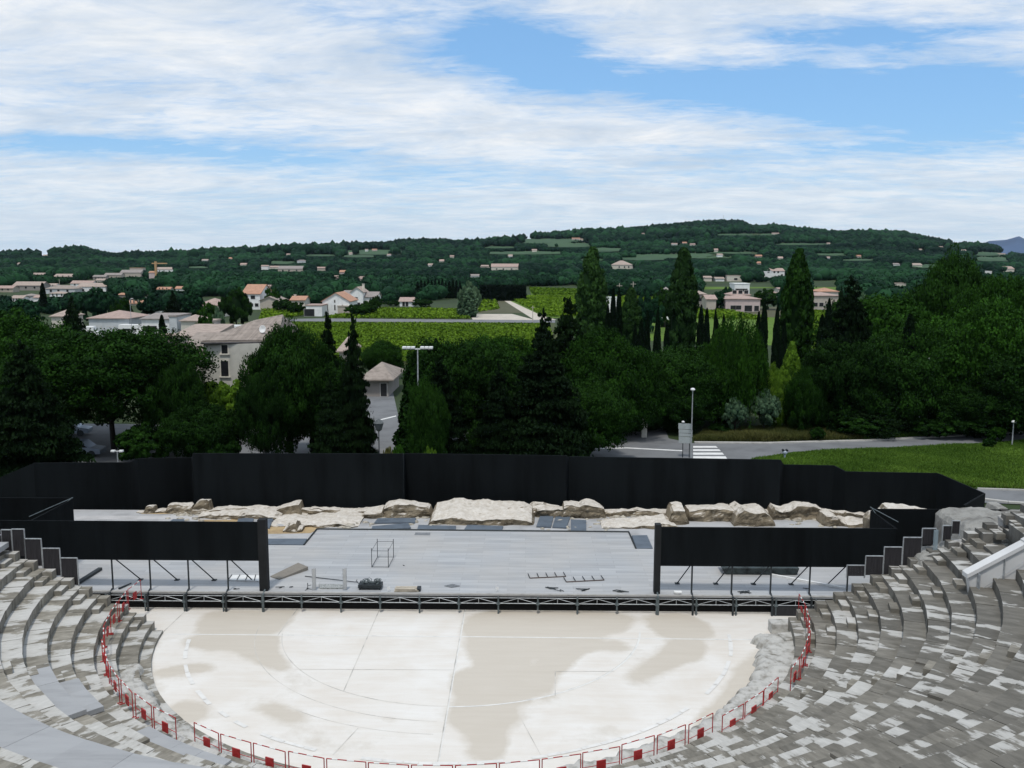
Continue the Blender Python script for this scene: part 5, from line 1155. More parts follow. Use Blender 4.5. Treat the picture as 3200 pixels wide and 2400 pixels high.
# middle distance trees
MID = [(735, 905, 235, 100, 'dome', D_, 'dark round tree left of the big orange roofed villa'), (132, 885, 300, 26, 'cypress', CY_, 'lone dark cypress among the far left houses'), (222, 935, 190, 110, 'fir', FI, 'dark conifer left of the white hip roofed house'), (300, 905, 260, 110, 'dome', WD, 'round tree behind the white hip roofed house'),
       (540, 915, 250, 90, 'fir', FI, 'dark fir behind the white flat roofed house'), (600, 900, 262, 60, 'poplar', WD, 'upright tree right of the dark fir'), (470, 925, 270, 90, 'dome', WD, 'low tree behind the pale garage'), (650, 945, 225, 60, 'dome', P_, 'small green tree by the low brown roofed house'), (680, 960, 215, 44, 'dome', OL, 'grey green shrub beside the camper vans'),
       (850, 900, 330, 44, 'dome', P_, 'bright little tree beside the big orange roofed villa'), (885, 935, 315, 70, 'dome', D_, 'round bush left of the gable villa'), (925, 945, 300, 60, 'dome', D_, 'bush between the parked car and the gable villa'), (1150, 940, 300, 60, 'dome', D_, 'dark bush before the white two storey house'), (1120, 950, 290, 80, 'dome', P_, 'shrub in front of the white two storey house'),
       (1175, 925, 330, 40, 'dome', D_, 'purple dark bush right of the white two storey house'), (1320, 935, 350, 60, 'dome', P_, 'round green bush beside the small white cottage'), (1225, 940, 360, 60, 'dome', D_, 'bush left of the small white cottage'), (1467, 880, 300, 68, 'dome', OL, 'pale green willow at the end of the vineyard'), (1462, 905, 290, 60, 'poplar', OL, 'pale upright willow beside the gravel path'),
       (2020, 920, 230, 100, 'dome', WD, 'round tree behind the cypress cluster'), (2080, 905, 250, 100, 'dome', D_, 'tree left of the middle poplar by the white wall'), (1905, 880, 420, 80, 'dome', WD, 'tree right of the leftmost poplar, farther off'), (2240, 915, 330, 60, 'dome', WD, 'tree between the pink villas'), (2400, 905, 340, 90, 'dome', D_, 'tree right of the pink two storey villa'), (2275, 900, 380, 60, 'dome', WD, 'tree above the pink two storey villa'),
       (2460, 880, 300, 60, 'dome', WD, 'tree left behind the rightmost poplar'), (2680, 895, 240, 70, 'dome', OL, 'grey tree right of the orange roofed villa on the right'), (2630, 900, 300, 40, 'fir', FI, 'dark conifer right of the orange roofed villa on the right'), (70, 940, 240, 120, 'dome', WD, 'tree mass at the left edge below the far houses'), (10, 960, 200, 160, 'dome', P_, 'green tree at the left edge beyond the pines'),
       (380, 935, 230, 70, 'dome', D_, 'tree between the white houses on the left'), (640, 985, 190, 60, 'dome', P_, 'hedge tree above the farmhouse roof'), (505, 985, 190, 30, 'cypress', CY_, 'tiny dark cypress before the pale garage')]
for (px, top, Y, wpx, kd, fo, lab) in MID:
    tree('tree', kd, fo, px, top, Y, wpx, lab, detail=1, lift=.04)
# the row of cypresses beyond the middle vineyard
i = 0
for px in range(1305, 1440, 11):
    i += 1; tree('cypress_tree', 'cypress', CY_, px, 872+random.uniform(-4, 10), 430, 15, 'dark cypress, %s from the left in the close row beyond the vineyard' % ORDW[i-1], group='row of cypresses beyond the vineyard', detail=1, lift=.02)
# tall clipped hedges
def hedge(px0, px1, top, Y, depth, lab, m):
    x0, z0 = gy(px0, top, Y); x1, z1 = gy(px1, top, Y); n = int((x1-x0)*z0*6); a = rng.random((n, 3))
    face = rng.random(n) < .7; P = np.stack([x0+(x1-x0)*a[:, 0], Y+np.where(face, 0, depth*a[:, 1]), np.where(face, z0*a[:, 2], z0)], 1)+rng.normal(size=(n, 3))*.12
    V, F = leafquads(P, n, .42); b0 = len(V); bx = np.array([(x0, Y+.2, 0), (x1, Y+.2, 0), (x1, Y+depth, 0), (x0, Y+depth, 0), (x0, Y+.2, z0-.2), (x1, Y+.2, z0-.2), (x1, Y+depth, z0-.2), (x0, Y+depth, z0-.2)])
    F2 = np.array([(4, 5, 6, 7), (0, 1, 5, 4), (1, 2, 6, 5), (2, 3, 7, 6), (3, 0, 4, 7)])+b0
    tag(place('hedge', npmesh('hedge', np.concatenate([V, bx]), np.concatenate([F, F2]), m, {'tone': np.concatenate([rng.random(n)*.6, np.full(5, .1)])})), lab, 'hedge')
hedge(1498, 1645, 893, 405, 6, 'long dark clipped hedge beyond the ploughed field', F_CYP)
hedge(1090, 1160, 972, 300, 2, 'low green hedge along the garden of the gable villa', F_PINE)

# ------------------------------------------------------------------ vineyards and grass (uncountable)
def vines(name, pix, row_px_dir, n_rows, density, size, hgt, m, lab, jit=.25):
    """rows between two edges: pix = four corners (near-left, near-right, far-right, far-left); rows run left to right"""
    C = [np.array(gz(*p)) for p in pix]; P = []
    for i in range(n_rows):
        s = i/(n_rows-1); a = C[0]+(C[3]-C[0])*s; b = C[1]+(C[2]-C[1])*s; ln = np.linalg.norm(b-a); n = int(ln*density); q = rng.random(n)
        P.append(np.stack([a[0]+(b[0]-a[0])*q, a[1]+(b[1]-a[1])*q, hgt*(.25+.75*rng.random(n))], 1)+np.stack([rng.normal(size=n)*.1, rng.normal(size=n)*jit, np.zeros(n)], 1))
    P = np.concatenate(P); V, F = leafquads(P, len(P), size, up=.5)
    tone = np.clip(.38+.24*rng.random(len(P))+.35*(P[:, 2]/hgt-.5)+.2*fnoise(P[:, 0], P[:, 1], 6), 0, 1)
    return tag(place(name, npmesh(name, V, F, m, {'tone': tone})), lab, 'vineyard', kind='stuff')
vines('vineyard', [(850, 1135), (1740, 1135), (1715, 1022), (900, 1018)], 0, 60, 20, .20, 1.15, F_VINE, 'green vineyard rows between the tree belt and the grey field road', .35)
vines('vineyard', [(1015, 995), (1470, 997), (1440, 970), (1165, 966)], 0, 22, 12, .26, .8, F_VINE, 'paler vineyard in front of the white two storey house')
vines('vineyard', [(1700, 990), (2400, 1000), (2050, 928), (1580, 928)], 0, 60, 9, .3, 1.0, F_VINE, 'bright vineyard behind the leftmost poplar')
vines('vineyard', [(1665, 922), (1810, 922), (1810, 908), (1655, 902)], 0, 16, 5, .55, 1.0, F_VINE, 'small bright field above the low hedge line')
vines('vineyard', [(1495, 975), (1560, 965), (1545, 928), (1500, 928)], 0, 18, 3, .4, .8, F_VINE, 'young vines in the ploughed field by the pale path')
vines('vineyard', [(2480, 1110), (2610, 1100), (2610, 975), (2500, 975)], 0, 60, 14, .25, 1.4, F_VINE, 'vineyard glimpsed right of the rightmost poplar')
vines('vineyard', [(810, 1005), (960, 985), (950, 968), (820, 968)], 0, 14, 12, .25, .9, F_VINE, 'strip of green plants before the carport')
def grass(name, pix, n, size, m, lab, z=0.0, hgt=.15, cat='grass'):
    C = [gz(*p) for p in pix]; xs_ = [c[0] for c in C]; ys_ = [c[1] for c in C]; X = rng.uniform(min(xs_), max(xs_), n*2); Y = rng.uniform(min(ys_), max(ys_), n*2); ins = np.zeros(n*2, bool)
    for i in range(len(C)):
        x0, y0 = C[i]; x1, y1 = C[(i+1) % len(C)]; ins ^= ((y0 > Y) != (y1 > Y)) & (X < (x1-x0)*(Y-y0)/(y1-y0+1e-9)+x0)
    X, Y = X[ins], Y[ins]; k = len(X); h = hgt*(.5+rng.random(k))*(1+.5*fnoise(X, Y, 2)); a = rng.random(k)*6.28; w_ = size*(.6+.8*rng.random(k)); lean = rng.normal(size=(k, 2))*h[:, None]*.5
    V = np.stack([np.stack([X-np.cos(a)*w_, Y-np.sin(a)*w_, np.full(k, z)], 1), np.stack([X+np.cos(a)*w_, Y+np.sin(a)*w_, np.full(k, z)], 1), np.stack([X+lean[:, 0], Y+lean[:, 1], z+h], 1)], 1).reshape(-1, 3)
    tone = np.clip(.35+.3*fnoise(X, Y, 1.7)+.25*fnoise(X, Y, 5.3)+.3*(rng.random(k)-.3), 0, 1)
    tag(place(name, npmesh(name, V, np.arange(k*3).reshape(k, 3), m, {'tone': tone})), lab, cat, kind='stuff')
grass('grass', [(2350, 1436), (2480, 1414), (2700, 1404), (3000, 1390), (3250, 1374), (3250, 1533), (3060, 1525), (2900, 1515), (2500, 1500), (2330, 1480)], 150000, .045, F_GRASS, 'short green grass on the bank beyond the black fence', hgt=.16)
grass('dry_grass', [(2168, 1381), (2195, 1354), (2260, 1345), (2480, 1338), (2700, 1336), (2700, 1372), (2400, 1382)], 40000, .05, F_DRY, 'tall dry yellow grass beside the road behind the crosswalk', hgt=.5)
grass('grass', [(2700, 1374), (2700, 1338), (3250, 1320), (3250, 1343), (3000, 1358)], 30000, .06, F_GRASS, 'rough green verge along the far side of the road', hgt=.4)
grass('grass', [(2700, 1478), (2900, 1484), (3055, 1524), (3250, 1532), (3250, 1518), (3000, 1505), (2760, 1470)], 9000, .04, F_DRY, 'dry worn grass at the lower edge of the bank', hgt=.12)
grass('weeds', [(1110, 1600), (1200, 1600), (1200, 1585), (1110, 1585)], 300, .05, F_GRASS, 'thin weeds growing at the foot of the black fence left of centre', z=ZF, hgt=.5, cat='weeds')
grass('weeds', [(1960, 1604), (2080, 1604), (2080, 1590), (1960, 1590)], 900, .05, F_GRASS, 'green weeds on the flat rubble patch right of centre', z=ZF+.3, hgt=.45, cat='weeds')
grass('weeds', [(940, 1605), (1010, 1605), (1010, 1590), (940, 1590)], 700, .05, F_GRASS, 'green weeds behind the broad smooth slab', z=ZF+.2, hgt=.4, cat='weeds')

# ------------------------------------------------------------------ far woods (uncountable crowns)
CLEAR = [[(560, 1200), (690, 1003), (830, 992), (1000, 955), (1300, 950), (1500, 915), (1580, 915), (1640, 895), (1840, 895), (1850, 925), (2420, 950), (2720, 950), (2760, 1120), (1700, 1160), (900, 1160)],
         [(-50, 905), (130, 895), (300, 880), (330, 905), (160, 945), (-50, 960)], [(180, 1080), (180, 975), (420, 960), (700, 965), (800, 1000), (700, 1080)], [(580, 985), (600, 930), (700, 925), (760, 990)], [(730, 1000), (730, 945), (880, 935), (980, 960), (1050, 935), (1200, 930), (1200, 1000)],
         [(1220, 965), (1240, 935), (1320, 935), (1320, 965)], [(2180, 960), (2180, 905), (2470, 905), (2470, 960)], [(2520, 960), (2520, 885), (2630, 885), (2640, 960)], [(2190, 905), (2200, 888), (2420, 888), (2430, 905)], [(2700, 900), (2850, 895), (2850, 905), (2700, 912)]]
HOUSE_CLEAR_F = [(hx, hy+sy_-1, 2*sx_) for hx, hy, sx_, sy_ in ()]
CW = [[gz(*p) for p in c] for c in CLEAR]
def inside(C, X, Y):
    ins = np.zeros(X.shape, bool)
    for i in range(len(C)):
        x0, y0 = C[i]; x1, y1 = C[(i+1) % len(C)]; ins ^= ((y0 > Y) != (y1 > Y)) & (X < (x1-x0)*(Y-y0)/(y1-y0+1e-9)+x0)
    return ins
HILLF = [(1700, 755, 110, 8), (1780, 768, 90, 7), (1640, 793, 150, 5), (1890, 783, 60, 7), (1760, 752, 60, 4), (1170, 790, 110, 8), (1120, 803, 70, 4), (2170, 800, 60, 6), (2050, 803, 90, 6), (2300, 793, 90, 3), (2330, 735, 120, 3), (2500, 765, 100, 3), (2600, 798, 60, 4), (2900, 835, 70, 6), (3080, 795, 60, 6), (3100, 812, 70, 7), (880, 823, 45, 5),
         (2010, 812, 90, 5), (2200, 808, 120, 3), (1850, 815, 40, 4), (1000, 800, 60, 3), (1560, 775, 60, 3), (2680, 815, 60, 3), (620, 838, 40, 3)]
def woods(name, Y0, Y1, cell, rmin, rmax, base, lab, seed, umax=.88):
    g = np.random.default_rng(seed); area = umax*(Y1**2-Y0**2); n = int(area/cell); Y = np.sqrt(g.random(n)*(Y1**2-Y0**2)+Y0**2); U = g.uniform(-umax, umax, n); X = U*Y
    keep = np.ones(n, bool)
    for C in CW: keep &= ~inside(C, X, Y)
    Z = terr(X, Y); px, py = to_px(X, Y, Z)
    for (hx, hy, sx_, sy_) in HILLF: keep &= ((px-hx)/sx_)**2+((py-hy)/sy_)**2 > 1+.4*np.sin(px/9)
    keep &= (g.random(n) < np.clip(.75+.45*fnoise(X, Y, 60), .25, 1))
    X, Y, Z = X[keep], Y[keep], Z[keep]; n = len(X)
    bv, bf = base; r = g.uniform(rmin, rmax, n)*(1+.25*fnoise(X, Y, 90)); h = r*g.uniform(.7, 1.05, n); a = g.random(n)*6.28; px, py = to_px(X, Y, Z)
    for hx, hy, hw in HOUSE_CLEAR+[(hx, hy+sy_, 1.5*sx_) for hx, hy, sx_, sy_ in HILLF]:   # keep the view of each house open: only low growth stands before it
        m_ = (np.abs(px-hx) < hw*.5+r*2900/Y*.8) & (py > hy-2); al = np.maximum((py-hy+1.5)*Y/2900/2.0, 0)
        m2 = m_ & (h > al); h = np.where(m2, al, h); r = np.where(m2, np.minimum(r, al*1.2), r)
    px_k, py_k = px, py; ok = h > .6; px_k, py_k = px[ok], py[ok]; X, Y, Z, r, h, a = X[ok], Y[ok], Z[ok], r[ok], h[ok], a[ok]; n = len(X)
    nv = len(bv); jit = 1+(.22 if nv < 20 else .13)*g.normal(size=(n, nv))
    ca, sa = np.cos(a)[:, None], np.sin(a)[:, None]; vx = bv[:, 0][None]*ca-bv[:, 1][None]*sa; vy = bv[:, 0][None]*sa+bv[:, 1][None]*ca
    V = np.stack([X[:, None]+vx*r[:, None]*jit, Y[:, None]+vy*r[:, None]*jit, Z[:, None]+(h*1.0)[:, None]+bv[:, 2][None]*h[:, None]*jit], 2).reshape(-1, 3)
    F = (bf[None]+(np.arange(n)*nv)[:, None, None]).reshape(-1, 3)
    ct = np.clip(.45+.25*g.normal(size=n)+.28*fnoise(X, Y, 110)+.15*fnoise(X, Y, 35), 0, 1); ct = np.clip(ct+.25*np.sin(py_k/5.5+1.7*np.sin(px_k/170)+fnoise(px_k, py_k*6, 60)), 0, 1); T = np.clip(np.repeat(ct, len(bf))+.12*g.normal(size=n*len(bf)), 0, 1)
    if Y1 <= 700:     # leafy surface on the nearer crowns
        k = 70; q = g.normal(size=(n, k, 3)); q[..., 2] = np.abs(q[..., 2])*1.2-.25; q /= np.linalg.norm(q, axis=2)[..., None]; q *= g.uniform(.92, 1.22, (n, k, 1))
        P = np.stack([X[:, None]+q[..., 0]*r[:, None], Y[:, None]+q[..., 1]*r[:, None], Z[:, None]+h[:, None]+q[..., 2]*h[:, None]], 2).reshape(-1, 3)
        V2, F2 = leafquads(P, len(P), .42); T2 = np.clip(np.repeat(ct, k)+.22*g.normal(size=n*k)+.08, 0, 1)
        F = [F, F2+len(V)]; V = np.concatenate([V, V2]); T = np.concatenate([T, T2])
    tag(place(name, npmesh(name, V, F, F_WOOD, {'tone': T})), lab, 'wood', kind='stuff')
# ------------------------------------------------------------------ buildings
ROOFM = {k: mat('roof_'+k, c, .85, .35, 1.2, c2=c2, bump=.6, tone=.3, bscale=5) for k, c, c2 in
         (('brown', (0.29, 0.245, 0.21), (0.18, 0.15, 0.125)), ('orange', (0.42, 0.235, 0.155), (0.31, 0.17, 0.115)), ('pink', (0.37, 0.275, 0.235), (0.27, 0.20, 0.17)), ('grey', (0.27, 0.24, 0.22), (0.18, 0.16, 0.15)), ('dull', (0.36, 0.29, 0.245), (0.25, 0.2, 0.17)))}
WALLM = {k: mat('wall_'+k, c, .85, .12, .9, detail=6) for k, c in (('stone', (0.52, 0.50, 0.44)), ('white', (0.76, 0.76, 0.74)), ('cream', (0.60, 0.56, 0.48)), ('grey', (0.50, 0.52, 0.53)), ('pink', (0.52, 0.42, 0.40)), ('tan', (0.44, 0.39, 0.33)), ('greybrown', (0.30, 0.27, 0.25)))}
WIN = mat('window_dark', (0.02, 0.02, 0.022), .25, .3, 1, spec=.5); SHUT = mat('window_frame', (0.50, 0.48, 0.45), .7, .1, 2); EAVE = mat('eave_dark', (0.09, 0.085, 0.085), .8, .3, 2)
HOUSE_CLEAR = []
def house(px0, px1, eave, base, Y, depth, roof, wallc, roofc, lab, rise=None, wins=(), yaw=0.0, z0=None, name='house', chim=None, extra=None, cat='house', group=None, over=.4, winm=WIN):
    """front wall spans px0..px1; wins: (x fraction, width m, bottom m, height m)"""
    if z0 is None:      # stand the house where its foot meets the ground
        r_ = ray((px0+px1)/2, base)
        for s_ in np.arange(250, 3200, 4):
            if HC+r_[2]*s_/r_[1] <= terr(r_[0]*s_/r_[1], s_): depth *= max(1, s_/Y*.9); rise = None if rise is None else rise*min(1.6, s_/Y); Y = float(s_); break
    xa, zt = gy(px0, eave, Y); xb, _ = gy(px1, eave, Y); zb = gy((px0+px1)/2, base, Y)[1] if z0 is None else z0
    tz = float(terr((xa+xb)/2, Y)); zb = min(zb, tz) if z0 is None else zb; w_ = xb-xa; h = zt-zb
    HOUSE_CLEAR.append(((px0+px1)/2, base, (px1-px0)))
    e = empty(name, ((xa+xb)/2, Y, zb), lab, cat, group, rz=R_(yaw)); d = depth; rise = rise if rise is not None else w_*.16
    small = (px1-px0) < 42
    mb = MB()
    if roof == 'gable_front': mb.add([(-w_/2, 0, 0), (w_/2, 0, 0), (w_/2, 0, h), (0, 0, h+rise), (-w_/2, 0, h), (-w_/2, d, 0), (w_/2, d, 0), (w_/2, d, h), (0, d, h+rise), (-w_/2, d, h)], [(0, 1, 2, 3, 4), (9, 8, 7, 6, 5), (1, 6, 7, 2), (5, 0, 4, 9)], .5)
    elif roof == 'gable_side': mb.add([(-w_/2, 0, 0), (w_/2, 0, 0), (w_/2, 0, h), (-w_/2, 0, h), (-w_/2, d, 0), (w_/2, d, 0), (w_/2, d, h), (-w_/2, d, h), (-w_/2, d/2, h+rise), (w_/2, d/2, h+rise)], [(0, 1, 2, 3), (5, 4, 7, 6), (1, 5, 6, 9, 2), (4, 0, 3, 8, 7)], .5)
    else: mb.box(-w_/2, w_/2, 0, d, 0, h, .5)
    wall = mb.build('wall', WALLM[wallc], e)
    o_ = over; t = .18; mb = MB(); X0, X1, Y0, Y1 = -w_/2-o_, w_/2+o_, -o_, d+o_
    if roof == 'hip':
        r = min(d/2, w_/2)*.98; A_ = [(X0, Y0, h), (X1, Y0, h), (X1, Y1, h), (X0, Y1, h), (X0, Y0, h+t), (X1, Y0, h+t), (X1, Y1, h+t), (X0, Y1, h+t), (-w_/2+r, d/2, h+rise), (w_/2-r, d/2, h+rise)]
        mb.add(A_, [(3, 2, 1, 0), (0, 1, 5, 4), (1, 2, 6, 5), (2, 3, 7, 6), (3, 0, 4, 7), (4, 5, 9, 8), (5, 6, 9), (6, 7, 8, 9), (7, 4, 8)], .5)
    elif roof == 'gable_front':
        for s in (-1, 1):
            k_ = rise/(w_/2); a = (s*(w_/2+o_), h-k_*o_); 
            mb.hexa([(a[0], Y0, a[1]), (0, Y0, h+rise), (0, Y1, h+rise), (a[0], Y1, a[1]), (a[0], Y0, a[1]+t), (0, Y0, h+rise+t), (0, Y1, h+rise+t), (a[0], Y1, a[1]+t)] if s < 0 else
                    [(0, Y0, h+rise+.002), (a[0], Y0, a[1]), (a[0], Y1, a[1]), (0, Y1, h+rise+.002), (0, Y0, h+rise+t), (a[0], Y0, a[1]+t), (a[0], Y1, a[1]+t), (0, Y1, h+rise+t)], .4 if s < 0 else .6)
    elif roof == 'gable_side':
        k_ = rise/(d/2)
        mb.hexa([(X0, Y0, h-k_*o_), (X1, Y0, h-k_*o_), (X1, d/2, h+rise), (X0, d/2, h+rise), (X0, Y0, h-k_*o_+t), (X1, Y0, h-k_*o_+t), (X1, d/2, h+rise+t), (X0, d/2, h+rise+t)], .5)
        mb.hexa([(X0, d/2, h+rise), (X1, d/2, h+rise), (X1, Y1, h-k_*o_), (X0, Y1, h-k_*o_), (X0, d/2, h+rise+t), (X1, d/2, h+rise+t), (X1, Y1, h-k_*o_+t), (X0, Y1, h-k_*o_+t)], .5)
    elif roof == 'shed': mb.hexa([(X0, Y0, h), (X1, Y0, h), (X1, Y1, h), (X0, Y1, h), (X0, Y0, h+t), (X1, Y0, h+t), (X1, Y1, h+rise), (X0, Y1, h+rise)], .5)
    else: mb.box(X0+o_*.6, X1-o_*.6, Y0+o_*.6, Y1-o_*.6, h, h+.35, .5)
    rf = mb.build('roof', ROOFM[roofc] if roofc in ROOFM else WALLM[roofc], e)
    if chim is not None:
        mb = MB(); cx, ch = chim; mb.box(cx-.4, cx+.4, d/2-.3, d/2+.3, h, h+rise+ch); mb.box(cx-.5, cx+.5, d/2-.4, d/2+.4, h+rise+ch, h+rise+ch+.12); mb.build('chimney', WALLM['cream'], rf)
    for (fx, ww, zb_, hh) in wins:
        X = -w_/2+w_*fx
        mb = MB(); mb.box(X-ww/2-.1, X+ww/2+.1, -.06, -.0, zb_-.12, zb_+hh+.1); f_ = mb.build('window', SHUT, e)
        mb = MB(); mb.box(X-ww/2, X+ww/2, -.09, -.062, zb_, zb_+hh); mb.build('pane', winm, f_)
    return e, w_, h, d, wall, rf
# stone farmhouse: left end wall faces us, roof falls towards us
Yh = 96
e, w_, h, d, wall, rf = house(636, 780, 1068, 1400, Yh, 15, 'none', 'stone', 'brown', 'tall pale stone farmhouse with dark upright windows and tiled hip roof, nearest house', wins=(), z0=0, name='farmhouse', over=.5)
bpy.data.objects.remove(rf)
ox = e.location.x; bpy.data.objects.remove(wall)
zE = h+.1
def hp(px, Y, ix=0, iy=0): return (gy(px, 1000, Y)[0]-ox+ix, Y-Yh+iy)
FLc, FRc, BRc, BLc = hp(624, Yh-.7), hp(866, Yh+1.0), hp(934, Yh+18.0), hp(722, Yh+16.5)
r0 = (*hp(795, Yh+7), gy(795, 1003, Yh+7)[1]); 
A3, B3, C3 = Vector((*FLc, zE)), Vector((*FRc, zE)), Vector(r0); nn_ = (B3-A3).cross(C3-A3)
bestd = None
for Yt in np.arange(Yh+7.5, Yh+22, .05):        # ridge end lies in the plane of the near slope
    X_, Z_ = gy(884, 985, Yt); q_ = Vector((X_-ox, Yt-Yh, Z_)); dd_ = abs(nn_.dot(q_-A3)/nn_.length)
    if bestd is None or dd_ < bestd[0]: bestd = (dd_, q_)
r1 = tuple(bestd[1])
A_ = [(*c, zE) for c in (FLc, FRc, BRc, BLc)]; low = [(p[0], p[1], p[2]-.3) for p in A_]
mb = MB(); mb.add(low+A_+[r0, r1], [(3, 2, 1, 0), (0, 1, 5, 4), (1, 2, 6, 5), (2, 3, 7, 6), (3, 0, 4, 7), (4, 5, 9, 8), (5, 6, 9), (6, 7, 8, 9), (7, 4, 8)], .5)
rf = mb.build('roof', ROOFM['brown'], e)
cxm = sum(c[0] for c in (FLc, FRc, BRc, BLc))/4; cym = sum(c[1] for c in (FLc, FRc, BRc, BLc))/4
mb = MB(); mb.prism([(-w_/2, 0), (FRc[0]-.6, 0.02), (BRc[0]-.8, BRc[1]-.7), (BLc[0]+.5, BLc[1]-.6)], 0, zE-.3, .5); mb.build('wall', WALLM['stone'], e)
mb = MB(); d_ = Vector((FRc[0]-FLc[0], FRc[1]-FLc[1], 0)); mb.tube((FLc[0], FLc[1]-.05, zE-.2), (FRc[0], FRc[1]-.05, zE-.2), .1, 8); mb.build('gutter', EAVE, rf)
mb = MB(); nT = 66
for i in range(nT):       # rounded cover tiles running up the near slope
    s = i/(nT-1); x_ = FLc[0]+(FRc[0]-FLc[0])*s; y_ = FLc[1]+(FRc[1]-FLc[1])*s; q0 = Vector((x_, y_, zE+.03)); R0, R1 = Vector(r0), Vector(r1); fl_ = Vector((*FLc, zE)); fr_ = Vector((*FRc, zE))
    n_ = (fr_-fl_).cross(R0-fl_); up_ = Vector((0, 1, 0)); up_.z = -n_.y/n_.z if abs(n_.z) > 1e-6 else 0
    # stop at the left hip, the ridge or the right hip
    def hit(A, B):
        den = (B.y-A.y)*0-(B.x-A.x)*1.0
        if abs(B.x-A.x) < 1e-6: return 1e9
        u_ = (x_-A.x)/(B.x-A.x); return (A.y+(B.y-A.y)*u_-y_) if 0 <= u_ <= 1 else 1e9
    t_ = min(hit(fl_, R0), hit(R0, R1), hit(R1, fr_) if fr_.x > R1.x else 1e9)
    if t_ > 1e8 or t_ < .3: continue
    mb.tube(q0, q0+up_*t_, .09, 5)
mb.build('roof_tile_rolls', ROOFM['brown'], rf)
def fwin(p0, p1, t_, b_, sill=True):
    xa, za = gy(p0, t_, Yh); xb, zb = gy(p1, b_, Yh); xa -= ox; xb -= ox; mb = MB()
    mb.box(xa-.16, xb+.16, -.04, .0, za-.0, za+.2); mb.box(xa-.14, xa, -.04, 0, zb, za); mb.box(xb, xb+.14, -.04, 0, zb, za)
    mb.box(xa-.22, xb+.22, -.14, 0, zb-.14, zb); f_ = mb.build('window', WALLM['cream'], e)
    mb = MB(); mb.box(xa, xb, -.03, -.002, zb, za); mb.build('pane', WIN, f_)
fwin(692, 712, 1078, 1105); fwin(690, 715, 1128, 1176)
# satellite dish on the roof
mb = MB(); X, Z = gy(818, 1030, Yh+2); mb.lathe((0, 0, 0), [(.02, 0), (.3, .05), (.42, .16), (.40, .17), (.02, .04)], 14); o = mb.build('satellite_dish', WHITEP, loc=(X, Yh+2.6, Z)); o.rotation_euler = (R_(80), 0, R_(-20)); tag(o, 'round white satellite dish on the farmhouse roof', 'satellite dish')
# lower tiled roofs beside the farmhouse
house(545, 632, 1118, 1400, Yh+3, 8, 'shed', 'stone', 'brown', 'low tiled outbuilding roof sloping against the left side of the stone farmhouse', rise=2.1, z0=0, name='outbuilding')
house(548, 660, 1052, 1120, Yh+36, 9, 'shed', 'tan', 'dull', 'brown lean-to roof behind the farmhouse annex', rise=1.2, z0=0, name='outbuilding')
house(470, 565, 1052, 1090, 150, 3, 'flat', 'pink', 'pink', 'long low pinkish wall in front of the pale garage', z0=0, name='garden_wall', cat='wall')
e2, w2, h2, d2, *_unused = house(1138, 1214, 1188, 1236, 121, 10, 'hip', 'greybrown', 'brown', 'small tiled hut with dark doorway at the top of the road gap', rise=1.9, z0=0, name='hut', wins=((.80, .8, 0.05, 1.7),), over=.8)
house(1060, 1092, 1100, 1130, 128, 7, 'hip', 'tan', 'dull', 'roof corner peeking between the two slim conifers', rise=2.0, z0=0, name='hut')
# nearer houses of the left village
W2 = lambda *a: tuple((f, 1.2, 1.1, 1.1) for f in a)
house(277, 402, 996, 1030, 215, 12, 'hip', 'grey', 'pink', 'white house with low hip roof and glazed bay, left of the lamp post', rise=1.7, z0=0, wins=((.15, 3.0, .3, 2.0), (.55, 1.8, .9, 1.3), (.78, .7, 1.2, 1.0)), winm=WALLM['grey'])
house(442, 528, 998, 1032, 212, 9, 'shed', 'white', 'grey', 'white house with straight grey roof and ribbon window', rise=1.0, z0=0, wins=((.25, 2.6, 1.4, 1.2), (.5, .5, 1.5, 1.1)))
house(528, 552, 990, 1028, 210, 9, 'flat', 'grey', 'grey', 'gable block, shade painted grey, joined to the white house right of the lamp post', z0=0, name='house')  # grey wall colour carries the shade on the gable side
house(565, 618, 1004, 1035, 205, 8, 'hip', 'cream', 'dull', 'pale garage with grey door, left of the white vans', rise=1.3, z0=0, wins=())
house(618, 652, 1008, 1034, 204, 8, 'flat', 'greybrown', 'dull', 'grey doored end of the pale garage', z0=0)
house(614, 690, 956, 985, 285, 12, 'hip', 'cream', 'pink', 'low house with brown hip roof behind the camper vans', rise=2.2, z0=0)
house(160, 208, 990, 1020, 215, 8, 'hip', 'cream', 'dull', 'small hip roofed cottage left of the white house', rise=1.5, z0=0)
house(757, 812, 918, 965, 330, 16, 'gable_side', 'white', 'orange', 'large white villa with long orange roof and balcony', rise=3.0, z0=0, wins=W2(.2, .5, .8)+tuple((f, 1.5, 3.8, 1.2) for f in (.2, .6)), name='villa')
house(812, 870, 940, 968, 325, 12, 'gable_front', 'tan', 'brown', 'low wing of the orange roofed villa with sloping brown roof', rise=1.4, z0=0, name='villa')
house(785, 838, 903, 930, 420, 10, 'gable_side', 'tan', 'pink', 'house with pale tile roof behind the orange roofed villa', rise=1.6, z0=0)
house(908, 952, 938, 955, 350, 9, 'gable_side', 'cream', 'orange', 'small house with red roof left of the gable villa', rise=1.3, z0=0, chim=(-2, .6))
house(1007, 1092, 941, 976, 300, 14, 'gable_front', 'white', 'orange', 'white gable fronted villa with three slit windows', rise=2.6, z0=0, name='villa', wins=((.18, .35, 1.6, 1.6), (.46, .35, 1.6, 1.6), (.74, .35, 1.6, 1.6), (.46, .3, 4.0, .8)))
house(1055, 1092, 958, 976, 299.3, .7, 'flat', 'tan', 'tan', 'stone clad garden wall at the foot of the gable villa', z0=0, name='garden_wall', cat='wall')
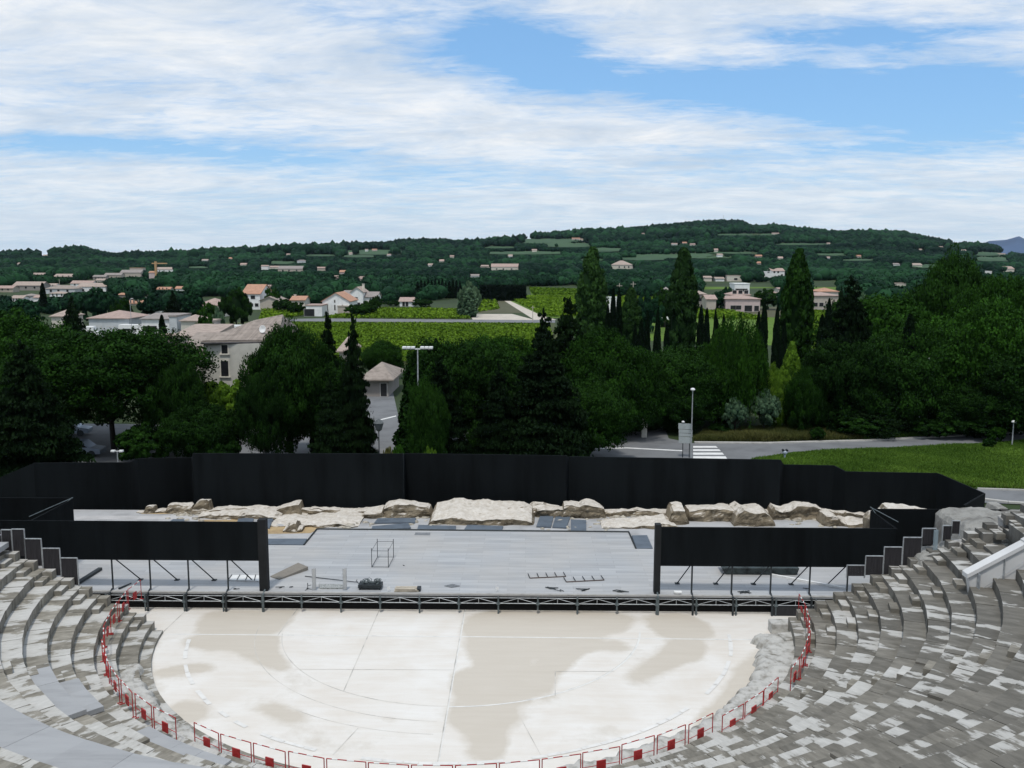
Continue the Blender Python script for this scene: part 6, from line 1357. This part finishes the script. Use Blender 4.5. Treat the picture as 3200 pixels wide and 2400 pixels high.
e3, w3, h3, d3, wl3, rf3 = house(956, 1006, 956, 985, 292, 8, 'flat', 'white', 'pink', 'flat roofed white carport joined to the gable villa', z0=0, name='carport', wins=((.2, 3.2, .1, 2.2),))
house(1096, 1134, 912, 950, 330, 10, 'gable_front', 'white', 'dull', 'white two storey house with chimney and small gable', rise=1.6, z0=0, wins=((.35, 1.8, 3.6, .9), (.2, 1.3, 1.2, 1.4), (.6, 1.3, 1.2, 1.4)), chim=(1.5, 1.0))
house(1134, 1178, 928, 950, 332, 9, 'gable_side', 'white', 'grey', 'white wing with grey roof right of the two storey house', rise=1.6, z0=0, wins=((.2, .8, .5, 1.6), (.45, .5, .3, 2.0)))
house(1064, 1097, 925, 950, 336, 9, 'shed', 'greybrown', 'grey', 'grey shed roof left of the white two storey house', rise=1.8, z0=0)
house(1249, 1290, 942, 957, 355, 8, 'gable_side', 'white', 'pink', 'small white cottage with pinkish roof among dark bushes', rise=1.3, z0=0, wins=((.3, .9, .2, 1.6), (.55, 1.0, .2, 1.6)))
# rows of farther houses on the left
FARL = [(40, 130, 892, 908, 520, 'greybrown', 'dull', 'long brown roofed barn at the left', 'gable_side'), (-20, 40, 901, 914, 500, 'tan', 'pink', 'house cut by the left edge beside the long barn', 'gable_side'), (135, 175, 892, 902, 540, 'white', 'dull', 'small house right of the long barn', 'gable_side'), (140, 234, 903, 919, 480, 'grey', 'brown', 'low wide brown roof house in front of the long barn', 'hip'),
        (220, 288, 886, 897, 560, 'white', 'pink', 'pale roofed house right of the barn, farther one', 'gable_side'), (242, 330, 896, 917, 500, 'white', 'dull', 'white walled house with brown roof and gable end', 'gable_side'), (35, 72, 932, 950, 400, 'white', 'dull', 'small white cottage beneath the barn', 'gable_side'), (72, 105, 925, 945, 410, 'grey', 'grey', 'grey roofed cottage beneath the barn', 'hip'), (155, 205, 918, 933, 430, 'white', 'dull', 'white cottage with debris like garden left of the lone cypress', 'hip'),
        (105, 122, 930, 947, 405, 'white', 'pink', 'tiny white house beside the lone cypress', 'gable_side'), (368, 400, 922, 934, 430, 'greybrown', 'orange', 'small orange roof among trees, upper one', 'shed'), (400, 442, 948, 956, 340, 'cream', 'orange', 'small orange roof behind the lamp post', 'gable_side'), (447, 472, 928, 938, 420, 'grey', 'dull', 'small grey brown roof among trees', 'hip'), (490, 532, 904, 912, 470, 'white', 'orange', 'low orange roof near the middle left', 'gable_side'), (548, 576, 902, 914, 450, 'white', 'orange', 'red roofed house with white wall', 'gable_side'),
        (290, 330, 865, 876, 700, 'greybrown', 'grey', 'grey farm roof, leftmost of the hill hamlet', 'gable_side'), (325, 378, 860, 873, 710, 'tan', 'grey', 'long stone farm roof in the hill hamlet', 'gable_side'), (375, 440, 852, 870, 720, 'tan', 'grey', 'stone farm beside the tower house', 'gable_side'), (405, 446, 838, 866, 735, 'tan', 'orange', 'square tower house with orange roof edge in the hamlet', 'flat'), (465, 487, 852, 875, 690, 'pink', 'orange', 'pink barn below the yellow crane', 'gable_side'), (488, 542, 842, 852, 760, 'white', 'dull', 'pale roofed house right of the crane', 'gable_side'), (300, 330, 876, 884, 640, 'cream', 'dull', 'small farm roof below the hamlet', 'gable_side'),
        (100, 140, 858, 864, 900, 'tan', 'dull', 'long faint roof on the left hillside', 'gable_side'), (168, 230, 864, 870, 820, 'tan', 'dull', 'brown ribbon of roofs on the left hillside', 'gable_side'),
        (816, 838, 832, 845, 900, 'white', 'pink', 'white house, leftmost of the far hamlet in the centre left', 'gable_side'), (838, 870, 835, 842, 900, 'cream', 'pink', 'pink roofed house in the far hamlet', 'gable_side'), (868, 946, 840, 850, 880, 'tan', 'grey', 'long grey roofed building in the far hamlet', 'gable_side'), (990, 1020, 838, 848, 860, 'tan', 'pink', 'brownish house right of the far hamlet', 'gable_side'), (928, 955, 815, 824, 1000, 'grey', 'grey', 'grey domed roof on the slope above the far hamlet', 'hip'),
        (1500, 1530, 832, 838, 850, 'tan', 'dull', 'tan house above the clipped hedge', 'gable_side'), (1535, 1620, 834, 846, 800, 'cream', 'pink', 'long cream farmhouse above the clipped hedge', 'gable_side'), (1470, 1500, 862, 870, 620, 'white', 'grey', 'small white shed left of the clipped hedge', 'gable_side')]
for (a, b, ev, ba, Y, wc, rc, lab, rt) in FARL:
    wd = (b-a)*Y/2900; house(a, b, ev, ba, Y, max(5, min(14, wd*.6)), rt, wc, rc, lab, rise=min(2.6, max(1.0, wd*.12)), wins=tuple((f, wd*.07, 1.1, 1.2) for f in ((.2, .45, .75) if b-a > 35 else ())), over=.3)
# right hand villas
house(1912, 1978, 828, 842, 640, 14, 'hip', 'cream', 'dull', 'lone cream villa with hip roof between two big poplars', rise=3.0, wins=((.35, 1.2, 1.5, 1.8), (.6, 1.2, 1.5, 1.8), (.8, 1.2, 1.5, 1.8)), name='villa')
house(2268, 2376, 935, 962, 325, 13, 'hip', 'pink', 'pink', 'pink villa with arched porch, lower storey block', rise=1.5, z0=0, wins=((.22, 1.8, .8, 1.4), (.38, 1.8, .8, 1.4), (.66, 2.6, .2, 2.0), (.9, 1.6, .3, 1.8)), name='villa')
house(2283, 2344, 922, 935, 333, 9, 'hip', 'cream', 'pink', 'upper storey of the pink villa with window band', rise=1.5, z0=0, wins=((.2, 1.4, 6.0, 1.2), (.5, 1.4, 6.0, 1.2), (.8, 1.4, 6.0, 1.2)), name='villa')
house(2296, 2343, 888, 909, 400, 10, 'flat', 'white', 'white', 'white modern house with terrace above the pink villa', z0=0, wins=((.3, 3.0, 4.6, 1.1), (.7, 2.0, 4.6, 1.1), (.45, 3.4, 1.0, 1.8)), name='villa')
house(2175, 2206, 920, 960, 335, 9, 'hip', 'greybrown', 'dull', 'brown roofed house right of the middle poplar', rise=1.2, z0=0, wins=((.5, 3.0, 3.2, 1.4),))
house(2208, 2238, 935, 962, 322, 9, 'gable_side', 'tan', 'pink', 'tan walled house left of the pink villa', rise=1.2, z0=0)
house(2388, 2415, 850, 868, 560, 12, 'flat', 'white', 'white', 'white block at the left of the big white villa on the slope', wins=((.5, 1.6, 4.0, 1.6),), name='villa')
house(2412, 2452, 847, 866, 565, 13, 'gable_side', 'white', 'pink', 'big white villa with pinkish roof on the slope', rise=1.6, wins=((.2, 1.4, 3.4, 1.4), (.5, 1.4, 3.4, 1.4), (.8, 1.4, 1.0, 1.4)), name='villa')
house(2540, 2620, 925, 960, 315, 12, 'hip', 'tan', 'pink', 'long tan villa with dark window openings right of the darkest poplar', rise=1.2, z0=0, wins=((.12, 1.4, 2.4, 1.3), (.35, 1.4, 2.4, 1.3), (.6, 1.6, 2.4, 1.0), (.85, 1.6, 2.4, 1.3), (.35, 2.0, .2, 1.2)), name='villa')
house(2556, 2620, 912, 924, 335, 9, 'hip', 'cream', 'orange', 'orange hip roof rising behind the long tan villa', rise=1.4, z0=0, name='villa')
house(2792, 2834, 886, 899, 480, 9, 'flat', 'cream', 'dull', 'yellowish flat farm building among the right hand trees', wins=())
house(2272, 2318, 862, 880, 470, 10, 'flat', 'cream', 'dull', 'flat roofed house up the slope above the white modern house', wins=((.6, 2.4, 1.2, 1.4),))
house(2195, 2225, 868, 880, 475, 9, 'gable_side', 'cream', 'dull', 'low cream house right of the middle poplar, farther up', wins=())
house(2236, 2264, 871, 880, 478, 8, 'gable_side', 'white', 'dull', 'low white house beside the farther cream house', wins=())
house(2405, 2450, 921, 934, 390, 9, 'hip', 'white', 'pink', 'white house with pinkish roof just left of the darkest poplar', rise=1.2, wins=())
house(2432, 2452, 903, 916, 420, 7, 'gable_side', 'cream', 'pink', 'small pinkish roofed house above its neighbour left of the darkest poplar', wins=())
house(2072, 2098, 915, 935, 330, 7, 'hip', 'white', 'grey', 'white gabled house left of the middle poplar', rise=2.0, z0=0, wins=((.5, 1.6, 2.4, 1.0),))
house(1880, 1935, 930, 937, 300, .5, 'flat', 'white', 'white', 'pale garden wall between cypresses beside the leftmost poplar', z0=0, name='garden_wall', cat='wall')
house(1990, 2100, 955, 966, 280, .5, 'flat', 'white', 'white', 'curved white garden wall left of the middle poplar', z0=0, name='garden_wall', cat='wall')
house(3075, 3100, 848, 858, 560, 9, 'flat', 'white', 'white', 'small white house in the far right trees', wins=())
house(3125, 3170, 840, 852, 600, 10, 'gable_side', 'cream', 'pink', 'cream house with pink roof at the far right', wins=())
house(2850, 2882, 828, 836, 760, 10, 'gable_side', 'cream', 'dull', 'pale farmhouse at the edge of the green field on the right', wins=())
house(2790, 2812, 826, 832, 800, 9, 'gable_side', 'white', 'grey', 'little white house left of the pale farmhouse on the right', wins=())
# specks of houses on the hills
HILL = [(140, 802, 20), (235, 826, 12), (640, 818, 30), (720, 812, 10), (760, 832, 30), (835, 802, 12), (1095, 796, 12), (1145, 785, 10), (1170, 784, 24), (1290, 817, 28), (1412, 807, 16), (1380, 821, 18), (1595, 805, 16), (1390, 849, 10), (1800, 749, 40), (1815, 752, 20), (2010, 735, 10), (2075, 762, 14), (2108, 768, 28), (2140, 764, 20), (2165, 769, 24), (2220, 783, 16), (2238, 786, 14), (2250, 803, 26), (2372, 806, 30), (2382, 730, 22), (2424, 733, 34), (2590, 765, 14), (2588, 811, 10), (2640, 805, 30), (2685, 806, 16), (2876, 784, 16), (2940, 775, 22), (2985, 793, 30), (3012, 786, 24), (2972, 812, 24), (3130, 797, 40), (2585, 833, 14), (1670, 787, 24), (1215, 802, 12), (1070, 858, 16), (1095, 880, 6), (1050, 878, 8), (1125, 881, 8), (1345, 835, 10), (2170, 797, 18), (2370, 829, 12), (2440, 812, 12), (900, 800, 14), (560, 806, 12), (60, 830, 12)]
WORDS = ['tiny pale house', 'tiny white house', 'tiny pinkish house', 'tiny cream house']
for i, (px, py, wpx) in enumerate(h_ for j_, h_ in enumerate(HILL) if j_ % 4 != 1):
    # distance where the sightline meets the slope
    Y = 700.0
    for s in np.arange(640, 3200, 6):
        X, Z = gy(px, py, s)
        if Z <= terr(X, s)+1.5: Y = s; break
    else: continue
    X = gy(px, py, Y)[0]; w_ = max(5, wpx*Y/2900*.62); tz = float(terr(X, Y)); h = 7*Y/2900*(.6 if wpx > 18 else .9); h = max(3.5, min(6, h))
    where = ['at the far left', 'on the left', 'left of centre', 'in the middle', 'right of centre', 'on the right', 'at the far right'][min(6, int(px/457))]
    HOUSE_CLEAR.append((px, py, wpx)); hgt = 'near the skyline' if py < 775 else ('on the mid slope' if py < 805 else 'below the hills')
    e = empty('hill_house', (X, Y, tz), '%s %s in the %s of the view, %s to its row' % (WORDS[i % 4], hgt, where, ORD[i % 26]), 'house', 'small houses scattered over the hills'); e['label'] = '%s %s, %s' % (WORDS[i % 4], hgt, where)
    mb = MB(); mb.box(-w_/2, w_/2, 0, 7, 0, h); mb.build('wall', WALLM[('cream', 'white', 'pink', 'cream')[i % 4]], e)
    mb = MB(); X0, X1 = -w_/2-.4, w_/2+.4; hh = h+.02; mb.add([(X0, -.4, hh), (X1, -.4, hh), (X1, 7.4, hh), (X0, 7.4, hh), (X0, 3.5, hh+1.8), (X1, 3.5, hh+1.8)], [(3, 2, 1, 0), (0, 1, 5, 4), (2, 3, 4, 5), (1, 2, 5), (3, 0, 4)]); mb.build('roof', ROOFM[('pink', 'dull', 'orange', 'pink')[i % 4]], e)
# unique wording for hill houses that would otherwise read alike
seen = {}
for o in [o for o in bpy.data.objects if o.name.startswith('hill_house')]:
    seen.setdefault(o['label'], []).append(o)
for l, os_ in seen.items():
    if len(os_) > 1:
        os_.sort(key=lambda o: o.location.x/o.location.y)
        for i, o in enumerate(os_): o['label'] = l.replace('tiny ', '')+', %s such from left' % ORD[i]

HFM = mat('hill_meadow', (0.040, 0.085, 0.035), .95, .3, .02, c2=(0.022, 0.055, 0.025), detail=8)
for hx, hy, sx_, sy_ in HILLF:
    A, B = np.meshgrid(np.linspace(-1, 1, 22), np.linspace(-1, 1, 9)); P = []
    for a_, b_ in zip(A.ravel(), B.ravel()):
        bx = b_*math.sqrt(max(0, 1-a_*a_))
        r = ray(hx+a_*sx_, hy+bx*sy_)
        for s in np.arange(640, 3300, 8):
            k_ = s/r[1]; X, Z = r[0]*k_, HC+r[2]*k_
            if Z <= terr(X, s): break
        P.append((X, s, float(terr(X, s))+1.2))
    idx = np.arange(A.size).reshape(A.shape); Fq = np.stack([idx[:-1, :-1].ravel(), idx[:-1, 1:].ravel(), idx[1:, 1:].ravel(), idx[1:, :-1].ravel()], 1)
    tag(place('hill_field', npmesh('hill_field', np.array(P), Fq, HFM)), kind='structure')
woods('woodland', 300, 700, 22, 2.2, 4.2, ICO2, 'dark green mixed trees filling the valley floor behind the vineyards', 3)
woods('woodland', 700, 1500, 38, 2.5, 4.8, ICO2, 'dense dark woods at the foot of the hills', 4)
woods('woodland', 1500, 3000, 80, 5.0, 8.5, ICO1, 'dark blue green woods covering the hills to the skyline', 5, umax=.8)

# ------------------------------------------------------------------ vehicles
def camper(px, base, Y, L_, H_, lab, rz=0.0, kind='van'):
    X = gy(px, base, Y)[0]; e = empty('camper_van' if kind == 'van' else 'parked_car', (X, Y, 0), lab, 'camper van' if kind == 'van' else 'car', None, rz=R_(rz))
    W_ = 2.2 if kind == 'van' else 1.7; mb = MB()
    if kind == 'van': prof = [(-L_/2, .4), (L_/2, .4), (L_/2, 1.2), (L_/2-.5, 1.5), (L_/2-1.1, 2.1), (L_/2-1.3, H_), (-L_/2+.2, H_), (-L_/2, H_-.3)]
    else: prof = [(-L_/2, .3), (L_/2, .3), (L_/2, .75), (L_/2-.9, .9), (L_/2-1.6, H_), (-L_/2+1.0, H_), (-L_/2+.3, .95), (-L_/2, .85)]
    n = len(prof); V = [(x, -W_/2, z) for x, z in prof]+[(x, W_/2, z) for x, z in prof]
    mb.add(V, [tuple(range(n)), tuple(range(2*n-1, n-1, -1))]+[(i, n+i, n+(i+1) % n, (i+1) % n) for i in range(n)])
    mb.build('body', WHITEP if kind == 'van' else mat('car_silver', (0.28, .33, .40), .3, .05, 1, metal=.4), e, bevel=.06)
    for sx_ in (-1, 1):
        mb = MB(); mb.tube((sx_*L_*.32, -W_/2-.02, .33), (sx_*L_*.32, -W_/2+.2, .33), .33, 14); mb.build('wheel', DSTEEL, e)
    mb = MB()
    if kind == 'van': mb.box(-L_*.3, -L_*.05, -W_/2-.015, -W_/2, 1.5, 2.0); mb.box(.1, L_*.2, -W_/2-.015, -W_/2, 1.5, 2.0)
    else: mb.add([(-L_/2+1.05, -W_/2-.012, .95), (L_/2-1.1, -W_/2-.012, .95), (L_/2-1.65, -W_/2-.012, H_-.08), (-L_/2+1.2, -W_/2-.012, H_-.08)], [(0, 1, 2, 3)])
    mb.build('window', WIN, e)
for (px, ba, Y, L_, H_, lab, rz) in [(266, 1015, 205, 6.5, 3.0, 'white camper van left of the white hip roofed house', 10), (415, 1012, 213, 6.0, 2.9, 'white camper van between the two white houses', 0), (690, 1018, 200, 6.6, 3.0, 'white camper van, left one of the vans behind the farmhouse roof', 15),
                                 (722, 1014, 208, 7.2, 3.2, 'white camper van in the middle behind the farmhouse roof', -5), (755, 1013, 203, 6.0, 2.8, 'white camper van, right one behind the farmhouse roof', 20), (588, 988, 240, 7.0, 3.0, 'white camper van above the pale garage', 5), (498, 968, 270, 6.0, 2.8, 'lone white camper van among trees behind the white houses', 0), (612, 1008, 215, 4.5, 2.6, 'small white van beside the blue bins', 0)]:
    camper(px, ba, Y, L_, H_, lab, rz)
for (px, ba, Y, lab, rz) in [(902, 965, 318, 'bluish silver car parked before the round bush', 0), (215, 1362, 93, 'grey car half hidden by the left trees beside the road', 10), (248, 1412, 83, 'silver car under the big dome pine near the fence', 5), (556, 918, 440, 'bluish car by the red roofed house', 0), (705, 1276, 104, 'white car glimpsed through the gap under the stone farmhouse', 0)]:
    camper(px, ba, Y, 4.3, 1.45, lab, rz, 'car')

# ------------------------------------------------------------------ street furniture
def lamp(px, top, Y, lab, kind):
    X, Z = gy(px, top, Y); e = empty('street_lamp', (X, Y, 0), lab, 'street lamp')
    r = .055 if kind != 'big' else .07
    mb = MB(); mb.tube((0, 0, 0), (0, 0, Z-.15), r*1.3, 10, r*.7); mb.box(-r*3, r*3, -r*3, r*3, 0, .02); mb.build('pole', STEEL, e)
    if kind == 'single': mb = MB(); mb.lathe((.0, 0, Z-.2), [(.05, 0), (.2, .08), (.22, .16), (.12, .26), (.02, .28)], 12); mb.build('lamp_head', WHITEP, e)
    elif kind == 'big':
        for s in (-1, 1):
            for j in range(3):
                mb = MB(); mb.box(s*(.22+.36*j), s*(.22+.36*j)+s*.32 if s > 0 else s*(.22+.36*j)-.0, -.2, .25, Z-.2, Z-.02) if s > 0 else mb.box(-(.22+.36*j)-.32, -(.22+.36*j), -.2, .25, Z-.2, Z-.02); mb.build('floodlight', WHITEP, e, bevel=.03)
        mb = MB(); mb.tube((-1.25, 0, Z-.24), (1.25, 0, Z-.24), .05, 6); mb.build('cross_arm', STEEL, e)
    elif kind == 'arm':
        mb = MB(); mb.tube((0, 0, Z-.3), (.35, -.1, Z-.08), .035, 6); mb.build('arm', STEEL, e); mb = MB(); mb.box(.2, .75, -.2, .02, Z-.12, Z-.0); mb.build('lamp_head', WHITEP, e, bevel=.04)
    elif kind == 'twin':
        for s in (-1, 1):
            mb = MB(); mb.tube((0, 0, Z-.12), (s*.3, 0, Z-.1), .03, 6); mb.box(s*.3-.14, s*.3+.14, -.12, .12, Z-.16, Z-.04); mb.build('lamp_head', WHITEP, e)
    return e
lamp(2165, 1215, 82, 'slim grey street lamp with one white head by the crosswalk', 'single')
lamp(1305, 1082, 76, 'tall mast with a double row of white floodlights over the tree belt', 'big')
lamp(1272, 1138, 92, 'white lamp head poking out of the dark column tree', 'arm')
lamp(366, 1405, 66, 'short lamp with twin white heads behind the left fence', 'twin')
lamp(2884, 1118, 95, 'leaning lamp post with white head inside the right hand trees', 'arm')
lamp(406, 932, 205, 'lamp post standing between the two white houses', 'arm')
lamp(3168, 1316, 90, 'thin white post lamp on the grass at the right', 'single')
# ornate lantern
X, Z = gy(1183, 1308, 67); e = empty('lantern_post', (X, 67, 0), 'dark ornate lantern post with cage head at the road gap', 'lantern post')
mb = MB(); mb.tube((0, 0, 0), (0, 0, Z-.9), .05, 8, .035); mb.lathe((0, 0, 0), [(.12, 0), (.12, .3), (.06, .5)], 10); mb.build('pole', DSTEEL, e)
mb = MB(); mb.lathe((0, 0, Z-.95), [(.08, 0), (.22, .1), (.36, .6), (.40, .62), (.2, .85), (.03, .95)], 8); mb.build('lamp_head', mat('lantern_glass', (0.10, .11, .11), .3, .2, 2), e)
# direction signs
e = empty('direction_sign', (*gz(2148, 1430), 0), 'stack of grey backed direction boards on posts beside the street lamp', 'sign'); Y = e.location.y; ox = e.location.x
for i, (t_, b_, x0, x1) in enumerate(((1323, 1341, 2120, 2163), (1342, 1353, 2121, 2164), (1354, 1364, 2121, 2164), (1365, 1385, 2121, 2158))):
    xa, za = gy(x0, t_, Y); xb, zb = gy(x1, b_, Y); mb = MB(); dz_ = .12
    mb.hexa([(xa-ox, -.03, zb+.01), (xb-ox, -.03, zb-.03+.01), (xb-ox, .0, zb-.02), (xa-ox, 0, zb+.01), (xa-ox, -.03, za+.02), (xb-ox, -.03, za-.03), (xb-ox, 0, za-.03), (xa-ox, 0, za+.02)]); mb.build('sign_board', mat('sign_back', (0.36, .39, .39), .5, .12, 3), e, bevel=.01)
for px in (2136, 2157):
    xa, za = gy(px, 1326, Y); mb = MB(); mb.tube((xa-ox, .05, 0), (xa-ox, .05, za), .04, 8); mb.build('post', DSTEEL, e)
X, Z = gy(2135, 1318, Y); mb = MB(); mb.lathe((X-ox, .03, Z-.12), [(.03, 0), (.14, .06), (.14, .14), (.05, .2)], 10); mb.build('lamp_cap', WHITEP, e)
# stone gate pillar and floodlight unit, sign post, crane, mast, poles
X, Y = gz(2012, 1366); mb = MB(); mb.box(-.28, .28, -.28, .28, 0, 2.0); mb.box(-.34, .34, -.34, .34, 2.0, 2.12); tag(mb.build('gate_pillar', WALLM['stone'], bevel=.03, loc=(X, Y, 0)), 'grey stone gate pillar against the dark shrub beyond the road', 'pillar')
X, Y = gz(2452, 1432); e = empty('floodlight_unit', (X, Y, 0), 'small pale floodlight unit with two dark lamps on the grass corner behind the fence', 'floodlight')
mb = MB(); mb.lathe((0, 0, 0), [(.06, 0), (.08, .3), (.24, .5), (.26, .62), (.1, .66)], 8); mb.build('bracket', mat('pale_blue', (0.50, .56, .64), .5, .1, 2), e)
for s in (-1, 1): mb = MB(); mb.tube((s*.17, -.12, .72), (s*.17, .12, .76), .11, 10); mb.build('lamp', DSTEEL, e)
Yc = 745; X, Z = gy(486, 817, Yc); e = empty('tower_crane', (X, Yc, 0), 'yellow tower crane standing over the hill hamlet', 'crane'); CR = mat('crane_yellow', (0.45, .28, .14), .6, .1, 1)
mb = MB(); mb.box(-.8, .8, -.8, .8, 0, Z); mb.build('mast', CR, e); mb = MB(); x1, _ = gy(522, 824, Yc); mb.box(-3, x1-X, -.5, .5, Z-2.0, Z-1.1); mb.build('jib', CR, e)
Ym = 2640; X, Z = gy(2261, 672, Ym); tz = float(terr(X, Ym)); e = empty('radio_mast', (X, Ym, tz), 'thin radio mast on top of the highest hill', 'mast'); mb = MB(); mb.tube((0, 0, 0), (0, 0, Z-tz), .9, 6, .3); mb.build('pole', STEEL, e)
for (px, top, Y, lab) in [(1936, 885, 200, 'wooden utility pole left of the pale little poplar'), (1979, 880, 210, 'wooden utility pole above the pale little poplar'), (1665, 955, 270, 'thin pole standing in the bright vineyard'), (185, 872, 520, 'thin pole behind the long barn'), (76, 882, 530, 'thin pole at the left end of the long barn')]:
    X, Z = gy(px, top, Y); mb = MB(); mb.tube((0, 0, 0), (0, 0, Z), .12 if Y < 400 else .25, 6, .08); mb.box(-.6, .6, -.05, .05, Z-.6, Z-.5); tag(mb.build('utility_pole', WALLM['tan'], loc=(X, Y, 0)), lab, 'pole')

# ------------------------------------------------------------------ the air
hz_m = bpy.data.materials.new('haze'); hz_m.use_nodes = True; t = hz_m.node_tree; t.nodes.clear(); pv_ = N(t, 'ShaderNodeVolumePrincipled'); pv_.inputs['Color'].default_value = (0.62, 0.78, 1.0, 1); pv_.inputs['Density'].default_value = HAZE
pv_.inputs['Anisotropy'].default_value = 0.0; oo = N(t, 'ShaderNodeOutputMaterial'); L(t, pv_.outputs[0], oo.inputs['Volume'])
if HAZE > 0:
    mb = MB(); mb.box(-17000, 17000, -400, 12500, -30, 420); tag(mb.build('haze', hz_m), kind='stuff')
